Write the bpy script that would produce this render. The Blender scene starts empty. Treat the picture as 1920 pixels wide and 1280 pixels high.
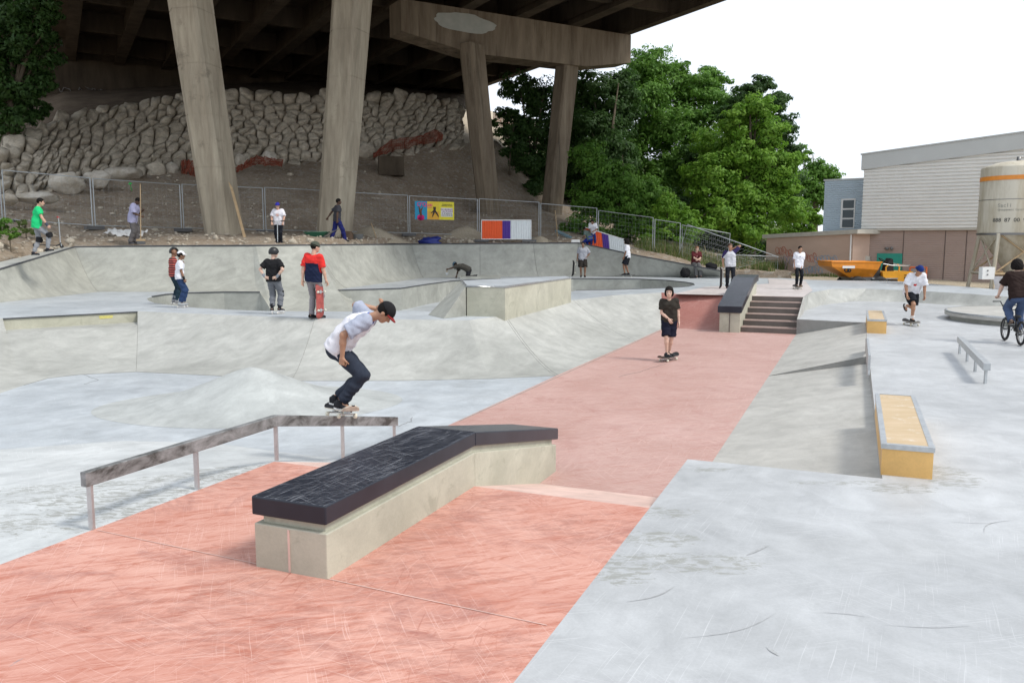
import bpy, math, random
import numpy as np
from mathutils import Vector, Matrix, noise
from mathutils.geometry import tessellate_polygon
R = math.radians
random.seed(7)
SC = bpy.context.scene
COL = SC.collection

# ------------------------------------------------------------------ camera, world, sun
F_PX, PITCH, CAMZ = 1550.0, math.atan(185/1550), 2.1
cam_d = bpy.data.cameras.new('camera'); cam = bpy.data.objects.new('camera', cam_d); COL.objects.link(cam)
cam.location = (0, 0, CAMZ); cam.rotation_euler = (R(90)-PITCH, 0, 0)
cam_d.sensor_fit = 'HORIZONTAL'; cam_d.sensor_width = 36; cam_d.lens = 36*F_PX/1920
cam_d.clip_start = 0.05; cam_d.clip_end = 3000
SC.camera = cam
SUN_EL, SUN_AZ = R(52), R(115)          # azimuth clockwise from +Y
w = bpy.data.worlds.new('World'); SC.world = w; w.use_nodes = True
nt = w.node_tree; nt.nodes.clear()
out = nt.nodes.new('ShaderNodeOutputWorld'); bg = nt.nodes.new('ShaderNodeBackground')
sky = nt.nodes.new('ShaderNodeTexSky'); sky.sky_type = 'NISHITA'; sky.sun_disc = False
sky.sun_elevation = SUN_EL; sky.sun_rotation = SUN_AZ
mx = nt.nodes.new('ShaderNodeMixRGB'); mx.inputs[0].default_value = 0.82
mx.inputs[2].default_value = (10.4, 11.0, 11.9, 1)      # cloud layer over the blue
nt.links.new(sky.outputs[0], mx.inputs[1]); nt.links.new(mx.outputs[0], bg.inputs[0])
bg.inputs[1].default_value = 0.095
nt.links.new(bg.outputs[0], out.inputs[0])
sd = bpy.data.lights.new('sun', 'SUN'); sd.energy = 2.2; sd.angle = R(13); sd.color = (1, .95, .87)
so = bpy.data.objects.new('sun', sd); COL.objects.link(so)
dv = Vector((math.sin(SUN_AZ)*math.cos(SUN_EL), math.cos(SUN_AZ)*math.cos(SUN_EL), math.sin(SUN_EL)))
so.rotation_euler = dv.to_track_quat('Z', 'Y').to_euler(); so.location = (20, -10, 40)
SC.view_settings.view_transform = 'Standard'; SC.view_settings.look = 'None'
SC.view_settings.exposure = 0.27; SC.view_settings.gamma = 1

# ------------------------------------------------------------------ surveying helpers
CP, SP = math.cos(PITCH), math.sin(PITCH)
def ray(px, py):
    a, b = px-960, 640-py
    return Vector((a, F_PX*CP+b*SP, -F_PX*SP+b*CP))
def G(px, py, z=0.0):                   # the point of height z seen there
    d = ray(px, py); t = (z-CAMZ)/d.z
    return Vector((d.x*t, d.y*t, z))
def D(px, py, Y):                       # the point at depth Y seen there
    d = ray(px, py); t = Y/d.y
    return Vector((d.x*t, Y, CAMZ+d.z*t))
TH = math.atan(646/1561)
UX, UY, WX, WY = math.sin(TH), math.cos(TH), math.cos(TH), -math.sin(TH)
def P(u, w_, z=0.0): return Vector((UX*u+WX*w_, UY*u+WY*w_, z))
DA = math.atan(-0.5516)                 # bridge direction
DX, DY, CX, CY = math.sin(DA), math.cos(DA), math.cos(DA), -math.sin(DA)
def B(d, c, z): return Vector((DX*d+CX*c, DY*d+CY*c, z))

# ------------------------------------------------------------------ materials
MATS = {}
def S(r, g, b):
    return tuple((v/255/12.92 if v < 11 else ((v/255+.055)/1.055)**2.4) for v in (r, g, b))
class NT:
    def __init__(s, name):
        s.m = bpy.data.materials.new(name); s.m.use_nodes = True; s.t = s.m.node_tree
        s.b = s.t.nodes['Principled BSDF']; s.tc = s.t.nodes.new('ShaderNodeTexCoord')
    def n(s, typ, **k):
        o = s.t.nodes.new(typ)
        for a, v in k.items(): setattr(o, a, v)
        return o
    def l(s, a, b): s.t.links.new(a, b)
    def map(s, scale=(1, 1, 1), rz=0, src=None, loc=(0, 0, 0)):
        o = s.n('ShaderNodeMapping'); o.inputs['Scale'].default_value = scale; o.inputs['Location'].default_value = loc
        o.inputs['Rotation'].default_value = (0, 0, rz); s.l(src or s.tc.outputs['Object'], o.inputs[0]); return o.outputs[0]
    def noise(s, vec, scale=1, detail=6, rough=.6, dist=0):
        o = s.n('ShaderNodeTexNoise'); o.inputs['Scale'].default_value = scale; o.inputs['Detail'].default_value = detail
        o.inputs['Roughness'].default_value = rough; o.inputs['Distortion'].default_value = dist
        s.l(vec, o.inputs['Vector']); return o.outputs[0]
    def ramp(s, fac, pts):
        o = s.n('ShaderNodeValToRGB'); e = o.color_ramp.elements
        while len(e) < len(pts): e.new(.5)
        for i, (p, c) in enumerate(pts):
            e[i].position = p; e[i].color = (*c, 1) if isinstance(c, tuple) else (c, c, c, 1)
        s.l(fac, o.inputs[0]); return o.outputs[0]
    def mix(s, fac, a, b, typ='MIX'):
        o = s.n('ShaderNodeMixRGB', blend_type=typ)
        for i, v in ((0, fac), (1, a), (2, b)):
            if isinstance(v, tuple): o.inputs[i].default_value = (*v, 1)
            elif isinstance(v, (int, float)): o.inputs[i].default_value = v
            else: s.l(v, o.inputs[i])
        return o.outputs[0]
    def math(s, op, a, b=0.0):
        o = s.n('ShaderNodeMath', operation=op)
        for i, v in ((0, a), (1, b)):
            if isinstance(v, (int, float)): o.inputs[i].default_value = v
            else: s.l(v, o.inputs[i])
        return o.outputs[0]
    def bump(s, h, strength=.3, dist=.01):
        o = s.n('ShaderNodeBump'); o.inputs['Strength'].default_value = strength; o.inputs['Distance'].default_value = dist
        s.l(h, o.inputs['Height']); s.l(o.outputs[0], s.b.inputs['Normal'])
    def fin(s, col, rough=.6, spec=.5, metal=0):
        if isinstance(col, tuple): s.b.inputs['Base Color'].default_value = (*col, 1)
        else: s.l(col, s.b.inputs['Base Color'])
        if isinstance(rough, (int, float)): s.b.inputs['Roughness'].default_value = rough
        else: s.l(rough, s.b.inputs['Roughness'])
        s.b.inputs['Specular IOR Level'].default_value = spec; s.b.inputs['Metallic'].default_value = metal
        MATS[s.m.name] = s.m; return s.m
    def scratches(s, angles, long=1.2, fine=42, thr=.69, warp=.5, patch=(.42, .62), pscale=.8):
        # thin bright wheel and truck scratches: noise stretched along several directions
        wv = s.n('ShaderNodeTexNoise'); wv.inputs['Scale'].default_value = .9; s.l(s.tc.outputs['Object'], wv.inputs['Vector'])
        add = s.n('ShaderNodeVectorMath', operation='MULTIPLY_ADD'); s.l(wv.outputs['Color'], add.inputs[0])
        add.inputs[1].default_value = (warp,)*3; s.l(s.tc.outputs['Object'], add.inputs[2])
        acc = None
        for i, a in enumerate(angles):
            v = s.n('ShaderNodeMapping'); v.vector_type = 'TEXTURE'
            v.inputs['Rotation'].default_value = (0, 0, a); v.inputs['Scale'].default_value = (1/long, 1/fine, 1)
            v.inputs['Location'].default_value = (i*3.7, i*1.9, 0); s.l(add.outputs[0], v.inputs[0])
            f = s.ramp(s.noise(v.outputs[0], 1, 2, .5), [(thr, 0.0), (thr+.05, 1.0)])
            pm = s.ramp(s.noise(s.map((pscale,)*3, loc=(i*5.1, 3, 1)), 1, 3), [(patch[0], 0.0), (patch[1], 1.0)])
            f = s.math('MULTIPLY', f, pm)
            acc = f if acc is None else s.math('MAXIMUM', acc, f)
        return acc

def _spots(s, base, spots, col, lo=.61, hi=.66, z=0.0, amt=.9, ns=14):
    # worn patches that belong to fixed places on the floor
    acc = None
    for (px, py, rx, ry, st) in spots:
        c = G(px, py, z); m = s.map((1/rx, 1/ry, 0), loc=(-c.x/rx, -c.y/ry, 0)); ln = s.n('ShaderNodeVectorMath', operation='LENGTH'); s.l(m, ln.inputs[0])
        v = s.math('MULTIPLY', s.math('MAXIMUM', s.math('SUBTRACT', 1.0, ln.outputs['Value']), 0.0), st); acc = v if acc is None else s.math('MAXIMUM', acc, v)
    nz = s.noise(s.map((ns*.55, ns*1.4, ns), rz=.5), 1, 10, .78, .6); f = s.ramp(s.math('ADD', nz, s.math('MINIMUM', s.math('MULTIPLY', acc, .35), .125)), [(lo, 0.0), (hi, amt)])
    f = s.math('MULTIPLY', f, s.math('MINIMUM', s.math('MULTIPLY', acc, 6.0), 1.0))
    return s.mix(f, base, col)
NT.spots = _spots
def concrete(name, lo, hi, rough=.62, streak=TH, stains=0.0, scr=0.0, stain_col=(.16, .155, .13), spec=.4, sscale=.9, scol=(.72, .73, .74), swirl=True, ks=.75, spots=(), spotcol=(.29, .295, .275)):
    n = NT(name)
    base = n.ramp(n.noise(n.map((.35, .35, .5)), 1, 8, .62, .4), [(.3, lo), (.72, hi)])
    if swirl:                            # trowel marks
        v = n.n('ShaderNodeMapping'); v.vector_type = 'TEXTURE'; v.inputs['Rotation'].default_value = (0, 0, -streak)
        v.inputs['Scale'].default_value = (1/2.2, 1/.9, 1/1.5); n.l(n.tc.outputs['Object'], v.inputs[0])
        st = n.ramp(n.noise(v.outputs[0], 1.2, 8, .72, .8), [(.34, .80), (.66, 1.1)])
        base = n.mix(ks, base, st, 'MULTIPLY')
    cl = n.ramp(n.noise(n.map((2.2, 2.2, 2.2), loc=(4, 2, 9)), 1, 9, .7, .5), [(.33, .80), (.65, 1.08)])
    base = n.mix(.85, base, cl, 'MULTIPLY')
    sp = n.ramp(n.noise(n.map((60, 60, 60)), 1, 3, .6), [(.3, .9), (.6, 1.03)])
    base = n.mix(.5, base, sp, 'MULTIPLY')
    if stains:
        m1 = n.noise(n.map((sscale*.5, sscale*1.0, sscale), loc=(2, 7, 1), rz=.4), 1, 10, .74, .9)
        f = n.ramp(m1, [(.56, 0.0), (.63, stains)])
        base = n.mix(f, base, stain_col)
    if spots: base = n.spots(base, spots, spotcol)
    if scr:
        f = n.scratches((.2, 1.1, 2.1, 2.7), long=1.3, fine=120, thr=.65, warp=.12, patch=(.42, .62))
        base = n.mix(n.math('MULTIPLY', f, scr), base, scol)
    rr = n.ramp(n.noise(n.map((1.3, 1.3, 1.3)), 1, 6), [(.3, rough-.14), (.7, rough+.1)])
    n.bump(n.noise(n.map((9, 9, 9)), 1, 9, .7), .18, .006)
    return n.fin(base, rr, spec)

M = {}
M['deck'] = concrete('pale_concrete', (.385, .398, .408), (.525, .54, .552), .5, stains=.06, scr=.4, sscale=.6, ks=.35, spots=[(1235, 1010, .38, .2, 1), (1190, 1055, .42, .22, 1), (1165, 1080, .25, .2, .8), (1312, 1055, .55, .25, .8), (1240, 960, .4, .2, .6), (1690, 915, .38, .2, 1.3), (1765, 890, .4, .55, .9), (1330, 880, .5, .12, .6), (1560, 905, .8, .12, .5)])
M['floor'] = concrete('blue_grey_concrete', (.40, .435, .465), (.535, .57, .595), .5, stains=.14, scr=.25, ks=.5)
M['patchy'] = concrete('worn_pale_concrete', (.45, .475, .48), (.66, .68, .68), .55, stains=.1, scr=.8, sscale=.85, spots=[(90, 905, 1.0, .4, .6), (150, 935, 1.1, .35, .62), (300, 925, 1.2, .4, .6), (400, 890, 1.1, .4, .7), (480, 868, .9, .35, .8), (240, 900, 1, .3, .5), (40, 985, 1, .4, .4), (210, 960, 1.3, .4, .5), (330, 950, 1.1, .3, .65)])
M['bank'] = concrete('greenish_concrete', (.345, .35, .325), (.51, .515, .485), .6, stains=.12, ks=.6)
M['mound'] = concrete('mound_concrete', (.375, .395, .385), (.52, .54, .53), .6, stains=.1, ks=.6)
M['bank2'] = concrete('grey_bank_concrete', (.41, .40, .37), (.51, .50, .465), .62, stains=.1, ks=.5)
M['wall'] = concrete('wall_concrete', (.32, .325, .29), (.46, .465, .42), .65, streak=1.2, stains=.2, sscale=1.3, stain_col=(.24, .24, .22))
M['box'] = concrete('cast_concrete', (.40, .395, .31), (.54, .53, .44), .7, swirl=False, stains=.5, sscale=2.6, stain_col=(.29, .29, .225))
M['plaza'] = concrete('pinkish_concrete', (.55, .49, .47), (.68, .62, .60), .55)
M['risershade'] = concrete('shaded_edge_concrete', (.22, .22, .21), (.30, .30, .285), .6, swirl=False)  # shade on the step faces is put into a darker concrete colour
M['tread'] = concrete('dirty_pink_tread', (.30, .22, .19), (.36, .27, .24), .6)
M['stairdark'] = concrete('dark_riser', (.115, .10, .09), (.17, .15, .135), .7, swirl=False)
M['black_cope'] = concrete('dark_steel', (.05, .055, .06), (.1, .1, .11), .45, swirl=False)

def red(name, lo, hi, dark, k):
    n = NT(name)
    base = n.ramp(n.noise(n.map((.5, .5, .5)), 1, 9, .66, .6), [(.3, lo), (.68, hi)])
    v = n.n('ShaderNodeMapping'); v.vector_type = 'TEXTURE'; v.inputs['Rotation'].default_value = (0, 0, .35)
    v.inputs['Scale'].default_value = (1/1.6, 1/9, 1); n.l(n.tc.outputs['Object'], v.inputs[0])
    f = n.ramp(n.noise(v.outputs[0], 1.6, 10, .78, 1.2), [(.49, 0.0), (.62, k*.85)])
    base = n.mix(f, base, dark)
    f = n.ramp(n.noise(n.map((.8, 1.1, 1), loc=(3, 1, 0)), 1, 10, .78, 1.4), [(.52, 0.0), (.66, k*.75)])
    base = n.mix(f, base, (.30, .12, .10))
    if k > .8: base = n.spots(base, [(700, 1000, .9, .7, .9), (860, 945, .7, .5, 1.1), (560, 1110, 1.0, .45, .9), (440, 1045, .5, .4, .9), (330, 1150, 1.1, .5, .6), (470, 1190, 1.0, .4, .7), (760, 1080, .8, .4, .7), (1130, 990, .7, .5, .8), (450, 900, .9, .4, .8), (900, 1230, 1.2, .4, .5)], (.31, .125, .095), .57, .70, amt=.5, ns=8)
    f = n.ramp(n.noise(n.map((3.2, 1.4, 1), loc=(9, 4, 0), rz=.7), 1, 10, .7, .8), [(.66, 0.0), (.7, k*.8)])
    base = n.mix(f, base, (.27, .24, .25))
    f = n.scratches((.15, .6, 1.2, 1.9, 2.6, .35), long=1.7, fine=150, thr=.63, patch=(.34, .56), warp=.12)
    base = n.mix(n.math('MULTIPLY', f, .34), base, (.84, .64, .58))
    f = n.scratches((.4, 1.5, 2.3), long=1.6, fine=70, thr=.67, patch=(.45, .6), warp=.2, pscale=1.3)
    base = n.mix(n.math('MULTIPLY', f, .55*k+.1), base, (.33, .09, .06))
    n.bump(n.noise(n.map((10, 10, 10)), 1, 8, .7), .2, .005)
    return n.fin(base, .55, .4)
M['red'] = red('red_pigmented_concrete', (.48, .205, .152), (.65, .37, .30), (.40, .125, .075), .95)
M['red2'] = red('paler_pink_concrete', (.41, .245, .21), (.52, .345, .31), (.40, .175, .14), .55)  # paler, less saturated colour than the near red slab
M['redwall'] = red('dark_red_concrete', (.30, .12, .10), (.38, .165, .14), (.26, .10, .08), .4)
M['strip'] = concrete('pale_pink_concrete', (.66, .46, .40), (.76, .56, .49), .6)

def plain(name, col, rough=.5, metal=0, var=.12, scale=6, spec=.5, bump=0):
    if name in MATS: return MATS[name]
    n = NT(name)
    c = n.ramp(n.noise(n.map((scale,)*3), 1, 5, .65), [(.25, tuple(v*(1-var) for v in col)), (.75, tuple(min(1, v*(1+var)) for v in col))])
    if bump: n.bump(n.noise(n.map((scale*4,)*3), 1, 6), bump, .01)
    return n.fin(c, rough, spec, metal)
M['black'] = plain('black_rubber', (.015, .015, .016), .7)
M['steel'] = plain('galvanised_steel', (.50, .52, .53), .38, .8, .2, 8)
M['fence'] = plain('fence_steel', (.34, .36, .37), .5, .3)
M['dsteel'] = plain('dark_steel_tube', (.2, .2, .2), .4, .7)
M['yellow'] = concrete('yellow_painted_side', (.70, .41, .13), (.80, .51, .20), .5, swirl=False)
M['wood'] = plain('pale_timber', (.42, .30, .17), .7, 0, .25, 5)

def special():
    n = NT('black_scratched_stone')     # bench slab top and sides
    base = n.ramp(n.noise(n.map((2, 2, 2)), 1, 7), [(.3, (.010, .013, .022)), (.7, (.024, .029, .042))])
    f = n.scratches((-TH+1.57, -TH+1.3, .3, 2.3, 1.0), long=3.6, fine=130, thr=.63, patch=(.36, .56), warp=.06, pscale=2)
    ge = n.n('ShaderNodeNewGeometry'); sx = n.n('ShaderNodeSeparateXYZ'); n.l(ge.outputs['Normal'], sx.inputs[0]); f = n.math('MULTIPLY', f, n.ramp(sx.outputs[2], [(.7, 0.0), (.9, 1.0)]))
    base = n.mix(n.math('MULTIPLY', f, .55), base, (.30, .31, .34))
    n.fin(base, n.ramp(f, [(0, .3), (1, .6)]), .38); M['slab'] = n.m
    n = NT('worn_yellow_top')
    base = n.ramp(n.noise(n.map((1.5, 6, 3), rz=TH), 1, 8, .7), [(.3, (.46, .34, .19)), (.7, (.56, .43, .28))])
    f = n.ramp(n.noise(n.map((5, 5, 5)), 1, 9, .8), [(.55, 0.0), (.66, .8)])
    n.fin(n.mix(f, base, (.66, .62, .55)), .6); M['ytop'] = n.m
    n = NT('rail_steel')
    base = n.ramp(n.noise(n.map((3, 3, 6)), 1, 8, .7, .5), [(.38, (.055, .055, .052)), (.5, (.19, .195, .195)), (.64, (.31, .315, .32))])
    n.fin(base, .45, .5, .15); M['rail'] = n.m
    n = NT('bridge_concrete')
    z = n.map((1.2, 1.2, .18)); base = n.ramp(n.noise(z, 1, 9, .7, .3), [(.3, (.26, .22, .165)), (.7, (.50, .445, .345))])
    base = n.mix(.7, base, n.ramp(n.noise(n.map((5, 5, .5)), 1, 5), [(.35, .75), (.6, 1.05)]), 'MULTIPLY')
    f = n.ramp(n.noise(n.map((.5, .5, .7)), 1, 8, .7), [(.58, 0.0), (.66, .6)])
    base = n.mix(f, base, (.15, .13, .10))
    n.bump(n.noise(n.map((14, 14, 4)), 1, 8), .3, .02); n.fin(base, .85, .2); M['bridge'] = n.m
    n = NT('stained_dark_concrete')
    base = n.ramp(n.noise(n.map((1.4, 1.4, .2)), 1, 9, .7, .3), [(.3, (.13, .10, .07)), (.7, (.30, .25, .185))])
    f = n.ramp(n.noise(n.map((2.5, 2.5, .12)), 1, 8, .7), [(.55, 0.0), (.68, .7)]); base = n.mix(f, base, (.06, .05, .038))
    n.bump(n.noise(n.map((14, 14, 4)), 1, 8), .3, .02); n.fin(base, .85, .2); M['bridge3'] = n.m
    n = NT('bridge_shade_concrete')  # darkness under the deck is put into this concrete colour
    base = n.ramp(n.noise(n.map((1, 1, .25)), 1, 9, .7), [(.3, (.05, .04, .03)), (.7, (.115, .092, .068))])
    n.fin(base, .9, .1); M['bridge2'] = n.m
    n = NT('pale_render_patch'); n.fin(n.ramp(n.noise(n.map((2, 2, 2)), 1, 5), [(.3, (.36, .38, .34)), (.7, (.45, .46, .42))]), .85); M['patch'] = n.m
    n = NT('brown_soil')
    a = n.noise(n.map((.5, .5, .5)), 1, 9, .65); base = n.ramp(a, [(.3, (.34, .265, .195)), (.7, (.55, .46, .36))])
    vo = n.n('ShaderNodeTexVoronoi'); vo.inputs['Scale'].default_value = 6; n.l(n.tc.outputs['Object'], vo.inputs['Vector'])
    vc = n.n('ShaderNodeSeparateColor'); n.l(vo.outputs['Color'], vc.inputs[0])
    base = n.mix(n.ramp(vc.outputs[0], [(.84, 0.0), (.9, .75)]), base, (.52, .47, .40))
    base = n.mix(.8, base, n.ramp(n.noise(n.map((7, 7, 7)), 1, 8, .8), [(.3, .55), (.65, 1.2)]), 'MULTIPLY')
    n.bump(n.noise(n.map((3, 3, 3)), 1, 12, .8), .9, .25); n.fin(base, .95, .1); M['soil'] = n.m
    n = NT('shade_dark_soil'); n.bump(n.noise(n.map((3, 3, 3)), 1, 12, .8), .9, .2); n.fin(n.ramp(n.noise(n.map((.5, .5, .5)), 1, 9, .65), [(.3, (.10, .075, .055)), (.7, (.21, .165, .12))]), .95, .1); M['soil2'] = n.m  # shade under the bridge is put into this soil colour
    n = NT('pale_gravel')
    base = n.ramp(n.noise(n.map((25, 25, 25)), 1, 6, .8), [(.3, (.30, .25, .18)), (.7, (.68, .60, .47))])
    base = n.mix(.6, base, n.ramp(n.noise(n.map((.8, .8, .8)), 1, 6), [(.3, .7), (.7, 1.1)]), 'MULTIPLY')
    n.bump(n.noise(n.map((18, 18, 18)), 1, 6, .8), .8, .05); n.fin(base, .95, .1); M['gravel'] = n.m
    n = NT('limestone')
    base = n.ramp(n.noise(n.map((1.4, 1.4, 1.4)), 1, 9, .7), [(.3, (.42, .365, .285)), (.7, (.72, .655, .54))])
    base = n.mix(.7, base, n.ramp(n.noise(n.map((6, 6, 9)), 1, 8, .8), [(.35, .6), (.62, 1.1)]), 'MULTIPLY')
    n.bump(n.noise(n.map((5, 5, 5)), 1, 10, .75), .8, .12); n.fin(base, .9, .15); M['stone'] = n.m
    n = NT('white_limestone')
    base = n.ramp(n.noise(n.map((1.6, 1.6, 1.6)), 1, 9, .7), [(.3, (.42, .36, .27)), (.65, (.78, .74, .66))])
    n.bump(n.noise(n.map((5, 5, 5)), 1, 10, .75), .9, .12); n.fin(base, .9, .15); M['stone2'] = n.m
    for nm, a, b in (('leaf_dark', (.028, .075, .018), (.075, .15, .035)), ('leaf_mid', (.065, .17, .022), (.17, .33, .05)), ('leaf_bright', (.10, .25, .022), (.25, .43, .055)),
                     ('weed', (.07, .12, .03), (.20, .27, .08)), ('straw', (.26, .22, .11), (.42, .36, .2))):
        n = NT(nm); oi = n.noise(n.map((1.7, 1.7, 1.7)), 1, 4)
        c = n.ramp(oi, [(.3, a), (.7, b)]); n.fin(c, .55, .3)
        tr = n.n('ShaderNodeBsdfTranslucent'); n.l(c, tr.inputs[0]); ms = n.n('ShaderNodeMixShader'); ms.inputs[0].default_value = .42
        o = n.t.nodes['Material Output']; n.l(n.b.outputs[0], ms.inputs[1]); n.l(tr.outputs[0], ms.inputs[2]); n.l(ms.outputs[0], o.inputs[0])
        M[nm] = n.m
    n = NT('bark'); n.bump(n.noise(n.map((6, 6, 1)), 1, 8), .8, .05)
    n.fin(n.ramp(n.noise(n.map((4, 4, 1)), 1, 6), [(.3, (.06, .045, .03)), (.7, (.16, .13, .09))]), .9); M['bark'] = n.m
    n = NT('orange_net')
    br = n.n('ShaderNodeTexBrick'); br.offset = 0; br.inputs['Scale'].default_value = 14; br.inputs['Mortar Size'].default_value = .03
    n.l(n.tc.outputs['UV'], br.inputs['Vector']); br.inputs['Color1'].default_value = (0, 0, 0, 1); br.inputs['Color2'].default_value = (0, 0, 0, 1); br.inputs['Mortar'].default_value = (1, 1, 1, 1)
    n.fin((.30, .075, .04), .8)
    M['net'] = n.m
    n = NT('silo_paint')
    base = n.ramp(n.noise(n.map((1.6, 1.6, .3)), 1, 8, .7), [(.35, (.40, .345, .24)), (.6, (.60, .56, .46))])
    n.fin(base, .55); M['silo'] = n.m
    n = NT('brown_render')
    sep = n.n('ShaderNodeSeparateXYZ'); n.l(n.tc.outputs['Object'], sep.inputs[0])
    wv = n.math('SINE', n.math('MULTIPLY', sep.outputs[2], 60)); n.bump(wv, .5, .01)
    n.fin(n.ramp(n.noise(n.map((.4, .4, .8)), 1, 6), [(.3, (.33, .25, .215)), (.7, (.40, .31, .27))]), .85); M['brown'] = n.m
    n = NT('pink_render'); n.bump(n.noise(n.map((20, 20, 20)), 1, 4), .3, .01)
    n.fin(n.ramp(n.noise(n.map((.5, .5, 1)), 1, 7), [(.3, (.54, .39, .31)), (.7, (.64, .48, .39))]), .85); M['pink'] = n.m
special()
M['white'] = plain('white_paint', (.78, .78, .76), .5, 0, .05)
M['clad'] = plain('cream_metal_cladding', (.74, .735, .70), .45, 0, .05, 1)
M['cladblue'] = plain('blue_grey_cladding', (.46, .55, .62), .4, 0, .05, 1)
M['fascia'] = plain('grey_fascia', (.50, .52, .51), .5, 0, .05, 1)
M['glass'] = plain('dark_glass', (.02, .04, .05), .08)
M['trim'] = plain('pale_concrete_trim', (.52, .50, .44), .8, 0, .12, 3)
M['orange'] = plain('orange_machine_paint', (.72, .25, .02), .4, 0, .15, 3)
M['amber'] = plain('amber_machine_paint', (.82, .38, .03), .4, 0, .12, 3)
M['teal'] = plain('teal_door', (.01, .27, .20), .5)

# ------------------------------------------------------------------ mesh builder
INV = {}
class MB:
    def __init__(s): s.v = []; s.f = []; s.mi = []; s.sm = []; s.uv = None
    def add(s, vs, fs, mi=0, sm=False):
        o = len(s.v); s.v += [tuple(v) for v in vs]
        for f in fs: s.f.append(tuple(i+o for i in f)); s.mi.append(mi); s.sm.append(sm)
        return s
    def poly(s, pts, mi=0):                 # flat, possibly concave
        tr = tessellate_polygon([[Vector(p) for p in pts]])
        nz = sum(((Vector(pts[b])-Vector(pts[a])).cross(Vector(pts[c])-Vector(pts[a]))).z for a, b, c in tr)
        if nz < 0: tr = [(a, c, b) for a, b, c in tr]
        return s.add(pts, tr, mi)
    def quad(s, a, b, c, d, mi=0): return s.add([a, b, c, d], [(0, 1, 2, 3)], mi)
    def frame(s, o, ax, ay, az, mi=0, bev=0):  # box from corner o along three edge vectors
        o, ax, ay, az = map(Vector, (o, ax, ay, az))
        vs = [o+ax*i+ay*j+az*k for k in (0, 1) for j in (0, 1) for i in (0, 1)]
        fs = [(0, 2, 3, 1), (4, 5, 7, 6), (0, 1, 5, 4), (2, 6, 7, 3), (0, 4, 6, 2), (1, 3, 7, 5)]
        if ax.cross(ay).dot(az) < 0: fs = [f[::-1] for f in fs]
        return s.add(vs, fs, mi)
    def box(s, c, sz, yaw=0, mi=0):
        c = Vector(c); ca, sa = math.cos(yaw), math.sin(yaw)
        ax = Vector((ca, sa, 0))*sz[0]; ay = Vector((-sa, ca, 0))*sz[1]; az = Vector((0, 0, sz[2]))
        return s.frame(c-ax/2-ay/2-az/2, ax, ay, az, mi)
    def prism(s, pts, dz, mi=0):            # polygon extruded by vector dz
        pts = [Vector(p) for p in pts]; dz = Vector(dz) if not isinstance(dz, (int, float)) else Vector((0, 0, dz)); n = len(pts)
        tr = tessellate_polygon([pts]); s.add(pts, tr, mi); s.add([p+dz for p in pts], [t[::-1] for t in tr], mi)
        s.add(pts+[p+dz for p in pts], [(i, (i+1) % n, n+(i+1) % n, n+i) for i in range(n)], mi); return s
    def tube(s, pts, r, n=8, mi=0, cap=True, sm=True):
        pts = [Vector(p) for p in pts]; rs = r if isinstance(r, (list, tuple)) else [r]*len(pts); vs = []; fs = []
        up = Vector((0, 0, 1)); prev = None
        for i, p in enumerate(pts):
            t = (pts[min(i+1, len(pts)-1)]-pts[max(i-1, 0)]).normalized()
            if prev is None: a = t.cross(up if abs(t.z) < .9 else Vector((1, 0, 0))).normalized()
            else: a = (prev-t*prev.dot(t)).normalized()
            prev = a; b = t.cross(a)
            for k in range(n):
                q = 2*math.pi*k/n; vs.append(p+(a*math.cos(q)+b*math.sin(q))*rs[i])
        for i in range(len(pts)-1):
            for k in range(n): fs.append((i*n+k, i*n+(k+1) % n, (i+1)*n+(k+1) % n, (i+1)*n+k))
        s.add(vs, fs, mi, sm)
        if cap:
            s.add(vs[:n], [tuple(range(n))[::-1]], mi); s.add(vs[-n:], [tuple(range(n))], mi)
        return s
    def bar(s, a, b, wd, ht, mi=0):         # rectangular bar, top centreline a->b, upright
        a, b = Vector(a), Vector(b); t = b-a; sd = Vector((t.y, -t.x, 0)).normalized()*wd/2
        return s.frame(a-sd-Vector((0, 0, ht)), t, sd*2, (0, 0, ht), mi)
    def lathe(s, c, prof, n=24, mi=0, sm=True, axis=None):
        c = Vector(c); vs = []; fs = []
        ax = Vector(axis).normalized() if axis else Vector((0, 0, 1))
        a = ax.orthogonal().normalized(); b = ax.cross(a)
        for r, z in prof:
            for k in range(n):
                q = 2*math.pi*k/n; vs.append(c+ax*z+(a*math.cos(q)+b*math.sin(q))*r)
        for i in range(len(prof)-1):
            for k in range(n): fs.append((i*n+k, i*n+(k+1) % n, (i+1)*n+(k+1) % n, (i+1)*n+k))
        return s.add(vs, fs, mi, sm)
    def ball(s, c, r, n=10, mi=0, rot=None, disp=0, seed=0):
        c = Vector(c); r = Vector(r) if not isinstance(r, (int, float)) else Vector((r, r, r)); vs = []; fs = []; m = n//2+1
        for i in range(m+1):
            for k in range(n):
                t, q = math.pi*i/m, 2*math.pi*k/n
                u = Vector((math.sin(t)*math.cos(q), math.sin(t)*math.sin(q), math.cos(t)))
                if disp: u = u*(1+disp*noise.noise(u*1.6+Vector((seed*3.1, seed*1.7, 0)))+disp*.5*noise.noise(u*4+Vector((seed, 0, 5))))
                u = Vector((u.x*r.x, u.y*r.y, u.z*r.z))
                if rot: u = rot @ u
                vs.append(c+u)
        for i in range(m):
            for k in range(n): fs.append((i*n+k, (i+1)*n+k, (i+1)*n+(k+1) % n, i*n+(k+1) % n))
        return s.add(vs, fs, mi, True)
    def grid(s, rows, mi=0, sm=True, cond=None):
        n = len(rows[0]); vs = [p for r in rows for p in r]
        fs = [(i*n+j, i*n+j+1, (i+1)*n+j+1, (i+1)*n+j) for i in range(len(rows)-1) for j in range(n-1)]
        return s.add(vs, fs, mi, sm)
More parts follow.
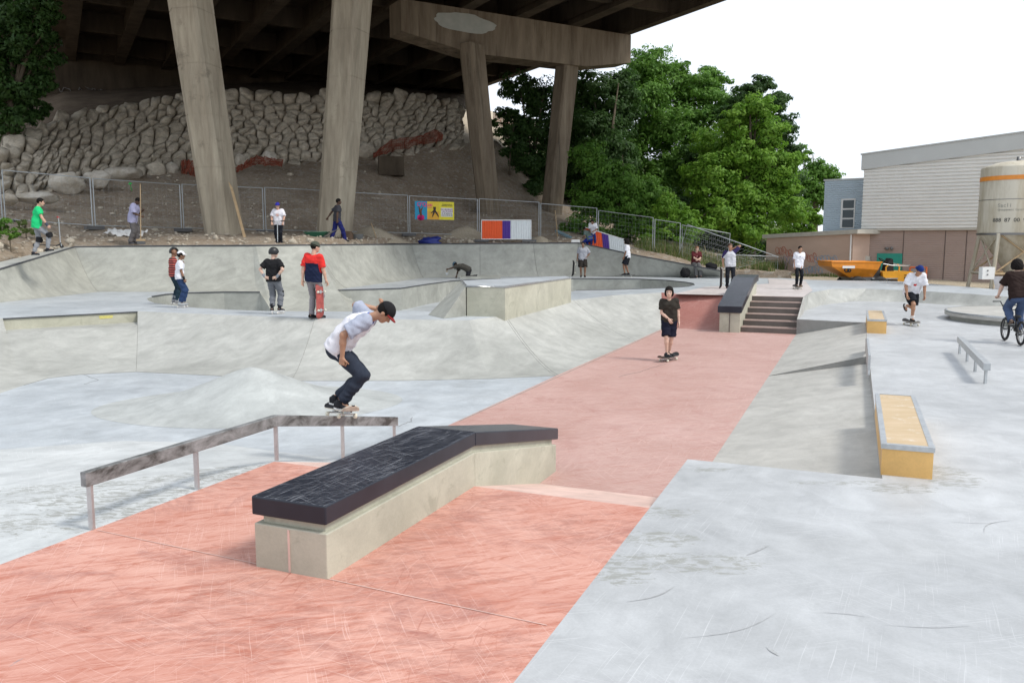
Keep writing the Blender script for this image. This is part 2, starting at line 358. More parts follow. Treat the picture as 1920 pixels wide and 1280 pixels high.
    def build(s, name, mats, parent=None, local=False, **tags):
        mats = mats if isinstance(mats, (list, tuple)) else [mats]
        me = bpy.data.meshes.new(name); vs = s.v
        if parent is not None and not local and parent.name in INV:
            mi_ = INV[parent.name]; vs = [tuple(mi_ @ Vector(v)) for v in vs]
        me.from_pydata(vs, [], s.f)
        for m in mats: me.materials.append(m)
        me.polygons.foreach_set('material_index', s.mi); me.polygons.foreach_set('use_smooth', s.sm)
        me.update(); o = bpy.data.objects.new(name, me); COL.objects.link(o)
        if parent is not None:
            o.parent = parent
            if parent.name in INV: INV[o.name] = INV[parent.name]
        for k, v in tags.items(): o[k] = v
        return o
def thing(name, label, cat, loc, face=None, group=None, scale=1.0):
    o = bpy.data.objects.new(name, None); COL.objects.link(o); o.location = loc; o.empty_display_size = .1
    rz = -R(face) if face is not None else 0.0
    o.rotation_euler = (0, 0, rz); o.scale = (scale,)*3
    o['label'] = label; o['category'] = cat
    if group: o['group'] = group
    INV[o.name] = (Matrix.Translation(loc) @ Matrix.Rotation(rz, 4, 'Z') @ Matrix.Scale(scale, 4)).inverted()
    return o
def struct(mb, name, mat, label, cat):
    return mb.build(name, mat, kind='structure', label=label, category=cat)
def single(mb, name, mat, label, cat, group=None):
    o = mb.build(name, mat, label=label, category=cat)
    if group: o['group'] = group
    return o
def copy_thing(root, loc, face=None, label=None):
    r = root.copy(); COL.objects.link(r); r.location = loc
    if face is not None: r.rotation_euler = (0, 0, -R(face))
    if label: r['label'] = label
    def rec(a, b):
        for ch in a.children:
            c = ch.copy(); COL.objects.link(c); c.parent = b; rec(ch, c)
    rec(root, r); return r
def text(body, size, o, ax, ay, mat, parent, name='lettering', align='CENTER', depth=.004, stretch=1.0):
    cu = bpy.data.curves.new('t', 'FONT'); cu.body = body; cu.size = size; cu.align_x = align; cu.align_y = 'CENTER'; cu.extrude = depth
    cu.offset = size*.012
    tmp = bpy.data.objects.new('t', cu); COL.objects.link(tmp); bpy.context.view_layer.update()
    me = bpy.data.meshes.new_from_object(tmp.evaluated_get(bpy.context.evaluated_depsgraph_get()))
    bpy.data.objects.remove(tmp); ax, ay = Vector(ax).normalized(), Vector(ay).normalized(); az = ax.cross(ay); o = Vector(o)
    mb = MB(); mb.add([o+ax*v.co.x*stretch+ay*v.co.y+az*v.co.z for v in me.vertices], [tuple(p.vertices) for p in me.polygons])
    bpy.data.meshes.remove(me); return mb.build(name, mat, parent)
def lerp(a, b, t): return a+(b-a)*t
# ------------------------------------------------------------------ skatepark ground
ZR, ZP = -.42, .45
WL, WR, WE, U0, U1 = -5.11, -1.43, .31, 6.33, 7.95
def sub(a, b, n): return [lerp(Vector(a), Vector(b), i/n) for i in range(n+1)]
def loft(bot, top, prof=1.35, n=10, m=6):
    mb = MB()
    for i in range(len(bot)-1):
        B0, T0 = sub(bot[i], bot[i+1], m), sub(top[i], top[i+1], m); rows = []
        for k in range(n+1):
            t = k/n; rows.append([Vector((lerp(b.x, tt.x, t), lerp(b.y, tt.y, t), lerp(b.z, tt.z, t**prof))) for b, tt in zip(B0, T0)])
        mb.grid(rows)
    return mb
def cope(name, pts, label, r=.028, mat=None):
    return MB().tube(pts, r, 8).build(name, mat or M['black_cope'], label=label, category='coping')

# red runway: near slab, short bank, lower runway
mb = MB().poly([P(-4, WL), P(-4, WR), P(U0, WR), P(U0, WL)])
red_near = struct(mb, 'red_floor', M['red'], 'near level slab of scratched red pigmented concrete', 'floor')
struct(MB().poly([P(U0, WL), P(U0, WR), P(U1, WR, ZR), P(U1, WL, ZR)]), 'red_bank', M['strip'], 'pale pink strip sloping down behind the kinked black bench', 'bank')
mb = MB(); a, b = G(182, 993, .004), G(1026, 1171, .004); sd = (b-a).cross(Vector((0, 0, 1))).normalized()*.0035
mb.quad(a-sd, b-sd, b+sd, a+sd); struct(mb, 'joint_line', M['strip'], 'thin white joint line cut across the red slab', 'joint')
sb = MB()
for (x0, y0, x1, y1, z) in ((1040, 655, 1300, 668, ZR), (1010, 725, 1380, 757, ZR)):
    a, b = G(x0, y0, z+.004), G(x1, y1, z+.004); sd = (b-a).cross(Vector((0, 0, 1))).normalized()*.008
    sb.quad(a-sd, b-sd, b+sd, a+sd)

# right grey deck
rb_bot = [G(1497, 590), G(1510, 582), G(1540, 572), G(1600, 564.5), G(1700, 566), G(1800, 573), G(1920, 583), G(2100, 600)]
rb_top = [P(26.7, WR, ZP), G(1518, 549, .44), G(1560, 541.5, .42), G(1625, 541, .42), G(1720, 545, .40), G(1820, 551, .38), G(1930, 559, .36), G(2120, 573, .34)]
mb = MB().poly([P(-4, WR), P(-4, 9), P(8, 16), G(2100, 600)] + rb_bot[:-1][::-1] + [P(24.1, WR), P(23.7, WE), P(U1, WE), P(U1, WR)])
struct(mb, 'grey_floor', M['deck'], 'wide pale grey concrete floor with the yellow boxes on the right', 'floor')
mb = MB().quad(P(U0, WR), P(U1, WR), P(U1, WR, ZR), P(U0, WR, -.001)).quad(P(U1, WR), P(U1, WE), P(U1, WE, ZR), P(U1, WR, ZR))
mb.quad(P(U1, WE), P(23.7, WE), P(23.7, WE, ZR), P(U1, WE, ZR)).quad(P(23.7, WE), P(24.1, WR), P(24.1, WR, ZR), P(23.7, WE, ZR))
struct(mb, 'floor_edge', M['bank2'], 'low vertical edge of the grey floor above the runway', 'edge')
mb = MB().poly([P(U1, WR, ZR), P(U1, WE, -.13), P(16.6, WE, -.13), P(16.25, WR, ZR)]).poly([P(16.25, WR, ZR), P(16.6, WE-.003, -.003), P(23.7, WE-.003, -.003), P(24.1, WR, ZR)])
struct(mb, 'grey_bank', M['bank2'], 'smooth grey bank sloping from the right floor down to the pink runway', 'bank')
mb = MB().add([P(16.25, WR, ZR+.004), P(16.6, WE, -.135), P(16.6, WE, .012)], [(0, 1, 2)]).quad(P(23.68, WE, -.002), P(24.08, WR, -.002), P(24.08, WR, ZR), P(23.68, WE, -.01))
mb.frame(P(16.25, WR, ZR+.0), P(.35, WE-WR, .42), P(.03, 0), (0, 0, .006))
struct(mb, 'bank_step', M['risershade'], 'dark tapering step faces crossing the grey bank', 'edge')
struct(loft(rb_bot, rb_top, 1.2), 'curved_bank', M['bank'], 'low curved pale bank closing the right floor', 'bank')

# left of the runway
crease = [P(U1, WL, ZR), G(400, 830, ZR), G(230, 826, ZR), G(0, 842, ZR), G(-500, 880, ZR)]
tcrease = [P(U0, WL), G(400, 890), G(230, 915), G(0, 950), G(-500, 1010)]
struct(MB().poly([P(-4, WL), P(U0, WL)] + tcrease[1:] + [P(-4, -14)]), 'worn_floor', M['patchy'], 'worn white and grey concrete floor beside the kinked rail', 'floor')
struct(loft(crease, tcrease, 1.0, 2, 4), 'worn_bank', M['patchy'], 'worn shallow bank running down into the bowl', 'bank')
bb = [(-500, 850), (-250, 790), (-100, 757), (0, 737), (45, 722), (90, 709), (150, 702), (255, 697), (400, 704), (545, 714), (760, 713.5), (920, 710), (1042, 704.5), (1192, 639), (1220, 626), (1245, 615)]
tt = [(-620, 640), (-330, 615), (-150, 604), (0, 597), (5, 618), (90, 613.5), (160, 610.5), (258, 606), (420, 590), (590, 597), (760, 599), (880, 600), (945, 592), (1075, 563), (1150, 553.5), (1240, 548.5)]
bz = [G(x, y, ZR) for x, y in bb]
tz = [G(x, y, ZP) if not 5 <= x <= 258 else G(x, y, .19) for x, y in tt]
tz[3] = G(2, 597, ZP)
struct(MB().poly(crease + bz[:-3] + [P(16, WL, ZR)] if False else crease[:1][::-1] + crease[1:] + bz[:13]), 'bowl_floor', M['floor'], 'blue grey concrete floor of the bowl around the mound', 'floor')
struct(MB().poly([P(U1, WL, ZR), P(U1, WR, ZR), P(24.1, WR, ZR), P(24.2, -3.5, ZR), P(24.45, WL-.08, ZR), bz[15], bz[14], bz[13], bz[12]]), 'red_runway', M['red2'], 'long pale pink runway leading to the stairs', 'floor')
mb = MB()
for i in range(len(bz)-1):
    if i in (3, 4, 5, 6): continue
    if i == 7:
        sub_m = loft([bz[7], bz[8]], [G(258, 583.5, ZP), tz[8]], 1.5)
    else: sub_m = loft(bz[i:i+2], tz[i:i+2], 1.5)
    mb.add(sub_m.v, sub_m.f, 0, True)
T45 = [G(x, y, ZP) for x, y in ((5, 596.6), (90, 592), (160, 588.6), (258, 583.5))]
sub_m = loft([bz[3], bz[4]], [tz[3], T45[0]], 1.5); mb.add(sub_m.v, sub_m.f, 0, True)
tcut = ((.19-ZR)/(ZP-ZR))**(1/1.5)
def prof_pt(bp, tp, t): return Vector((lerp(bp.x, tp.x, t), lerp(bp.y, tp.y, t), lerp(bp.z, tp.z, t**1.5)))
for i in (0, 1, 2):
    B0, T0 = sub(bz[4+i], bz[5+i], 6), sub(T45[i], T45[i+1], 6)
    mb.grid([[prof_pt(p, q, tcut*k/9) for p, q in zip(B0, T0)] for k in range(10)])
    mb.grid([[prof_pt(p, q, tcut) for p, q in zip(B0, T0)], [Vector((q.x, q.y, .19)) for q in T0]], sm=False)
for bp, tp in ((bz[4], T45[0]), (bz[7], T45[3])):
    up_ = [prof_pt(bp, tp, lerp(tcut, 1, k/6)) for k in range(7)]
    mb.grid([up_, [Vector((p.x, p.y, .19)) for p in up_]], sm=False)
struct(mb, 'bowl_bank', M['bank'], 'long pale bank rising from the bowl to the middle deck', 'bank')
# straight part beside the runway between the bank foot and the red edge is shared; bench step on the left
step0, step1 = T45[0], T45[-1]
st = thing('ledge_step', 'concrete ledge step with a yellow mark under the left deck edge', 'ledge', step0)
dn = Vector((0, 0, -.27))
mb = MB().quad(step0, step1, step1+dn, step0+dn).quad(step1, step1+Vector((.01, .02, 0)), step1+dn+Vector((.01, .02, 0)), step1+dn)
mb.build('riser', M['box'], st)
t_ = (step1-step0).normalized(); nn = Vector((t_.y, -t_.x, 0))
MB().frame(step0+nn*.004-Vector((0, 0, .028)), t_*(step1-step0).length, nn*.02, (0, 0, .03)).build('edge_strip', M['black_cope'], st)
a = lerp(step0, step1, .69)+nn*.006-Vector((0, 0, .06)); ym = MB()
ymat = plain('faded_yellow_spray', (.55, .5, .16), .8, 0, .3, 30)
ym.quad(a, a+t_*.32, a+t_*.30-Vector((0, 0, .07)), a+t_*.02-Vector((0, 0, .075))); ym.build('yellow_mark', ymat, st)

# mound
mc = G(474, 757, ZR); rows = []
for i in range(25):
    r = i/24; zz = ZR+.52*((1-r)**1.75)*(1+.0*r) if r > .06 else ZR+.52*(.94**1.75)-.02*(r/.06)
    zz = ZR+.58*math.exp(-(r*2.1)**1.5)*(1-r**4)+.003*(1-r)
    rows.append([mc+Vector((math.cos(q)*r*(2.15+.25*math.sin(2*q+.6)), math.sin(q)*r*1.75, zz-ZR+.002)) for q in [2*math.pi*k/64 for k in range(65)]])
struct(MB().grid(rows), 'mound', M['mound'], 'smooth cone shaped concrete mound in the bowl', 'mound')

# middle deck with the sunken channel
near = [G(-620, 640, ZP), G(-330, 615, ZP), G(-150, 604, ZP), G(2, 597, ZP), Vector((*step0.xy, ZP)), Vector((*step1.xy, ZP)), G(258, 583.5, ZP), G(420, 590, ZP), G(590, 597, ZP), G(760, 599, ZP), G(880, 600, ZP),
        G(945, 592, ZP), G(1075, 563, ZP), G(1150, 553.5, ZP), G(1240, 548.5, ZP), P(26.8, -3.5, ZP), P(26.7, -2.93, ZP), P(26.7, WR, ZP)]
rim_n = [(275, 560), (279, 564), (290, 568), (320, 572), (370, 577), (430, 580.5), (500, 583), (650, 584), (800, 583), (870, 582), (960, 570), (1080, 545), (1140, 544), (1200, 542), (1260, 539.5), (1290, 537.5), (1302, 534.5)]
rim_f = [(1300, 531.5), (1285, 529), (1250, 525.5), (1200, 523), (1130, 522.3), (1075, 522), (960, 523), (880, 524.5), (845, 527), (800, 533), (752, 540.5), (631, 544)]
rim_l = [(487, 547.5), (420, 547.5), (350, 549), (310, 552), (285, 556)]
RN, RF, RL = [[G(x, y, ZP) for x, y in q] for q in (rim_n, rim_f, rim_l)]
foot_r = [G(1352, 520.5, ZP), G(1075, 517.5, ZP), G(900, 519, ZP), G(795, 521, ZP), G(650, 540, ZP)]
foot_l = [G(480, 546.3, ZP), G(350, 547, ZP), G(186, 547, ZP), G(0, 567, ZP), G(-300, 605, ZP)]
back = [G(1690, 527.5, .42), G(1520, 524.5, .43), G(1440, 519.5, ZP)]
mb = MB().poly(near + [v for v in rb_top[1:6]] + [G(1960, 548, .38)] + back + foot_r + RF[::-1] + RN[::-1] + RL[::-1] + foot_l if False else
               near + rb_top[1:] + [G(2150, 562, .38), G(1900, 545, .40)] + back + foot_r + RF[::-1] + RN[::-1] + RL[::-1][:0] + RL[::-1] + foot_l)
struct(mb, 'middle_deck', M['plazaA'] if 'plazaA' in M else M['deck2'] if 'deck2' in M else M['floor'], 'pale blue grey deck around the sunken channel', 'deck')
# pink paving on the deck behind stairs, 4 mm proud
struct(MB().poly([P(26.72, WR, ZP+.004), P(26.72, -5.4, ZP+.004), P(31.5, -5.2, ZP+.004), P(35, -3.2, ZP+.004), G(1440, 522, ZP+.004), G(1510, 526, ZP+.004), P(30.5, WR+.1, ZP+.004)]), 'pink_paving', M['plaza'], 'pale pink paving at the top of the stairs', 'paving')
ZF = -.35
def wallstrip(pts, z0, mbx):
    for a, b in zip(pts, pts[1:]): mbx.quad((a.x, a.y, z0), (b.x, b.y, z0), b, a)
mb = MB(); mid_bot = [Vector((G(492, 556, ZP).x, 26.9, ZF)), Vector((G(642, 556, ZP).x+.2, 27.4, ZF))]
wallstrip(RF, ZF, mb); wallstrip(RL, ZF, mb); wallstrip(RN[::-1], ZF, mb); wallstrip([RF[0], RN[-1]], ZF, mb); wallstrip([RL[-1], RN[0]], ZF, mb)
wallstrip([foot_l[0], RL[0]], ZF, mb); wallstrip([RF[-1], foot_r[-1]], ZF, mb)
mb.quad((RL[0].x, RL[0].y, ZF), mid_bot[0], foot_l[0], RL[0]).quad(RF[-1], foot_r[-1], mid_bot[1], (RF[-1].x, RF[-1].y, ZF))
struct(mb, 'channel_wall', M['wall'], 'vertical concrete sides of the sunken channel', 'wall')
lo = lambda L: [Vector((p.x, p.y, ZF)) for p in L]
struct(MB().poly(lo(RN) + lo(RF) + [mid_bot[1]+Vector((0, .6, 0)), mid_bot[0]+Vector((0, .6, 0))] + lo(RL)), 'channel_floor', M['floor'], 'grey floor of the sunken channel', 'floor')
for nm, pts, lb in (('coping', RL, 'dark steel coping along the left channel rim'), ('coping', RF[::-1], 'dark steel coping along the far channel rim'), ('coping', RN[11:]+RF[:1], 'dark steel coping at the near right channel rim')):
    cope(nm, [p+Vector((0, 0, .0)) for p in pts], lb, .022)

# back wall: (foot, top) columns
WF = [G(-300, 605, ZP), G(0, 567, ZP), G(186, 547, ZP), G(350, 547, ZP), G(480, 546.3, ZP)]
WT = [D(-300, 570, 18.5), D(0, 505, 23.8), D(140, 463, 29.5), D(330, 461, 29.6), D(474, 460.5, 29.6)]
WF2 = [mid_bot[0], mid_bot[1]]; WT2 = [D(480, 460.5, 29.6), D(591, 459.5, 30.3)]
WF3 = [foot_r[4], foot_r[3], foot_r[2], G(1010, 518, ZP), foot_r[1], G(1180, 518.5, ZP), foot_r[0]]
WT3 = [D(592, 459.5, 30.3), D(772, 458, 39.4), D(900, 457, 40.6), D(1000, 456, 41.2), D(1085, 455.5, 41.4), D(1200, 480, 40.4), D(1352, 508, 38.6)]
mb = MB()
for f, t in ((WF, WT), (WF2, WT2), (WF3, WT3)):
    s_ = loft(f, t, 1.55, 12, 8); mb.add(s_.v, s_.f, 0, True)
s_ = loft([WF[-1], mid_bot[0]], [WT[-1], WT2[0]], 1.55, 12, 2); mb.add(s_.v, s_.f, 0, True)
s_ = loft([mid_bot[1], WF3[0]], [WT2[1], WT3[0]], 1.55, 12, 2); mb.add(s_.v, s_.f, 0, True)
TOP = WT + WT2 + WT3
outn = []
for i, p in enumerate(TOP):
    a, b = TOP[max(0, i-1)], TOP[min(len(TOP)-1, i+1)]; t = (b-a); nrm = Vector((-t.y, t.x, 0)).normalized()*.55; outn.append(p+nrm)
outn[0] = TOP[0]+Vector((-.9, .3, 0)); outn[1] = TOP[1]+Vector((-1.0, .15, 0))
bw = thing('back_wall', 'tall sloping grey concrete wall closing the skatepark at the back', 'wall', WT[3])
mb.build('sloping_face', M['wall'], bw)
mb = MB()
for i in range(len(TOP)-1):
    mb.quad(TOP[i], TOP[i+1], outn[i+1], outn[i]); mb.quad(outn[i], outn[i+1], outn[i+1]-Vector((0, 0, .5)), outn[i]-Vector((0, 0, .5)))
e0, e1 = TOP[-1], outn[-1]; mb.quad(e0, e1, Vector((e1.x, e1.y, ZP-.1)), Vector((WF3[-1].x, WF3[-1].y, ZP)))
mb.build('wall_top', M['bank'], bw)
MB().tube([p+Vector((0, -.01, .004)) for p in TOP], .03, 6).build('edge_coping', M['black_cope'], bw)
MB().box(lerp(WF3[-1], WF3[-2], -.02)+Vector((0, .35, .2)), (.5, .7, .55), -.1).build('end_block', M['bank'], bw)

# raised platform and wedge ramp
ZB = 1.12
pt = [G(875, 537, ZB), G(947, 538, ZB), G(1071, 520.5, ZB), G(1060, 517.5, ZB), G(866, 526, ZB)]
pl = thing('platform_box', 'raised concrete platform with steel edge in the middle of the deck', 'platform', Vector((*pt[1].xy, ZP)))
fb = [G(878, 597, ZP), G(947, 591, ZP), G(1078, 562, ZP)]
mb = MB(); base = [Vector((p.x, p.y, ZP-.3)) for p in pt]
for i in range(5): mb.quad(base[i], base[(i+1) % 5], pt[(i+1) % 5], pt[i])
mb.build('body', M['box'], pl); MB().poly(pt).build('top', M['floor'], pl)
MB().tube([p+Vector((0, -.005, 0)) for p in (pt[4], pt[0], pt[1], pt[2])], .025, 6).build('edge_strip', M['steel'], pl)
wr = thing('wedge_ramp', 'small steep wedge ramp leaning on the left end of the platform', 'ramp', G(810, 597, ZP))
q0, q1, q2, q3 = G(803, 590, ZP+.004), G(832, 597, ZP+.004), pt[0]+Vector((-.02, 0, -.004)), pt[4]+Vector((-.02, 0, -.004))
b0, b1 = Vector((*q2.xy, ZP)), Vector((*q3.xy, ZP))
MB().quad(q0, q1, q2, q3).quad(q1, b0, q2, q1).quad(q0, q3, b1, q0).build('slope', M['wall'], wr)
q = G(880, 597, ZP)

# dark low slab where the worker kneels
MB_ = MB().frame(G(862, 523, ZP+.004), G(938, 522.5, ZP)-G(862, 523, ZP), Vector((0, .9, 0)), (0, 0, .10))
single(MB_, 'low_slab', M['wall'], 'low dark concrete slab at the foot of the back wall beside the kneeling worker', 'slab')

# red wall bank, stairs, hubba
rwl = loft([P(24.45, WL-.08, ZR), P(24.2, -3.5, ZR)], [G(1240, 548.5, ZP), P(26.8, -3.5, ZP)], 1.9, 12, 6)
struct(rwl, 'red_quarter', M['redwall'], 'dark red curved bank left of the stairs', 'bank')
stt = thing('staircase', 'six dark steps with pale pink edges between the grey ledge and the curved bank', 'stairs', P(24.1, -2.2, ZR))
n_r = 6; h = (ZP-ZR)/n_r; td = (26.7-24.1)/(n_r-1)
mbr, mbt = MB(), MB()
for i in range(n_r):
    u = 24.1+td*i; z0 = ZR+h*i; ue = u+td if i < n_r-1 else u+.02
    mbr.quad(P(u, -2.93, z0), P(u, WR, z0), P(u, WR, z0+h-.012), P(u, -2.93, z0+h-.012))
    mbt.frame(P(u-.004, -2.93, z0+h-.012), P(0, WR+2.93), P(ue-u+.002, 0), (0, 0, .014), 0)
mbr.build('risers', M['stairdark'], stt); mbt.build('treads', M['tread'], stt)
MB().prism([P(24.1, WR+.003, ZR), P(26.7, WR+.003, ZR), P(26.7, WR+.003, ZP), P(24.1, WR+.003, 0.0)], P(0, .04)).build('side_wall', M['bank2'], stt)
hb = thing('hubba_ledge', 'sloping black topped concrete ledge beside the stairs', 'ledge', P(24.0, -3.3, ZR))
prof = [(23.88, ZR), (23.88, .13), (26.9, .82), (27.9, .87), (27.9, ZR)]
MB().prism([P(u, -3.50, z) for u, z in prof], P(0, .56)).build('base', M['box'], hb)
MB().frame(P(23.86, -3.23, ZR+.01), P(0, .02), P(.02, 0), (0, 0, .53)).build('joint', M['stairdark'], hb)
prof = [(23.82, .14), (23.82, .32), (26.9, 1.02), (27.95, 1.07), (27.95, .88), (26.9, .83)]
MB().prism([P(u, -3.55, z) for u, z in prof], P(0, .66)).build('slab', M['slab'], hb)

# black slab bench (flat then down)
def bevel_box(mb, lo_, up_, inset):  # lo_, up_ : 4-point loops
    mb.add(lo_+up_, [(3, 2, 1, 0), (4, 5, 6, 7)]+[(i, (i+1) % 4, 4+(i+1) % 4, 4+i) for i in range(4)])
bn = thing('kinked_bench', 'long bench of cast concrete with a scratched black slab, level then dropping away', 'bench', P(4.16, -3.25))
ws = (-3.535, -2.975)
def bprof(w0, w1, off0, off1, u0, u1, bot=0, top=.3, kn=6.35, drop=True):
    mb = MB(); dr = ZR
    for (ua, za, ub, zb) in ((u0, 0, kn, 0), (kn, 0, u1, ZR*1.0)):
        fr = (ub-6.5)/1.8 if ub > 6.5 else 0; zb_t = -.42*(ub-6.35)/2.15 if ub > 6.6 else 0; za_t = 0
        zb_b = (ZR-.1 if ub > 8.3 else -.1) if bot == 'g' else zb_t+bot
        za_b = (-.1 if ua < 6 else ZR-.1) if bot == 'g' else bot
        lo_ = [P(ua, w0, za_b-.002 if bot == 'g' else za_b), P(ua, w1, za_b-.002 if bot == 'g' else za_b), P(ub, w1, zb_b-(.002 if bot == 'g' else 0)), P(ub, w0, zb_b-(.002 if bot == 'g' else 0))]
        up_ = [P(ua, w0, top), P(ua, w1, top), P(ub, w1, zb_t+top), P(ub, w0, zb_t+top)]
        bevel_box(mb, lo_, up_, 0)
    return mb
mb = MB()
mb.add(*[(lambda m: (m.v, m.f))(bprof(ws[0], ws[1], 0, 0, 4.16, 8.47, 'g', .295))][0])
ob = mb.build('base', M['box'], bn)
m2 = bprof(ws[0]+.045, ws[1]-.035, 0, 0, 4.20, 8.42, .24, .352); m2.build('neck', M['box'], bn)
m3 = bprof(ws[0]-.01, ws[1]+.004, 0, 0, 4.15, 8.53, .352, .478); so_ = m3.build('slab', M['slab'], bn)
bv = so_.modifiers.new('bevel', 'BEVEL'); bv.width = .012; bv.segments = 3; bv.limit_method = 'ANGLE'
bv = ob.modifiers.new('bevel', 'BEVEL'); bv.width = .008; bv.segments = 2
MB().frame(P(4.154, -3.27, .004), P(0, .014), P(.01, 0), (0, 0, .28)).build('joint', M['strip'], bn)

def rail(name, label, pts, wd, ht, posts, mat, group=None):
    t = thing(name, label, 'rail', pts[0][0]); mb = MB()
    for (a, _), (b, _) in zip(pts, pts[1:]): mb.bar(a, b, wd, ht)
    o = mb.build('beam', mat, t); m = o.modifiers.new('bevel', 'BEVEL'); m.width = .006; m.segments = 2
    for (a, zb) in posts: MB().frame(a+Vector((-.017, -.017, zb-a.z)), (.034, 0, 0), (0, .034, 0), (0, 0, a.z-zb-ht*.5)).build('post', M['steel'], t)
    return t
def onrail(p, z): return Vector((p.x, p.y, z))
r0, r1, r2, r3 = G(173, 992), G(370, 917), G(519, 863), P(8.8, -5.2, 0)
k0 = onrail(r0, .44); kk = onrail(r2, .45)
e_dir = P(1, 0)
r2b = r2+P(1.12, 0)-Vector((0, 0, .0)); r2c = r2+P(2.22, 0)
d0 = (r0-r2).normalized()
rail('kinked_rail', 'long grey steel grind rail, level then dropping away, at the edge of the red slab', [(onrail(r0+d0*.05, .445), 0), (kk, 0), (onrail(r2c+P(.05, 0), -.015), 0)], .06, .11,
     [(onrail(r0, .44), 0), (onrail(r1, .44), 0), (onrail(r2, .44), 0), (onrail(r2b, .20), -.32), (onrail(r2c, -.03), ZR)], M['rail'])
pr = [G(1799, 663), G(1813, 678), G(1828, 697), G(1847, 719)]
dd = (pr[3]-pr[0]).normalized()*.08
rail('flat_rail', 'low straight steel rail on the right floor in front of the bike rider', [(onrail(pr[0]-dd, .32), 0), (onrail(pr[3]+dd, .32), 0)], .10, .11, [(onrail(p, .31), 0) for p in pr], M['steel'])
a, b = P(14.15, .27, .34), P(17.5, .27, .30)
rail('edge_rail', 'short steel rail on the edge between the grey bank and the right floor', [(a, 0), (P(16.6, .27, .34), 0), (b-Vector((0, 0, .06)), 0)], .045, .24, [(P(14.25, .27, .33), 0), (P(15.7, .27, .33), 0), (P(17.2, .27, .28), 0)], M['steel'])

def ybox(u0, u1, w0, w1, ht, label):
    t = thing('grind_box', label, 'grind box', P(u0, (w0+w1)/2), group='yellow grind boxes on the right floor')
    o = MB().frame(P(u0+.01, w0+.01, -.002), P(u1-u0-.02, 0), P(0, w1-w0-.02), (0, 0, ht-.045)).build('side', M['yellow'], t)
    MB().frame(P(u0+.06, w0+.05, ht-.05), P(u1-u0-.11, 0), P(0, w1-w0-.10), (0, 0, .046)).build('top_surface', M['ytop'], t)
    mb = MB()
    mb.frame(P(u0, w0, ht-.045), P(u1-u0, 0), P(0, .05), (0, 0, .045)); mb.frame(P(u0, w1-.05, ht-.045), P(u1-u0, 0), P(0, .05), (0, 0, .045))
    mb.frame(P(u0-.002, w0+.05, ht-.045), P(.06, 0), P(0, w1-w0-.10), (0, 0, .044)); mb.frame(P(u1-.04, w0+.05, ht-.045), P(.04, 0), P(0, w1-w0-.10), (0, 0, .044))
    mb.build('steel_edge', M['steel'], t)
ybox(8.07, 10.83, .29, .73, .29, 'yellow grind box with worn top nearest the camera')
ybox(20.95, 23.75, .31, .74, .33, 'smaller looking yellow grind box further back near the stairs')
dc = D(1955, 592, 22.2); dc.z = 0
ds = thing('round_platform', 'low round two tier concrete platform at the right edge', 'platform', dc)
MB().lathe(dc, [(0, .24), (2.32, .24), (2.35, .23), (2.35, .12), (2.2, .12)], 64, sm=False).build('top', [M['bank2']], ds)
MB().lathe(dc, [(2.22, .12), (2.22, 0)], 64).build('base', M['wall'], ds)
MB().lathe(dc, [(2.3, .245), (2.352, .235), (2.353, .2)], 64).build('steel_edge', M['steel'], ds)

# skid marks on the floors: thin rubber smears, part of the floor finish
skm = plain('rubber_smear', (.36, .37, .375), .6, 0, .3, 20)
mb = MB(); random.seed(3)
def arc(x0, y0, x1, y1, bend, wpx, z=.003):
    a, b = G(x0, y0, z), G(x1, y1, z); n = 14; sd = (b-a).cross(Vector((0, 0, 1))).normalized(); L = (b-a).length; rows = []
    for i in range(n+1):
        t = i/n; c = lerp(a, b, t)+sd*bend*L*math.sin(math.pi*t); w_ = wpx*(.3+math.sin(math.pi*t))*.5
        rows.append([c-sd*w_, c+sd*w_])
    mb.grid([list(q) for q in zip(*rows)], sm=False)
for a in ((1280, 1195, 1455, 1148, .10, .004), (1440, 1022, 1400, 1040, .0, .018), (1175, 1127, 1265, 1098, .1, .008), (1535, 1147, 1630, 1156, -.05, .004), (1438, 1212, 1460, 1228, 0, .02), (1660, 1170, 1820, 1172, .06, .004), (1900, 975, 1845, 998, .15, .006), (1780, 977, 1870, 980, .05, .004)): arc(*a)
struct(mb, 'skid_marks', skm, 'dark wheel and shoe smears on the near grey floor', 'marks')

# joints between the cast panels of the banks
def seam_line(bp, tp, prof, mbx, r=.004):
    mbx.tube([Vector((lerp(bp.x, tp.x, k/14), lerp(bp.y, tp.y, k/14), lerp(bp.z, tp.z, (k/14)**prof)+.001)) for k in range(15)], r, 4, cap=False)
mb = MB()
for i in (7, 9, 12, 13): seam_line(bz[i], tz[i] if i != 7 else G(258, 583.5, ZP), 1.5, mb)
seam_line(lerp(bz[12], bz[13], .02), lerp(tz[12], tz[13], .02), 1.5, mb, .006)
for p, q in ((3, 3), (4, 4)): seam_line(WF[p-1], WT[p-1], 1.55, mb, .01)
for i in (0, 1, 2, 3, 4): seam_line(WF3[i], WT3[i], 1.55, mb, .012)
seam_line(rb_bot[4], rb_top[4], 1.2, mb, .01)
mb.tube([p+Vector((0, 0, .002)) for p in bz[4:13]], .006, 4, cap=False)
mb.tube([P(10.4, WL, ZR+.002), P(24.3, WL, ZR+.002)], .006, 4, cap=False)
struct(mb, 'panel_joints', plain('joint_grey', (.25, .25, .23), .8), 'thin joints between the cast concrete bank panels', 'joint')
cr = MB(); random.seed(17)
def crack(pts, z=.003, bank=None):
    out_ = []
    for a, b in zip(pts, pts[1:]):
        for k in range(6):
            t = k/6; p = lerp(a, b, t); out_.append(p+Vector((random.uniform(-.02, .02), random.uniform(-.02, .02), 0)))
    cr.tube(out_, .003, 3, cap=False)
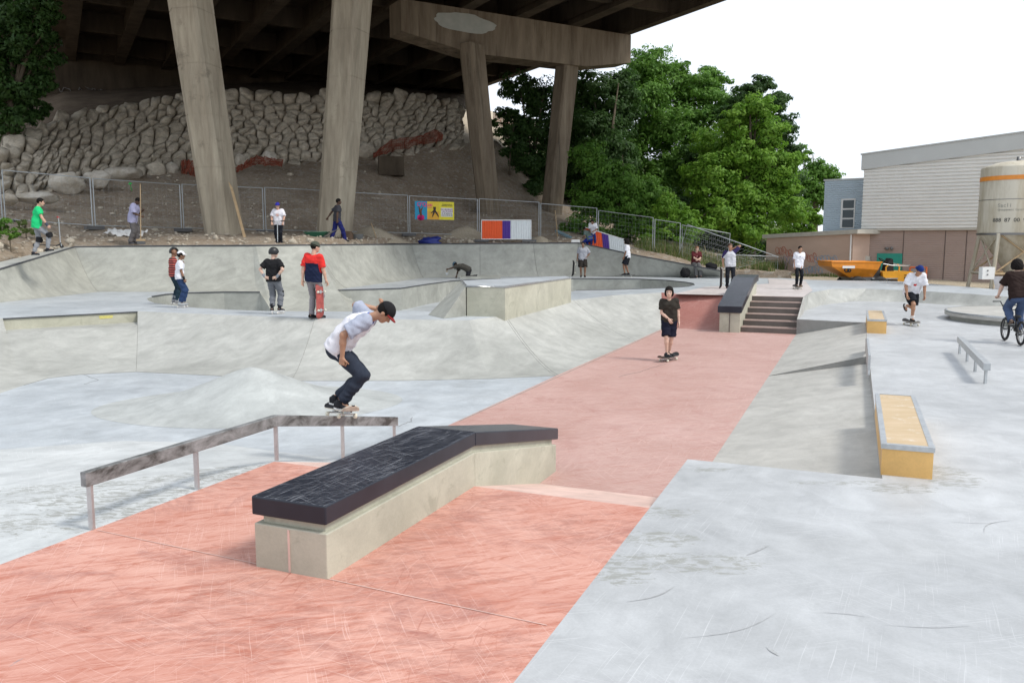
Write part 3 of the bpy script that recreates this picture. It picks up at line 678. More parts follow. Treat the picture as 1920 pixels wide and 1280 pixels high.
crack([G(x, y, ZR+.002) for x, y in ((150, 700), (185, 712), (150, 722))]); crack([G(x, y, ZR+.003) for x, y in ((1246, 682), (1200, 697), (1150, 708))]); crack([G(x, y, ZR+.002) for x, y in ((745, 800), (770, 790), (775, 780))])
struct(cr, 'hairline_cracks', plain('crack_dark', (.2, .2, .19), .9), 'hairline cracks in the concrete floors', 'crack')
# ------------------------------------------------------------------ ground beyond the park
g = MB(); xs = [-900, -300, -120, -60, -30, 0, 30, 60, 120, 300, 900]; ys = [-200, -60, 0, 30, 60, 120, 300, 1500]
g.grid([[Vector((x, y, -1.2 if y < 60 else -1.0)) for x in xs] for y in ys], sm=False)
struct(g, 'ground', M['soil'], 'brown ground stretching to the horizon', 'ground')

def patch(rows, cols, amp=.12, sub_r=10, freq=.5, seed=0, mb=None, sharp=()):
    # rows: list of {px: (py, Y)} given as lists of (px, py, Y), interpolated at cols
    def at_(row, x):
        row = sorted(row)
        if x <= row[0][0]: a = b = row[0]; t = 0
        elif x >= row[-1][0]: a = b = row[-1]; t = 0
        else:
            for a, b in zip(row, row[1:]):
                if a[0] <= x <= b[0]: t = (x-a[0])/(b[0]-a[0]); break
        return D(x, lerp(a[1], b[1], t), lerp(a[2], b[2], t))
    L = [[at_(r, x) for x in cols] for r in rows]; out_ = []
    for i in range(len(L)-1):
        for k in range(sub_r):
            t = k/sub_r; out_.append([lerp(a, b, t) for a, b in zip(L[i], L[i+1])])
    out_.append(L[-1]); n = len(out_)
    for i, r in enumerate(out_):
        e = min(1, i/4)
        for j, p in enumerate(r):
            q = p*freq+Vector((seed, 0, 0)); p.z += amp*e*(noise.noise(q)+.5*noise.noise(q*2.3)+.35*noise.noise(q*5))
    mb = mb or MB(); mb.grid(out_); return mb
wt = [(960+1550*(p.x)/(p.y*CP-(p.z-CAMZ)*SP), 0, 0) for p in outn]
def proj(p):
    d = Vector(p)-Vector((0, 0, CAMZ)); yy = d.y*CP-d.z*SP; zz = d.y*SP+d.z*CP
    return (960+F_PX*d.x/yy, 640-F_PX*zz/yy, p.y)
row_top = sorted([(lambda q: (q[0], q[1]+1.5, q[2]+.02))(proj(p)) for p in outn])
row_low = [(x, y+14, Y+.05) for x, y, Y in row_top]
row_ter = [(-400, 480, 24), (0, 455, 27), (150, 449, 31.3), (350, 449, 31.5), (600, 449, 32.5), (780, 450, 40.6), (1000, 451, 42.4), (1080, 449, 42.6), (1200, 468, 42.5), (1350, 497, 41.5), (1480, 516, 42)]
row_fen = [(-400, 400, 31), (0, 416, 32), (177, 430, 33), (343, 434, 35.8), (500, 437, 37.5), (640, 440, 40.5), (767, 442, 42.5), (897, 445, 43), (1012, 447, 44), (1120, 452, 44.6), (1225, 476, 43), (1275, 483, 42.8), (1400, 500, 43), (1480, 512, 44)]
row_mid = [(-400, 380, 36), (0, 392, 36), (200, 382, 40), (343, 380, 41), (500, 384, 41), (640, 385, 43), (767, 385, 48), (897, 395, 51), (1012, 405, 51), (1120, 430, 51), (1225, 462, 50), (1350, 480, 50), (1480, 505, 50)]
row_bas = [(-400, 370, 37.5), (0, 368, 38), (60, 360, 39), (150, 340, 42), (250, 325, 45), (343, 313, 47.5), (600, 302, 51), (750, 290, 54), (850, 270, 57), (930, 262, 60), (1012, 350, 60), (1120, 400, 60), (1250, 440, 60), (1350, 470, 60), (1480, 503, 60)]
cols = [-400+i*12 for i in range(158)]
eb = patch([row_low, row_top, row_ter, row_fen, row_mid, row_bas], cols, .16, 9, .55)
eb2 = struct(eb, 'embankment', M['soil'], 'bare brown earth slope strewn with stones under the bridge', 'slope')
# behind the boulder wall up to the abutment
wall_top = [(-60, 312, 39), (0, 290, 40), (50, 268, 42), (100, 238, 45), (200, 200, 49), (350, 190, 52), (600, 187, 55), (750, 190, 58), (850, 196, 62), (880, 205, 70)]
row_t2 = [(x, y+3, Y+.3) for x, y, Y in wall_top]
row_up = [(-60, 270, 46), (50, 230, 50), (120, 185, 54), (350, 172, 60), (600, 168, 62), (750, 170, 68), (880, 176, 80)]
row_ab = [(-60, 220, 56), (50, 190, 62), (120, 168, 68), (350, 155, 72), (600, 150, 74), (880, 165, 90)]
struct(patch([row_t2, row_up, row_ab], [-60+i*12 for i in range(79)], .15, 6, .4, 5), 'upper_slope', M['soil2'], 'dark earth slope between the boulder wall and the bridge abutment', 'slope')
# sandy cutting seen between the pillars
r1_ = [(840, 262, 60), (930, 262, 61), (1012, 350, 61)]; 
struct(patch([[(830, 290, 58), (930, 275, 60), (1020, 350, 62)], [(830, 240, 75), (930, 242, 78), (1020, 250, 80)], [(830, 200, 100), (870, 196, 100), (905, 204, 104), (945, 214, 110), (1020, 225, 115)]], [830+i*8 for i in range(24)], .3, 8, .2, 9), 'sand_slope', M['gravel'], 'sunlit pale sand slope beyond the bridge', 'slope')
# right hand yard and far field
struct(patch([[(1340, 540, 38), (1500, 526, 40), (1700, 529, 37.5), (1960, 552, 31), (2300, 590, 26)], [(1340, 500, 44), (1500, 512, 44), (1700, 518, 43), (1960, 528, 40), (2300, 545, 38)], [(1340, 478, 70), (2300, 480, 70)], [(1340, 458, 400), (2300, 458, 400)]],
             [1340+i*20 for i in range(49)], .06, 5, .5, 3), 'yard', M['gravel'], 'pale gravel yard in front of the building', 'yard')
def tri_pile(name, px, py, Y, w_, h_, label, mat='gravel', group=None, dx=0):
    c = D(px, py, Y); rows = []
    for i in range(13):
        r = i/12; row = []
        for k in range(29):
            q = 2*math.pi*k/28; rr = w_*r*(1+.18*noise.noise(Vector((math.cos(q)*1.3, math.sin(q)*1.3, px*.1)))); z = h_*(1-r)**.95*1.0-.12*h_*max(0, .25-r)*4
            row.append(c+Vector((math.cos(q)*rr+dx*(1-r), math.sin(q)*rr*.8, z-.1*r+.03*noise.noise(Vector((q, r*4, px))))))
        rows.append(row)
    rows = [[p for p in r[:-1]]+[r[0]] for r in rows]
    return single(MB().grid(rows), name, M[mat], label, 'pile', group)
gp = 'gravel heaps behind the back wall'
tri_pile('gravel_heap', 705, 452, 39.3, 1.6, .80, 'gravel heap with a spade standing in it', group=gp, dx=-.3)
tri_pile('gravel_heap', 868, 452, 43.2, 1.8, .90, 'tallest pointed gravel heap left of the striped barrier', group=gp, dx=.2)
tri_pile('gravel_heap', 1012, 458, 42.4, .95, .50, 'small gravel heap right of the striped barrier', group=gp)

# ------------------------------------------------------------------ bridge
ZD = 15.6
br = thing('road_bridge', 'broad concrete road bridge on splayed pillars crossing overhead', 'bridge', B(45, 28, 0))
D0, D1 = 25.0, 74.0  # near deck end, out of view, cut short to let skylight onto the park
gird = [1.9, 5.2, 8.6, 12.1, 15.3, 18.2, 21.9, 25.6, 29.5, 33.6]
for c in gird:
    wd = .75 if c != 33.6 else .6; mb = MB()
    pr_ = [(c-wd/2, ZD), (c+wd/2, ZD), (c+wd/2-.1, ZD+.35), (c+.18, ZD+.5), (c+.18, ZD+1.6), (c-.18, ZD+1.6), (c-.18, ZD+.5), (c-wd/2+.1, ZD+.35)]
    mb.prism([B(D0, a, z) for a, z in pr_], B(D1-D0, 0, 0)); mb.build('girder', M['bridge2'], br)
for d in (27, 34, 41, 48, 55.5, 63, 70):
    for a, b in zip(gird, gird[1:]): MB().frame(B(d, a+.18, ZD+.35), B(0, b-a-.36, 0), B(.35, 0, 0), (0, 0, 1.25)).build('cross_beam', M['bridge2'], br)
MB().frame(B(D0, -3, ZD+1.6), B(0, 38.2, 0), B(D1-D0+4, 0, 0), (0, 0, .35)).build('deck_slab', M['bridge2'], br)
MB().frame(B(D0, 35.0, ZD+1.5), B(0, .3, 0), B(D1-D0+4, 0, 0), (0, 0, .9)).build('parapet', M['bridge'], br)
MB().frame(B(D0, -3.1, ZD+1.5), B(0, .3, 0), B(D1-D0+4, 0, 0), (0, 0, .9)).build('parapet', M['bridge'], br)
mb = MB().frame(B(72, -4, 8), B(0, 36, 0), B(1.5, 0, 0), (0, 0, ZD-8+.2)).frame(B(72.4, -4, ZD), B(0, 39, 0), B(1.5, 0, 0), (0, 0, 1.7))
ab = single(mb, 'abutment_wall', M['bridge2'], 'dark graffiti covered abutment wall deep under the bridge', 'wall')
# graffiti on the abutment
gm = plain('faded_graffiti', (.20, .19, .18), .9, 0, .5, 3); mb = MB(); random.seed(11)
for k in range(34):
    c0 = 1.5+k*.82; z0 = 13.1+random.uniform(-.3, .3); pts = []
    q = B(71.97, c0, z0)
    for i in range(9): pts.append(B(71.96, c0+.42*math.cos(i*random.uniform(.5, 1.2)), z0+.55*math.sin(i*random.uniform(.6, 1.3))))
    mb.tube(pts, .045, 4)
mb.build('graffiti', gm, ab)

def pillar(name, base, top, label, wd=1.75, dp=1.35, av=(.98, -.2), mat='bridge'):
    base, top = Vector(base), Vector(top); t = thing(name, label, 'pillar', base, group='splayed bridge pillars')
    a = Vector((*av, 0)).normalized(); b = Vector((-a.y, a.x, 0)); L = top-base; n = 7
    def ring(f, s=1.0, e=0):
        p = base+L*f; w_, d_ = wd*s/2, dp*s/2; ch = .42
        return [p-a*(w_)-b*(d_-ch), p-a*(w_-ch)-b*d_, p+a*(w_-.12)-b*d_, p+a*w_-b*(d_-.12), p+a*w_+b*d_, p-a*w_+b*d_]
    mb = MB(); fr = [0, .17, .33, .5, .66, .83, 1.0]
    for f0, f1 in zip(fr, fr[1:]):      # lifts with pour joints
        r0_, r1_, r2_, r3_ = ring(f0, lerp(1.0, 1.12, f0)), ring(f1-.0022, lerp(1.0, 1.12, f1)), ring(f1-.0022, lerp(1, 1.12, f1)*.985), ring(f1, lerp(1, 1.12, f1)*.985)
        for A, B_ in ((r0_, r1_), (r1_, r2_), (r2_, r3_)):
            mb.add(A+B_, [(i, (i+1) % 6, 6+(i+1) % 6, 6+i) for i in range(6)])
    mb.build('shaft', M[mat], t)
    return t
def leg_at(px, py, Y, zdrop=1.0):
    p = D(px, py, Y); return p
A0, B0_, C0, E0 = leg_at(422, 445, 34.8), leg_at(617, 432, 37.2), leg_at(922, 440, 50.5), leg_at(1021, 440, 53.0)
cdir = Vector((CX, CY, 0))
for p, sgn, lb, H_ in ((A0, -1, 'left pillar of the near pair, leaning left, with a plank against it', 13.3), (B0_, 1, 'right pillar of the near pair, leaning right, behind the wheelbarrow', 13.3)):
    bs = p-Vector((0, 0, 1.2)); pillar('bridge_pillar', bs-cdir*sgn*-.0, Vector((p.x, p.y, 0))+cdir*sgn*1.25+Vector((0, 0, H_)), lb, 1.36, 1.15, (.97, -.25) if sgn < 0 else (.93, -.37))
cl = D(880, 108, 50.2); dr_ = D(1060, 130, 54.6)
for p, q, lb in ((C0, cl, 'left pillar of the far pair under the cross beam, leaning left'), (E0, dr_, 'right pillar of the far pair under the cross beam, leaning right')):
    bs = p-Vector((0, 0, 1.5)); pillar('bridge_pillar', bs, Vector((q.x, q.y, 13.6)), lb, 1.12, 1.12, (.80, -.60) if 'left pillar' in lb else (.72, -.69), 'bridge3')
# far cross beam
xl, xr = D(752, 13, 48), D(1183, 78, 56.2); ax = Vector((xr.x-xl.x, xr.y-xl.y, 0)); Ln = ax.length; ax.normalize(); nb = Vector((-ax.y, ax.x, 0))
cb = thing('cross_beam', 'heavy stained concrete cross beam carried by the far pair of pillars', 'beam', Vector((xl.x, xl.y, ZD-2)), group='cross beams')
o = Vector((xl.x, xl.y, 0))
prof = [(0, ZD), (Ln, ZD), (Ln, ZD-1.75), (12.7, ZD-2.35), (4.4, ZD-2.45), (0, ZD-1.75)]
MB().prism([o+ax*s_+Vector((0, 0, z)) for s_, z in prof], nb*1.7).build('beam', M['bridge3'], cb)
pts = []
for k in range(30):
    q = 2*math.pi*k/30; r = 1+.22*noise.noise(Vector((math.cos(q)*2, math.sin(q)*2, 3)))
    pts.append(o+ax*(4.0+2.0*r*math.cos(q))-nb*.012+Vector((0, 0, ZD-.8+.52*r*math.sin(q)-.10*math.cos(q)*0)))
MB().prism(pts, -nb*.01).build('repair_patch', M['patch'], cb)
for c0, lb in ((A0, 'near'),):
    o2 = B(0, 0, 0); a0 = Vector((A0.x, A0.y, 0))-cdir*4.5
    cb2 = thing('cross_beam', 'heavy concrete cross beam on the near pair of pillars, above the picture edge', 'beam', a0+Vector((0, 0, 14)), group='cross beams')
    MB().prism([a0+cdir*s_+Vector((0, 0, z)) for s_, z in [(0, ZD), (16, ZD), (16, ZD-1.7), (11.5, ZD-2.4), (3.4, ZD-2.4), (0, ZD-1.7)]], Vector((-cdir.y, cdir.x, 0))*1.7).build('beam', M['bridge'], cb2)
# plank leaning on near left pillar and loose timber
pk = single(MB().prism([D(436, 352, 33.9), D(462, 448, 33.3), D(457, 448, 33.3), D(428, 340, 33.9)], (0, .04, 0)), 'timber_plank', M['wood'], 'pale timber plank leaning against the near left pillar', 'plank')
single(MB().bar(D(384, 450, 32.6), D(462, 452, 32.2), .12, .05), 'timber_plank', M['wood'], 'timber plank lying on the ground in front of the near left pillar', 'plank')

# ------------------------------------------------------------------ boulder wall
def boulder_wall():
    random.seed(21)
    row_b = [(x, y, Y) for x, y, Y in row_bas if x <= 850]
    X0, X1 = -60, 862
    def itp(row, x):
        row = sorted(row)
        if x <= row[0][0]: return row[0][1:]
        for a, b in zip(row, row[1:]):
            if x <= b[0]: t = (x-a[0])/(b[0]-a[0]); return (lerp(a[1], b[1], t), lerp(a[2], b[2], t))
        return row[-1][1:]
    def surf(u, v):                     # u = px, v = 0..1 up
        yb, Yb = itp(row_b, u); yt, Yt = itp(wall_top, u)
        a = D(u, yb+8, Yb); b = D(u, yt, Yt); return lerp(a, b, v)
    # real-space parameterisation: arclength along the base, height
    N = 200; us = [X0+(X1-X0)*i/N for i in range(N+1)]; cum = [0]
    for a, b in zip(us, us[1:]): cum.append(cum[-1]+(surf(b, .5)-surf(a, .5)).length)
    def u_of(s):
        s = min(max(s, 0), cum[-1])
        for i in range(N):
            if s <= cum[i+1]: return us[i]+(us[i+1]-us[i])*(s-cum[i])/max(1e-6, cum[i+1]-cum[i])
        return us[-1]
    mb = MB(); s = 0; sites = []
    Hh = lambda s_: (surf(u_of(s_), 1)-surf(u_of(s_), 0)).length
    hmax = 6.5; rh = .50; k = 0; y = rh*.5
    while y < hmax:
        x = (k % 2)*.4
        while x < cum[-1]:
            w_ = random.uniform(.42, 1.15)
            if y < Hh(x)+.15: sites.append((x+w_/2+random.uniform(-.1, .1), y+random.uniform(-.2, .2)))
            x += w_
        y += rh*random.uniform(.92, 1.1); k += 1
    for i, (x, y) in enumerate(sites):
        poly = [(x-1, y-.75), (x+1, y-.75), (x+1, y+.75), (x-1, y+.75)]
        for j, (a, b) in enumerate(sites):
            if i == j or abs(a-x) > 2.2 or abs(b-y) > 1.6: continue
            mx_, my_ = (a+x)/2, (b+y)/2; nx, ny = a-x, b-y; np_ = []
            for p, q in zip(poly, poly[1:]+poly[:1]):
                dp = (p[0]-mx_)*nx+(p[1]-my_)*ny; dq = (q[0]-mx_)*nx+(q[1]-my_)*ny
                if dp <= 0: np_.append(p)
                if (dp < 0) != (dq < 0) and dp != dq:
                    t = dp/(dp-dq); np_.append((p[0]+(q[0]-p[0])*t, p[1]+(q[1]-p[1])*t))
            poly = np_
            if len(poly) < 3: break
        if len(poly) < 3: continue
        # resample to 16 points, round the corners
        n = 16; per = [math.dist(p, q) for p, q in zip(poly, poly[1:]+poly[:1])]; T = sum(per); pts = []
        for m in range(n):
            d_ = T*m/n; j = 0
            while d_ > per[j]: d_ -= per[j]; j += 1
            p, q = poly[j], poly[(j+1) % len(poly)]; t = d_/max(per[j], 1e-6); pts.append((p[0]+(q[0]-p[0])*t, p[1]+(q[1]-p[1])*t))
        for _ in range(1): pts = [((pts[m-1][0]+2*pts[m][0]+pts[(m+1) % n][0])/4, (pts[m-1][1]+2*pts[m][1]+pts[(m+1) % n][1])/4) for m in range(n)]
        cx = sum(p[0] for p in pts)/n; cy = sum(p[1] for p in pts)/n; rings = []
        dep = random.uniform(.2, .42); tx, ty = random.uniform(-.5, .5), random.uniform(-.55, .35); sd_ = random.random()*50
        for sc, out_d in ((.95, -.25), (.965, 0.0), (.92, dep*.62), (.80, dep*.93), (.42, dep), (.02, dep*1.02)):
            ring = []
            for p in pts:
                xx, yy = cx+(p[0]-cx)*sc, cy+(p[1]-cy)*sc; u = u_of(xx); hh = Hh(xx)
                b3 = surf(u, 0); t3 = surf(u, 1); ex = surf(min(u+6, X1+6), .5)-surf(u-6, .5); up3 = (t3-b3).normalized()
                nrm = ex.cross(up3).normalized()
                if nrm.y > 0: nrm = -nrm
                q3 = b3+up3*yy; j_ = .12*noise.noise(Vector((xx*2.6, yy*2.6, sd_)))+.06*noise.noise(Vector((xx*7, yy*7, sd_)))
                ring.append(q3+nrm*(out_d+(j_+tx*(xx-cx)+ty*(yy-cy) if out_d > 0.05 else 0)))
            rings.append(ring+[ring[0]])
        mb.grid(rings)
    ms = MB(); bk = []
    for v in (0, 1): bk.append([surf(u, v)+Vector((0, .45, 0)) for u in us])
    ms.grid(bk, sm=False)
    t = thing('boulder_wall', 'long retaining wall of piled limestone boulders on the slope under the bridge', 'wall', surf(400, 0))
    ms.build('backing', M['soil2'], t); mb.build('boulders', M['stone'], t)  # dark backing colour stands in for shade in the gaps between boulders
boulder_wall()
random.seed(5)
for i, (px, py, Y, rx, rz, mt, lb) in enumerate([
    (126, 341, 40.2, .95, .62, 'stone2', 'largest pale boulder at the foot of the boulder wall'), (182, 336, 41.5, .72, .48, 'stone2', 'rounded pale boulder right of the largest one'),
    (232, 327, 44, 1.1, .42, 'stone2', 'long flat white boulder on the slope below the wall'), (290, 320, 46, .62, .55, 'stone', 'brownish upright boulder beside the small white one'),
    (320, 318, 46.5, .42, .5, 'stone2', 'small white upright boulder left of the near left pillar'), (68, 372, 36.5, .95, .30, 'stone2', 'flat white boulder behind the green shirted boy'),
    (14, 372, 36.0, .55, .3, 'stone', 'grey boulder at the left picture edge behind the fence'), (683, 283, 52.6, .7, .5, 'stone', 'rounded boulder right of the near right pillar'),
    (505, 295, 49.8, .55, .38, 'stone2', 'white boulder beside the orange netting'), (556, 288, 51, .6, .42, 'stone', 'dull boulder between the near pillars'), (770, 269, 55, .36, .32, 'stone2', 'small pinkish boulder on top of the slope'), (450, 300, 48.5, .38, .42, 'stone2', 'pale boulder just right of the near left pillar')]):
    pls = []
    for _ in range(15):
        v_ = Vector((random.gauss(0, 1), random.gauss(0, 1), random.gauss(0, 1))).normalized(); pls.append((v_, random.uniform(.62, .92)))
    rk = MB().ball((0, 0, 0), 1, 34); vs_ = []
    for v_ in rk.v:
        v_ = Vector(v_); v_.normalize(); s_ = min([1.0]+[d_/v_.dot(n_) for n_, d_ in pls if v_.dot(n_) > .2]); v_ = v_*(s_+.05*noise.noise(v_*5+Vector((i, 0, 0)))+.03*noise.noise(v_*11))
        vs_.append(tuple(D(px, py, Y)+Vector((v_.x*rx, v_.y*rx*.7, v_.z*rz))))
    rk.v = vs_; single(rk, 'boulder', M[mt], lb, 'boulder', 'loose boulders at the foot of the wall')
mb = MB(); random.seed(8)                # scattered stones: uncountable
evs = eb2.data.vertices
for i in range(2600):
    v = evs[random.randrange(len(evs))].co
    if v.z < 1.6: continue
    r = random.uniform(.025, .09)*(1 if random.random() < .94 else 2.2)
    mb.ball(v+Vector((random.uniform(-.3, .3), random.uniform(-.3, .3), r*.2)), (r, r*random.uniform(.6, 1), r*random.uniform(.4, .8)), 5, disp=.6, seed=i)
mb.build('scattered_stones', M['stone'], kind='stuff', label='loose stones strewn over the earth slope', category='stones')
# concrete pad, orange netting, marker, cloth, tarp
single(MB().box(D(733, 312, 50.5), (1.5, 1.0, 1.1), .2), 'concrete_block', M['bridge2'], 'dark square concrete block half buried in the slope', 'block')
def net(cols_, lb, seed):
    rows = []; n = 28
    for k in range(6):
        r = []
        for i in range(n+1):
            t = i/n*(len(cols_)-1); a = cols_[min(int(t), len(cols_)-2)]; b = cols_[min(int(t), len(cols_)-2)+1]; f = t-int(t) if t < len(cols_)-1 else 1
            top_, bot_, x, Y = [lerp(a[q], b[q], f) for q in (1, 2, 0, 3)]
            p = D(x, lerp(top_, bot_, k/5), Y); p += Vector((.1*noise.noise(Vector((i*.4, k, seed))), .25*noise.noise(Vector((i*.5, k*.7, seed+4))), .15*noise.noise(Vector((i*.7, k*.4, seed+9))))); r.append(p)
        rows.append(r)
    mb = MB()
    for r in rows: mb.tube(r, .018, 3, cap=False)
    for i in range(0, n+1):
        mb.tube([r[i] for r in rows], .015, 3, cap=False)
    for k in range(5):
        for i in range(n):
            for f in (.5,):
                mb.tube([lerp(rows[k][i], rows[k][i+1], f), lerp(rows[k+1][i], rows[k+1][i+1], f)], .009, 3, cap=False)
        for f in (.33, .66): mb.tube([lerp(a, b, f) for a, b in zip(rows[k], rows[k+1])], .010, 3, cap=False)
    single(mb, 'safety_netting', M['net'], lb, 'netting', 'orange safety netting on the slope')
net([(340, 302, 328, 46.2), (352, 300, 332, 46), (372, 304, 330, 45.8)], 'orange netting left of the near left pillar', 1)
net([(443, 316, 322, 46), (480, 292, 308, 47.8), (530, 300, 312, 48)], 'orange netting lying between the near pillars', 2)
net([(700, 288, 296, 51.5), (735, 262, 284, 53.5), (790, 255, 270, 54.6), (815, 243, 268, 55.4), (830, 250, 262, 56)], 'orange netting along the slope top right of the near right pillar', 3)
net([(925, 212, 236, 72), (950, 210, 238, 72), (975, 225, 240, 72)], 'orange netting by the sunlit sand beyond the far pillars', 4)
single(MB().bar(D(243, 339, 36.8), D(247, 356, 36.8), .05, .05).bar(D(241, 344, 36.7), D(247, 343, 36.7), .05, .05), 'marker_ribbon', plain('green_ribbon', (.02, .5, .08), .6), 'green ribbon tied to the top of the fence', 'ribbon')
mb = MB(); rows = []
for k in range(8):
    rows.append([D(208+70*i/14, 437+8*k/7-3*(i < 3), 32.6)+Vector((0, -.7*k/7, .22*noise.noise(Vector((i*.8, k*.8, 2)))+.08)) for i in range(15)])
single(mb.grid(rows), 'cloth_sheet', M['white'], 'crumpled white sheet lying behind the broom worker', 'sheet')
single(MB().ball(D(806, 453.5, 40.3), (.55, .35, .28), 16, disp=.7, seed=4), 'blue_tarp', plain('blue_plastic', (.015, .03, .22), .5), 'crumpled dark blue tarp at the top of the back wall', 'tarp')

# ------------------------------------------------------------------ mesh fence panels
def fence_panel(a, b, h0, label, feet=True):
    a, b = Vector(a), Vector(b); t = thing('fence_panel', label, 'fence', a, group='steel mesh construction fence panels')
    up = Vector((0, 0, 1)); L = (b-a).length; d = (b-a).normalized(); a2, b2 = a+d*.05, b-d*.05
    z = lambda p, hh: p+up*hh
    mb = MB()
    for p in (a2, b2): mb.tube([z(p, .02), z(p, h0)], .024, 6)
    mb.tube([z(a2, h0), z(b2, h0)], .022, 6); mb.tube([z(a2, .15), z(b2, .15)], .02, 6); mb.build('frame', M['steelf'], t)
    mb = MB(); n = int(L/.2)
    for i in range(1, n):
        p = lerp(a2, b2, i/n); mb.frame(z(p, .15)-d*.0012, d*.0024, Vector((-d.y, d.x, 0))*.0024, (0, 0, h0-.15))
    for k in range(1, 8):
        hh = lerp(.15, h0, k/8); mb.frame(z(a2, hh), b2-a2, Vector((-d.y, d.x, 0))*.003, (0, 0, .003))
    mb.build('wire_mesh', M['steelf'], t)
    if feet:
        for p in (a,): MB().box(p+Vector((0, 0, .06)), (.7, .25, .14), math.atan2(d.y, d.x)).build('foot_block', M['block'], t)
    return t
M['steelf'] = plain('weathered_fence_steel', (.42, .45, .46), .45, .4)
M['block'] = plain('fence_foot_concrete', (.12, .12, .12), .85)
fp = [(-170, 405, 306, 31), (8, 418, 318, 32), (177, 430, 335, 33), (343, 434, 346, 35.9), (497, 437, 352, 37.6), (640, 440, 358, 39.6), (767, 442, 368, 42), (897, 447, 373, 43), (1012, 452, 379, 44), (1120, 460, 393, 44.6), (1225, 476, 410, 43), (1276, 484, 420, 42.6)]
names = ['beyond the left edge', 'behind the green shirted boy', 'behind the broom worker', 'crossing the near left pillar', 'between the near pillars', 'from the near right pillar to the poster', 'carrying the bright poster', 'behind the striped barrier', 'right of the far pillars', 'in front of the bushes', 'at the start of the weeds']
for (p, q, nm) in zip(fp, fp[1:], names):
    a, b = D(p[0], p[1], p[3]), D(q[0], q[1], q[3]); h0 = (D(p[0], p[2], p[3]).z-a.z+D(q[0], q[2], q[3]).z-b.z)/2
    fence_panel(a, b, h0, 'mesh fence panel '+nm)
# collapsed panels on the right
def frame_panel(c4, label):
    t = thing('fence_panel', label, 'fence', c4[0], group='steel mesh construction fence panels')
    mb = MB(); mb.tube(c4+[c4[0]], .025, 6, cap=False); mb.build('frame', M['steelf'], t)
    mb = MB()
    for i in range(1, 24): mb.tube([lerp(c4[0], c4[1], i/24), lerp(c4[3], c4[2], i/24)], .003, 3, cap=False)
    for i in range(1, 8): mb.tube([lerp(c4[0], c4[3], i/8), lerp(c4[1], c4[2], i/8)], .003, 3, cap=False)
    mb.build('wire_mesh', M['steelf'], t)
frame_panel([D(1270, 486, 42.4), D(1345, 512, 40.8), D(1460, 482, 41.2), D(1289, 421, 42.2)], 'fallen mesh panel leaning over at a slant behind the seated man')
frame_panel([D(1279, 485, 42.8), D(1362, 506, 43), D(1369, 438, 43), D(1279, 422, 42.8)], 'last upright mesh panel beside the fallen one')
frame_panel([D(1345, 520, 43.5), D(1458, 521, 44), D(1458, 481, 44), D(1345, 477, 43.5)], 'low mesh panel in the weeds before the pink wall')

# ------------------------------------------------------------------ poster on the fence
po = D(778, 411, 41.9); pe = D(851.5, 412.5, 42.6); pt_ = D(779.5, 377, 41.9); ux = (pe-po).normalized(); W_ = (pe-po).length; H_ = pt_.z-po.z; uz = Vector((0, 0, 1)); un = ux.cross(uz)
ps = thing('poster_banner', 'yellow and blue festival poster hung on the mesh fence', 'poster', po)
def rect(x0, y0, x1, y1, lay, mat, nm):
    MB().frame(po+ux*(x0*W_)+uz*(y0*H_)+un*(lay*.006), ux*((x1-x0)*W_), un*.004, uz*((y1-y0)*H_)).build(nm, mat, ps)
cc = lambda n_, c_: plain(n_, c_, .5, 0, .06)
rect(0, 0, .31, 1, 1, cc('poster_blue', (.01, .30, .52)), 'blue_panel'); rect(.31, 0, .62, 1, 1, cc('poster_gold', (.78, .42, .03)), 'gold_panel'); rect(.62, 0, 1, 1, 1, cc('poster_yellow', (.80, .70, .03)), 'yellow_panel')
rect(.31, .45, .62, 1, 2, cc('poster_yellow2', (.82, .62, .03)), 'yellow_field'); rect(.66, .17, .96, .66, 2, M['white'], 'white_panel')
pk_ = cc('poster_magenta', (.75, .02, .2)); dk = cc('poster_ink', (.05, .03, .03)); pu = cc('poster_purple', (.25, .04, .2))
T = lambda b_, s_, x, y, m_, st=1.0, nm='lettering': text(b_, s_, po+ux*(x*W_)+uz*(y*H_)+un*.02, ux, uz, m_, ps, nm, stretch=st)
T("O'Quai", .27, .25, .82, pk_, 1.0); T('festival', .08, .37, .66, pk_, 1.1)
T('Renseignements au', .065, .82, .86, dk); T('Bibliotheque municipale', .06, .82, .78, dk)
T('DU 18 JUILLET', .10, .81, .57, pu); T('AU 22 AOUT', .10, .84, .46, pu); T('01 67 68 20 20', .085, .81, .35, dk); T('www 16 20 20 20', .08, .81, .25, dk)
mb = MB(); q = lambda x, y, l=.012: po+ux*(x*W_)+uz*(y*H_)+un*l
for x, y, r in ((.12, .10, .085), (.17, .10, .085), (.145, .06, .07)): mb.lathe(q(x, y), [(0, .01), (r*1.6, .01), (r*1.6, 0)], 16, axis=un)
mb.build('red_shape', pk_, ps)
mb = MB().tube([q(.145, .2), q(.14, .45), q(.10, .72)], [.03, .07, .02], 6).tube([q(.14, .45), q(.2, .68)], [.05, .02], 6).tube([q(.15, .42), q(.17, .18)], [.05, .015], 6)
mb.build('dancer_figure', cc('poster_brown', (.16, .06, .02)), ps)
mb = MB().tube([q(.50, .70), q(.50, .5), q(.44, .15)], [.08, .06, .02], 6).tube([q(.50, .5), q(.56, .33), q(.60, .15)], [.05, .04, .02], 6).tube([q(.48, .5), q(.41, .35)], [.04, .02], 6)
mb.build('dancer_figure', dk, ps)

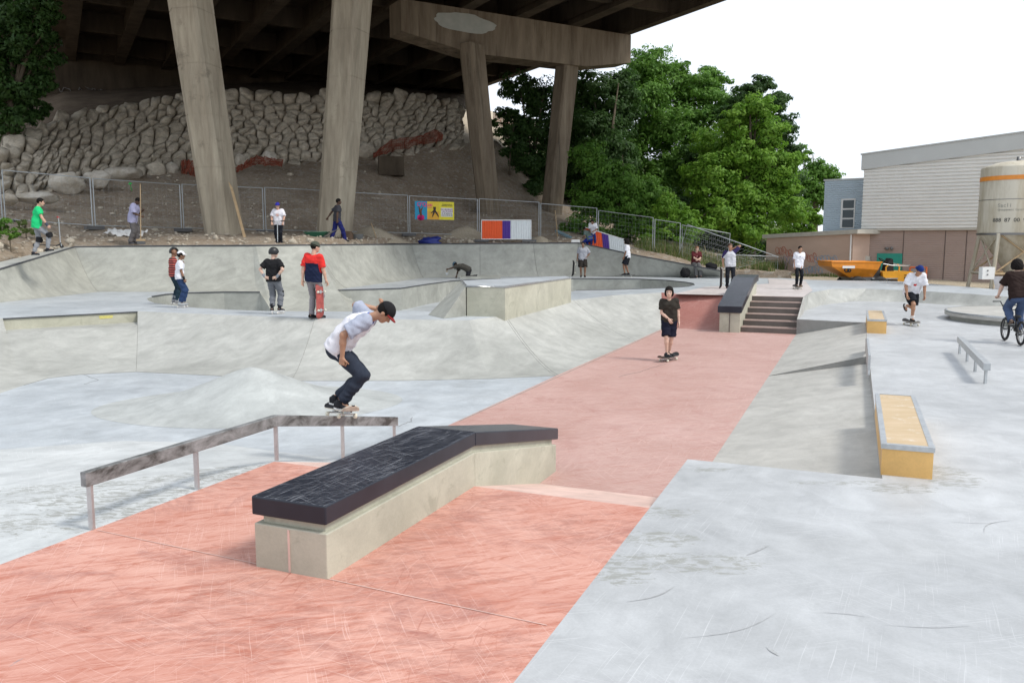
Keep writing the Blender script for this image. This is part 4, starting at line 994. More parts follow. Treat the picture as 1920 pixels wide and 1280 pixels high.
# ------------------------------------------------------------------ striped barriers, barrow yard things
def barrier(name, o, ux_, uz_, W_, H_, label, feet=True):
    t = thing(name, label, 'barrier', o, group='corrugated barriers in orange, purple and white'); un_ = ux_.cross(uz_).normalized()
    for x0, x1, m_ in ((0, .42, cc('barrier_orange', (.80, .10, .015))), (.42, .585, cc('barrier_purple', (.07, .02, .26))), (.585, 1, cc('barrier_white', (.70, .74, .75)))):
        mb = MB(); n = int((x1-x0)*84); r0_, r1_ = [], []
        for i in range(n+1):
            x = lerp(x0, x1, i/n)*W_; dd_ = .022 if (i//2) % 2 else 0
            p = o+ux_*x+un_*(.03+dd_); r0_.append(p+uz_*.03); r1_.append(p+uz_*(H_-.03))
        mb.grid([r0_, r1_], sm=False); mb.build('corrugated_sheet', m_, t)
    mb = MB(); mb.frame(o, ux_*W_, un_*.06, uz_*.035).frame(o+uz_*(H_-.035), ux_*W_, un_*.07, uz_*.04).frame(o, ux_*.03, un_*.07, uz_*H_).frame(o+ux_*(W_-.03), ux_*.03, un_*.07, uz_*H_)
    mb.build('frame', M['white'], t)
    if feet:
        for f in (.0, .95): MB().box(o+ux_*(f*W_+.02)-uz_*.06, (.7, .45, .12)).build('foot_block', M['block'], t)
    return t
o_ = D(902.5, 449, 41.3); barrier('striped_barrier', o_, Vector((1, 0.03, 0)).normalized(), Vector((0, 0, 1)), 2.48, .96, 'upright orange, purple and white barrier on top of the back wall')
o_ = D(1101, 462, 42.0); e_ = D(1176, 486, 40.9); barrier('striped_barrier', o_, (e_-o_).normalized(), Vector((-.10, .12, 1)).normalized(), (e_-o_).length*1.0, .98, 'tilted orange, purple and white barrier the two boys lean on', False)
single(MB().box(D(1079, 453, 41.8), (.42, .3, .2)), 'white_box', M['white'], 'small white box on top of the back wall beside the tilted barrier', 'box')
tl = thing('spade', 'wooden handled spade stuck in the gravel heap', 'spade', D(708, 455, 38.4))
MB().tube([D(696, 418, 38.3), D(706, 447, 38.2)], .022, 6).build('handle', M['wood'], tl); MB().frame(D(702, 447, 38.2), (.2, 0, 0), (0, .02, 0), (.03, 0, -.22)).build('blade', M['dsteel'], tl)
bk = thing('bucket', 'grey plastic bucket left of the spade', 'bucket', D(670, 454, 36.4)); MB().lathe(D(670, 455, 36.4), [(0, 0), (.2, 0), (.27, .36), (.285, .37), (.26, .37), (.19, .03)], 20).build('body', plain('grey_plastic', (.25, .27, .28), .6), bk)
single(MB().lathe(D(651, 456, 36.0), [(.0, .52), (.2, .50), (.27, .40), (.29, 0)], 18), 'dark_barrel', plain('rusty_brown', (.08, .05, .03), .8, 0, .4), 'short dark brown barrel beside the wheelbarrow worker', 'barrel')
mb = MB().tube([D(1043, 433, 45), D(1072, 447, 44)], .09, 10); single(mb, 'blue_pipe', plain('blue_grey_pipe', (.22, .33, .38), .5), 'blue grey pipe lying at the foot of the far right pillar', 'pipe')
single(MB().tube([D(1041, 395, 45), D(1046, 453, 43.5)], .03, 6), 'timber_stake', M['wood'], 'thin timber stake leaning beside the far right pillar', 'stake')

# ------------------------------------------------------------------ building
def building():
    fd = Vector((.83, -.56, 0)).normalized(); nb_ = Vector((-fd.y, fd.x, 0))           # along the facade to the right, and back
    o = D(1615, 430, 42); zb = 0.0; zc = o.z; o = Vector((o.x, o.y, 0)); L = 17
    bd = thing('warehouse', 'big warehouse with pale ribbed metal cladding above a brown wall', 'building', o)
    zt0 = D(1615, 318, 42).z; zf0 = D(1615, 290, 42).z; q = o+fd*7; slope = (D(1920, 247, (q).y).z-zf0)/7
    MB().frame(o+nb_*.12-fd*.02, fd*L, nb_*14, (0, 0, zc-.0)).build('brown_wall', M['brown'], bd)
    n = 27; pit = .165; rows = []
    zz = zc; mb = MB()
    k = 0
    prof = []
    while zz < zt0+slope*L+.4:
        prof += [(zz, 0), (zz+pit*.22, .07), (zz+pit*.62, .07), (zz+pit*.9, 0)]; zz += pit
    for (z0, d0_), (z1, d1_) in zip(prof, prof[1:]):
        s0 = max(0, (z0-zt0-.1)/slope) if slope > 0 else 0
        if s0 > L: break
        mb.quad(o+fd*s0-nb_*d0_+Vector((0, 0, z0)), o+fd*L-nb_*d0_+Vector((0, 0, z0)), o+fd*L-nb_*d1_+Vector((0, 0, z1)), o+fd*s0-nb_*d1_+Vector((0, 0, z1)))
    mb.quad(o+Vector((0, 0, zc)), o+nb_*14+Vector((0, 0, zc)), o+nb_*14+Vector((0, 0, zt0)), o+Vector((0, 0, zt0)))
    mb.build('ribbed_cladding', M['clad'], bd)
    a = o-nb_*.16-fd*.12+Vector((0, 0, zt0-.02)); b = o-nb_*.16+fd*L+Vector((0, 0, zt0+slope*L))
    up = Vector((0, 0, zf0-zt0)); mb = MB(); mb.prism([a, b, b+up, a+up], nb_*.5); mb.prism([a+up-nb_*.05-fd*.05, b+up-nb_*.05, b+up+Vector((0, 0, .06))-nb_*.05, a+up+Vector((0, 0, .06))-nb_*.05-fd*.05], nb_*.6)
    mb.build('fascia', M['fascia'], bd)
    MB().frame(o-nb_*.06+Vector((0, 0, zc-.07)), fd*L, nb_*.2, (0, 0, .07)).build('drip_trim', M['trim'], bd)
    def on(px, py):                       # point on facade plane
        d = ray(px, py); nn_ = nb_; t = (o-Vector((0, 0, CAMZ))).dot(nn_)/d.dot(nn_); return Vector((0, 0, CAMZ))+d*t
    p0, p1 = on(1644, 475), on(1688, 540); MB().frame(Vector((p0.x, p0.y, p1.z))+nb_*.06, fd*((p1-p0).dot(fd)), nb_*.05, (0, 0, p0.z-p1.z)).build('door', M['teal'], bd)
    p0, p1 = on(1618, 480), on(1631, 489); MB().frame(Vector((p0.x, p0.y, p1.z))-nb_*.1, fd*((p1-p0).dot(fd)), nb_*.21, (0, 0, p0.z-p1.z)).build('wall_box', M['trim'], bd)
    lt = MB().ball(on(1672, 466)-nb_*.05, .09, 8).ball(on(1663, 466)-nb_*.05, (.12, .12, .07), 8); lt.build('wall_lamp', M['dsteel'], bd)
    for px in (1690, 1768, 1808):
        p = on(px, 500); MB().frame(Vector((p.x, p.y, 0))+nb_*.10, fd*.03, nb_*.03, (0, 0, zc-.1)).build('joint', M['brown2'], bd)
    # meshed frame leaning on the wall
    f0 = on(1708, 501)-nb_*.25; f1 = on(1739, 501)-nb_*.25; hh = 1.15
    fr = thing('netting_frame', 'orange edged frame of grey netting leaning on the brown wall', 'frame', f0)
    mb = MB(); c4 = [f0, f1, f1-Vector((0, 0, hh)), f0-Vector((0, 0, hh))]; mb.tube(c4+[c4[0]], .05, 6, cap=False); mb.build('frame', plain('orange_edge', (.75, .18, .06), .6), fr)
    MB().prism([c4[0], c4[1], c4[2], c4[3]], nb_*.03).build('sheet', plain('grey_sheeting', (.34, .33, .33), .5, 0, .4, 8), fr)
    # blue block
    o2 = D(1612, 430, 43.5); o2 = Vector((o2.x, o2.y, 0))-fd*0+nb_*.4; L2 = 1.95; z0 = zc-.1; zt = D(1580, 337, 44).z
    bb_ = thing('upper_block', 'small blue grey ribbed block with a tall window beside the warehouse', 'building', o2)
    mb = MB(); zz = z0; prof = []
    while zz < zt: prof += [(zz, 0), (zz+.035, .03), (zz+.07, .03), (zz+.10, 0)]; zz += .115
    for (a0_, d0_), (a1_, d1_) in zip(prof, prof[1:]): mb.quad(o2-fd*L2-nb_*d0_+Vector((0, 0, a0_)), o2-nb_*d0_+Vector((0, 0, a0_)), o2-nb_*d1_+Vector((0, 0, a1_)), o2-fd*L2-nb_*d1_+Vector((0, 0, a1_)))
    mb.frame(o2-fd*L2+nb_*.03+Vector((0, 0, z0)), fd*L2, nb_*4, (0, 0, zt-z0)); mb.build('ribbed_cladding', M['cladblue'], bb_)
    MB().frame(o2-fd*(L2+.06)-nb_*.06+Vector((0, 0, zt)), fd*(L2+.1), nb_*4, (0, 0, .08)).build('roof_edge', M['fascia'], bb_)
    def on2(px, py):
        d = ray(px, py); t = (o2-Vector((0, 0, CAMZ))).dot(nb_)/d.dot(nb_); return Vector((0, 0, CAMZ))+d*t
    p0, p1 = on2(1578, 373), on2(1602, 428); w2 = (p1-p0).dot(fd); h2 = p0.z-p1.z; bs = Vector((p0.x, p0.y, p1.z))-nb_*.07
    wf = MB().frame(bs, fd*w2, nb_*.06, (0, 0, h2)).build('window', M['white'], bb_)
    for k in range(3): MB().frame(bs+fd*.10-nb_*.012+Vector((0, 0, .05+k*(h2-.05)/3)), fd*(w2-.16), nb_*.02, (0, 0, (h2-.05)/3-.08)).build('pane', M['glass'], wf)
    # pink wing
    r_ = D(1600, 452, 41.4); l_ = D(1437, 458, 47); r_.z = l_.z = 0; wl = (r_-l_).normalized(); wn = Vector((-wl.y, wl.x, 0))
    wg = thing('low_wing', 'low pink rendered wing with a pale slanting parapet and sprayed scribbles', 'building', r_)
    zr_, zl_ = D(1600, 436, 41.4).z, D(1437, 446, 47).z
    MB().prism([l_, r_, r_+Vector((0, 0, zr_)), l_+Vector((0, 0, zl_))], wn*3).build('wall', M['pink'], wg)
    e = wl*.4; t0, t1 = D(1432, 440, 47).z, D(1612, 430, 41.2).z
    MB().prism([l_-e*.4-wn*.18+Vector((0, 0, zl_-.03)), r_+e-wn*.18+Vector((0, 0, zr_-.06)), r_+e-wn*.18+Vector((0, 0, t1)), l_-e*.4-wn*.18+Vector((0, 0, t0))], wn*3.5).build('parapet', M['trim'], wg)
    MB().tube([r_-wn*.08-wl*.08+Vector((0, 0, .2)), r_-wn*.08-wl*.08+Vector((0, 0, zr_-.1))], .04, 8).build('downpipe', M['white'], wg)
    def on3(px, py, l=.01):
        d = ray(px, py); t = (r_-wn*l-Vector((0, 0, CAMZ))).dot(wn)/d.dot(wn); return Vector((0, 0, CAMZ))+d*t
    random.seed(4)
    for j, (cx_, cy_, n_, col) in enumerate(((1472, 472, 5, (.50, .16, .10)), (1515, 482, 6, (.50, .18, .13)), (1550, 485, 7, (.28, .42, .55)), (1525, 505, 6, (.30, .42, .52)), (1462, 500, 5, (.42, .36, .38)), (1480, 488, 5, (.42, .36, .42)))):
        mb = MB()
        for k in range(n_):
            x, y = cx_+(k-n_/2)*6, cy_+random.uniform(-4, 4); pts = []
            ph = random.uniform(0, 6)
            for i in range(14): pts.append(on3(x+3.6*math.cos(ph+i*.55)+i*.2, y+6.5*math.sin(ph+i*.62)))
            mb.tube(pts, .016, 4)
        mb.build('graffiti', plain('spray_%d' % j, col, .8), wg)
M['brown2'] = plain('brown_joint', (.10, .075, .065), .8)
building()

# ------------------------------------------------------------------ silo
def silo():
    Y = 33; c = D(1896, 500, Y); zg = .15; c.z = 0; pm = Y/F_PX
    t = thing('mortar_silo', 'stained cream mortar silo on braced legs with a faded phone number', 'silo', c+Vector((0, 0, zg)))
    z = lambda py: D(1896, py, Y).z
    r = 1.28; zt, zs, zc = z(316), z(438), z(512)
    MB().lathe(c, [(r, zs), (r, zt), (r*.985, zt+.04), (r*.6, zt+.22), (.12, zt+.31), (0, zt+.31)], 40).build('tank', M['silo'], t)
    MB().lathe(c, [(r+.012, z(340)), (r+.012, z(332))], 40).build('orange_band', plain('orange_band', (.75, .27, .04), .5), t)
    MB().lathe(c, [(r+.02, zs-.06), (r+.02, zs+.02)], 40).lathe(c, [(r+.01, z(376)), (r+.01, z(375))], 40).build('seam', M['dsteel'], t)
    MB().lathe(c, [(r*.97, zs), (.35, zc+.25), (.2, zc-.1), (.2, zc-.3)], 40).build('hopper', M['silo'], t)
    MB().lathe(c-Vector((.18, .3, 0)), [(0, zt+.42), (.08, zt+.42), (.08, zt+.22)], 8).build('vent', M['dsteel'], t)
    lg = []
    for k in range(4):
        a = R(45+90*k)-.15; p = c+Vector((math.cos(a)*r*1.0, math.sin(a)*r*1.0, zs)); q = c+Vector((math.cos(a)*r*1.28, math.sin(a)*r*1.28, zg)); lg.append((p, q))
        MB().tube([q, p], .075, 6, sm=False).build('leg', M['silo'], t)
    for k in range(4):
        (p, q), (p2, q2) = lg[k], lg[(k+1) % 4]
        MB().tube([p, lerp(q2, p2, .32)], .035, 5).tube([p2, lerp(q, p, .32)], .035, 5).tube([lerp(q, p, .32), lerp(q2, p2, .32)], .06, 5).build('brace', M['silo'] if k % 2 else M['wood'], t)
    bx = D(1850, 512, Y-1.7); MB().box(bx, (.46, .25, .46)).build('control_box', M['white'], t)
    for dz_ in (.1, -.05): MB().box(bx+Vector((-.04, -.13, dz_)), (.05, .03, .05)).build('switch', M['dsteel'], t)
    sh = MB(); rows = []
    for i in range(12):
        rows.append([c+Vector((-1.3+1.3*j/10, -1.15+.12*math.sin(j*2.1+i)*.5, z(516)-i*.085+ -.28*math.sin(math.pi*j/10)*(i/11))) for j in range(11)])
    sh.grid(rows); sh.build('plastic_sheet', plain('pale_plastic_sheet', (.52, .52, .54), .3), t)
    for s_, wdt in (('', 0),):
        pass
    # lettering wrapped on the tank
    mt = plain('faded_black_ink', (.09, .09, .08), .7, 0, .4, 20); mt2 = plain('ghost_grey_ink', (.36, .35, .30), .7)
    for body, size, py, a0, m_, stp in (('888 87 00 94', .20, 414, -1.22, mt, .105), ('Sacli', .20, 387, -1.1, mt2, .10), ('Groupement Calcia', .11, 395, -1.1, mt2, .055)):
        for i, ch in enumerate(body):
            if ch == ' ': continue
            ang = -math.pi/2+(a0+i*stp/r)*1.0+.12
            p = c+Vector((math.cos(ang)*(r+.004), math.sin(ang)*(r+.004), z(py))); ax_ = Vector((-math.sin(ang), math.cos(ang), 0))
            text(ch, size, p, ax_, (0, 0, 1), m_, t, 'lettering')
silo()

# ------------------------------------------------------------------ site dumper
def dumper():
    Y = 38; o = D(1640, 534, Y); zg = o.z-.12
    t = thing('site_dumper', 'orange site dumper with a big front skip parked by the brown wall', 'dumper', Vector((o.x, o.y, zg)))
    k = Y/F_PX*1.0
    def q(px, py, dy=0.0): 
        p = D(px, py, Y); return Vector((p.x, Y+dy, p.z))
    # skip: side profile with two sides flaring
    prof = [(1547, 490), (1640, 491), (1633, 505), (1626, 521), (1584, 519), (1549, 499)]
    n_, f_ = [q(x, y, -.75) for x, y in prof], [q(x, y, .95) for x, y in prof]
    for i in (3, 4): n_[i].y += .25; f_[i].y -= .25
    mb = MB(); N = len(prof)
    mb.add(n_+f_, [(i, N+i, N+(i+1) % N, (i+1) % N) for i in range(1, N)]+[tuple(range(N)), tuple(range(2*N-1, N-1, -1))])
    so_ = mb.build('skip', M['orange'], t); MB().tube([n_[0], n_[1], f_[1], f_[0], n_[0]], .035, 6, cap=False).build('skip_rim', M['orange'], t)
    MB().frame(q(1567, 502, -.79), (.55, .0, 0), (0, .02, 0), (0, 0, .11)).build('side_plate', M['white'], t)
    text('DUMPER', .08, q(1579, 499.5, -.80), (1, 0, 0), (0, 0, 1), M['dsteel'], t) if False else None
    mb = MB().lathe(q(1575, 505, -.76), [(.07, 0), (.12, 0), (.12, .02), (.07, .02)], 16, axis=(0, -1, 0)).lathe(q(1580, 506, -.74), [(.05, 0), (.09, 0), (.09, .02), (.05, .02)], 16, axis=(0, -1, 0)); mb.build('badge', M['black'], t)
    # chassis and rear engine body
    mb = MB(); mb.frame(q(1586, 530, -.6), (2.2, 0, 0), (0, 1.3, 0), (0, 0, .28)); mb.build('chassis', M['dsteel'], t)
    body = [(1643, 508), (1698, 508), (1701, 511), (1701, 537), (1671, 537), (1671, 524), (1645, 522)]
    o2 = MB().prism([q(x, y, -.65) for x, y in body], (0, 1.4, 0)).build('engine_body', M['amber'], t); b_ = o2.modifiers.new('bevel', 'BEVEL'); b_.width = .05; b_.segments = 3
    for (x0, y0, x1, y1) in ((1683, 518, 1694, 521.5), (1683, 527, 1694, 530), (1683, 514, 1687, 515.5), (1690, 514, 1694, 515.5)):
        a, b = q(x0, y1, -.665), q(x1, y0, -.665); MB().frame(a, (b.x-a.x, 0, 0), (0, .03, 0), (0, 0, b.z-a.z)).build('vent', M['black'], t)
    MB().frame(q(1623, 522, -.72), (1.15, 0, 0), (0, .3, 0), (0, 0, .05)).build('step', M['steel'], t)
    MB().frame(q(1624, 534, -.68), (1.1, 0, 0), (0, .25, 0), (0, 0, .26)).build('side_tank', M['black'], t)
    MB().prism([q(1658, 508, -.2), q(1672, 508, -.2), q(1671, 486, -.2), q(1667, 484, -.2), q(1661, 493, -.2)], (0, .5, 0)).build('seat', M['black'], t)
    MB().prism([q(1628, 520, -.5), q(1641, 520, -.5), q(1646, 495, -.3), q(1640, 493, -.3)], (0, .9, 0)).build('mudguard', M['black'], t)
    MB().tube([q(1645, 494, -.6), q(1660, 497, -.62), q(1690, 498, -.6), q(1700, 497, -.3), q(1700, 497, .5), q(1680, 494, .7)], .03, 6).build('roll_bar', M['steel'], t)
    MB().tube([q(1650, 508, -.6), q(1650, 500, -.6), q(1654, 497, -.6)], .035, 6).tube([q(1674, 508, -.6), q(1675, 500, -.6), q(1671, 495, -.6)], .035, 6).build('grab_rail', M['amber'], t)
    MB().tube([q(1642, 506, -.3), q(1647, 489, -.3)], .03, 6).lathe(q(1648, 488, -.3), [(.16, 0), (.19, .02), (.16, .04)], 16, axis=(.6, 0, 1)).build('steering_wheel', M['black'], t)
    for px in (1597, 1637):
        for dy in (-.62, .72):
            wc = q(px, 535, dy); w_ = MB().lathe(wc, [(.12, -.14), (.32, -.17), (.43, -.12), (.45, 0), (.43, .12), (.32, .17), (.12, .14)], 22, axis=(0, 1, 0)).build('wheel', M['black'], t)
            MB().lathe(wc, [(0, -.10), (.2, -.1), (.26, -.13), (.26, .13), (0, .1)], 18, axis=(0, 1, 0)).build('rim', M['amber'], w_)
dumper()
# ------------------------------------------------------------------ trees and weeds
def leaves(mb, c, r, n, size, rnd, squash=.8, up=.35):
    # leaf sprays gathered in clumps on a bumpy crown lobe
    c = np.array(c); ncl = max(12, int(30*r)); dirs = rnd.normal(size=(ncl, 3)); dirs /= np.linalg.norm(dirs, axis=1)[:, None]
    cc_ = dirs*r*rnd.uniform(.35, 1.0, (ncl, 1)); cc_[:, 2] *= squash; cr = r*rnd.uniform(.16, .36, ncl)
    k = rnd.integers(0, ncl, n); d = rnd.normal(size=(n, 3)); d /= np.linalg.norm(d, axis=1)[:, None]
    p = cc_[k]+d*(cr[k]*rnd.uniform(.5, 1.1, n))[:, None]*np.array([1.25, 1.25, .7])
    out_ = p/np.linalg.norm(p, axis=1)[:, None]
    nrm = out_*.7+d*.5+rnd.normal(size=(n, 3))*.45; nrm[:, 2] += up; nrm /= np.linalg.norm(nrm, axis=1)[:, None]
    a = np.cross(nrm, rnd.normal(size=(n, 3))); a /= np.linalg.norm(a, axis=1)[:, None]; b = np.cross(nrm, a)
    s = (size*.82*rnd.uniform(.6, 1.3, n))[:, None]; P_ = p+c
    V = np.stack([P_-a*s, P_-b*s*.42+nrm*s*.12, P_+a*s-nrm*s*.15, P_+b*s*.42+nrm*s*.12], 1).reshape(-1, 3)
    return V
def crown(name, V, mat, parent):
    n = len(V)//4; V = np.array([(INV[parent.name] @ Vector(v))[:] for v in V]) if False else V-np.array(parent.location)
    me = bpy.data.meshes.new(name); me.vertices.add(len(V)); me.vertices.foreach_set('co', V.astype(np.float32).ravel())
    me.loops.add(n*4); me.loops.foreach_set('vertex_index', np.arange(n*4, dtype=np.int32)); me.polygons.add(n)
    me.polygons.foreach_set('loop_start', np.arange(0, n*4, 4, dtype=np.int32)); me.polygons.foreach_set('loop_total', np.full(n, 4, dtype=np.int32))
    me.materials.append(mat); me.update(); me.validate(); o = bpy.data.objects.new(name, me); COL.objects.link(o); o.parent = parent; return o
def tree(label, base, Y, blobs, mat, seed, size=.16, dens=95, cat='tree', name='tree', tr=.28, group=None):
    rnd = np.random.default_rng(seed); bp = D(base[0], base[1], Y); t = thing(name, label, cat, bp, group=group); VV = []; cs = []
    for (px, py, rp, dy) in blobs:
        c = D(px, py, Y+dy); r = rp*(Y+dy)/F_PX; cs.append((c, r)); VV.append(leaves(None, c, r, int(dens*r*r*15), size, rnd))
    crown('crown', np.concatenate(VV), mat, t)
    mb = MB(); top = sum((c for c, _ in cs), Vector())/len(cs); top.z = max(c.z for c, _ in cs)
    mid = lerp(bp, top, .45); mb.tube([bp-Vector((0, 0, 1)), lerp(bp, top, .2), mid, top], [tr, tr*.85, tr*.6, tr*.15], 7)
    for c, r in cs: mb.tube([lerp(bp, top, .3), lerp(mid, c, .5)+Vector((0, 0, .2)), c], [tr*.4, tr*.25, tr*.08], 5)
    mb.build('trunk', M['bark'], t); return t
gt = 'trees on the bank right of the bridge'
tree('tall dark tree whose top shows between the cross beam and the sky', (1180, 430), 66, [(1215, 125, 50, 0), (1250, 160, 50, 2), (1190, 190, 60, -1), (1235, 240, 60, 0), (1170, 270, 60, 0), (1215, 330, 62, 0), (1150, 350, 60, 0), (1262, 320, 55, 0)], M['leaf_mid'], 1, .2, 62, group=gt)
tree('second tall tree with an uneven top right of the tallest one', (1300, 440), 68, [(1300, 165, 42, 0), (1335, 150, 34, 2), (1345, 200, 50, 0), (1290, 230, 58, 0), (1330, 280, 60, -1), (1290, 340, 60, 0), (1280, 130, 22, 0)], M['leaf_mid'], 2, .2, 62, group=gt)
tree('bright green feathery tree standing foremost on the right', (1410, 450), 55, [(1420, 205, 34, 0), (1385, 230, 38, 0), (1440, 250, 38, 0), (1380, 290, 48, 0), (1440, 310, 50, 0), (1475, 340, 34, 0), (1330, 330, 52, 0), (1345, 270, 44, 2), (1480, 300, 26, 0), (1490, 400, 30, 0), (1340, 370, 50, 0), (1400, 320, 46, 1), (1400, 360, 55, 0), (1460, 395, 46, -1), (1350, 400, 50, -1), (1300, 420, 40, -2), (1400, 430, 48, -1)], M['leaf_bright'], 3, .17, 80, group=gt)
tree('dark green tree behind the bright feathery one', (1430, 440), 62, [(1425, 160, 26, 0), (1450, 195, 32, 0), (1468, 235, 30, 0), (1400, 180, 30, 0), (1370, 220, 30, 0), (1440, 250, 44, 2), (1400, 260, 44, 2), (1460, 290, 40, 2), (1470, 350, 44, 2), (1420, 340, 50, 2), (1360, 330, 50, 2), (1310, 300, 50, 2), (1380, 400, 50, 2)], M['leaf_dark'], 4, .18, 90, group=gt)
tree('tree with a loose crown above the blue grey block', (1530, 440), 90, [(1500, 290, 24, 0), (1530, 320, 28, 0), (1558, 335, 24, 0), (1520, 360, 34, 0), (1555, 375, 28, 0), (1500, 340, 30, 0), (1490, 395, 40, 0)], M['leaf_mid'], 5, .26, 38, group=gt)
tree('dark tree framed by the far pair of pillars', (980, 430), 60, [(975, 165, 36, 0), (1010, 185, 45, 2), (955, 215, 24, 0), (990, 250, 45, 0), (1035, 240, 48, 2), (1000, 310, 46, 0), (970, 290, 28, 0), (1030, 350, 48, 0), (1060, 300, 50, 2), (1085, 230, 50, 2), (1095, 330, 52, 2)], M['leaf_dark'], 6, .19, 62, group=gt)
tree('dark tree between the far right pillar and the tallest tree', (1120, 440), 58, [(1110, 170, 50, 3), (1150, 215, 55, 3), (1110, 250, 52, 1), (1150, 300, 58, 0), (1110, 340, 52, 0), (1165, 165, 42, 3), (1210, 390, 55, 0), (1260, 400, 50, 0)], M['leaf_dark'], 7, .18, 68, group=gt)
gb = 'bushes behind the mesh fence'
tree('large rounded bush behind the fence in front of the dark trees', (1170, 455), 49, [(1130, 330, 44, 0), (1100, 290, 36, 0), (1165, 345, 46, 0), (1205, 365, 42, 0), (1150, 385, 50, 0), (1110, 380, 44, 0), (1215, 410, 44, 0), (1250, 395, 36, 0), (1170, 425, 40, 0)], M['leaf_mid'], 8, .13, 120, 'bush', 'bush', .1, gb)
tree('lower brighter bush at the right end of the fence', (1250, 470), 47, [(1250, 385, 30, 0), (1275, 410, 28, 0), (1240, 430, 30, 0), (1285, 440, 26, 0), (1210, 445, 26, 0)], M['leaf_bright'], 9, .12, 120, 'bush', 'bush', .08, gb)
tree('small bush beside the foot of the far right pillar', (1075, 450), 47, [(1080, 415, 24, 0), (1065, 430, 18, 0), (1105, 430, 22, 0), (1130, 440, 20, 0)], M['leaf_mid'], 10, .11, 130, 'bush', 'bush', .06, gb)
tree('dark shrub on the slope edge seen between the far pillars', (955, 300), 56, [(945, 245, 20, 0), (930, 232, 12, 0), (960, 275, 26, 0), (985, 305, 28, 0), (1000, 350, 26, 0)], M['leaf_dark'], 11, .13, 110, 'bush', 'bush', .06, gb)
tree('sunlit yellow green bush between the trees and the pink wing', (1515, 440), 58, [(1520, 400, 17, 0), (1535, 415, 16, 0), (1500, 420, 18, 0), (1520, 432, 18, 0), (1480, 435, 18, 0), (1450, 440, 18, 0)], M['leaf_bright'], 12, .14, 110, 'bush', 'bush', .06, gb)
tree('dark tree at the left edge under the bridge', (20, 300), 42, [(20, 40, 50, 0), (70, 20, 36, 0), (-20, 90, 55, 0), (50, 100, 44, 0), (85, 60, 22, 0), (10, 160, 50, 0), (55, 170, 34, 0), (-30, 200, 40, 0), (30, 215, 36, 0), (95, 10, 26, 0), (100, 110, 22, 1), (80, 150, 30, 1), (60, 60, 44, 2), (20, 110, 50, 2), (70, 205, 26, 1), (10, 240, 30, 0), (-40, 20, 60, 2), (0, 0, 60, 3)], M['leaf_dark'], 13, .16, 75, group='trees at the left edge')
tree('green weed clump behind the left end of the wall', (20, 440), 27, [(5, 425, 20, 0), (25, 440, 14, 0), (-15, 440, 20, 0)], M['leaf_mid'], 14, .07, 300, 'bush', 'bush', .02, 'weed clumps at the left')
tree('dusty weed clump behind the green shirted boy', (48, 430), 29.5, [(42, 418, 11, 0), (58, 430, 12, 0), (45, 432, 8, 0)], M['weed'], 15, .06, 300, 'bush', 'bush', .02, 'weed clumps at the left')
wbk = patch([[(900, 470, 66), (1600, 520, 66)], [(900, 340, 72), (1150, 340, 72), (1300, 400, 72), (1400, 430, 72), (1560, 450, 72), (1600, 455, 72)], [(900, 270, 85), (1150, 250, 85), (1300, 370, 85), (1400, 415, 85), (1500, 430, 85), (1600, 440, 85)]], [900+i*20 for i in range(36)], .8, 8, .3, 2)
struct(wbk, 'wooded_hill', M['weed'], 'overgrown green hillside behind the trees', 'hill')
tree('low dark undergrowth tree behind the fallen panels', (1340, 480), 57, [(1230, 440, 46, 0), (1290, 450, 40, 0), (1340, 455, 40, 0), (1390, 462, 34, 0), (1430, 470, 28, 0), (1330, 420, 40, 2), (1180, 440, 40, 2), (1120, 430, 40, 2), (1070, 400, 40, 3), (1060, 360, 40, 3)], M['leaf_dark'], 16, .16, 70, group=gt)
# long grass
def grass(name, label, spots, n, seed, mats_, hh=(.2, .8)):
    rnd = random.Random(seed); mb = MB()
    for i in range(n):
        (x0, y0, Y0, x1, y1, Y1), wgt = rnd.choice(spots); a = rnd.random(); b = rnd.random()
        p = D(lerp(x0, x1, a), lerp(y0, y1, a), lerp(Y0, Y1, a))+Vector((rnd.uniform(-.5, .5), rnd.uniform(-.2, wgt), 0)); h_ = rnd.uniform(*hh)*(.5+noise.noise(p*.6)*1.0+.4)
        if h_ < .05: continue
        th = rnd.uniform(0, 6.28); ln = Vector((math.cos(th), math.sin(th), 0))*h_*rnd.uniform(.1, .5); sd = Vector((-math.sin(th), math.cos(th), 0))*rnd.uniform(.012, .03)
        mb.add([p-sd, p+sd, p+ln*.4+Vector((0, 0, h_*.6))+sd*.7, p+ln*.4+Vector((0, 0, h_*.6))-sd*.7, p+ln+Vector((0, 0, h_))], [(0, 1, 2, 3), (3, 2, 4)], 1 if rnd.random() < .3 else 0)
    mb.build(name, mats_, kind='stuff', label=label, category='grass')
grass('tall_grass', 'tall weeds and dry grass behind the sloping end of the wall', [((1195, 480, 43, 1350, 510, 40.5), 2.5), ((1215, 470, 44, 1430, 510, 44), 3), ((1340, 512, 41, 1440, 517, 42), 2), ((1380, 500, 45, 1460, 512, 45), 2)], 13000, 1, [M['weed'], M['straw']])
grass('wall_weeds', 'low weeds at the foot of the pink wall', [((1440, 522, 44, 1600, 524, 41), .6), ((1400, 516, 43, 1500, 523, 42.5), 1)], 2600, 2, [M['weed'], M['straw']], (.1, .45))
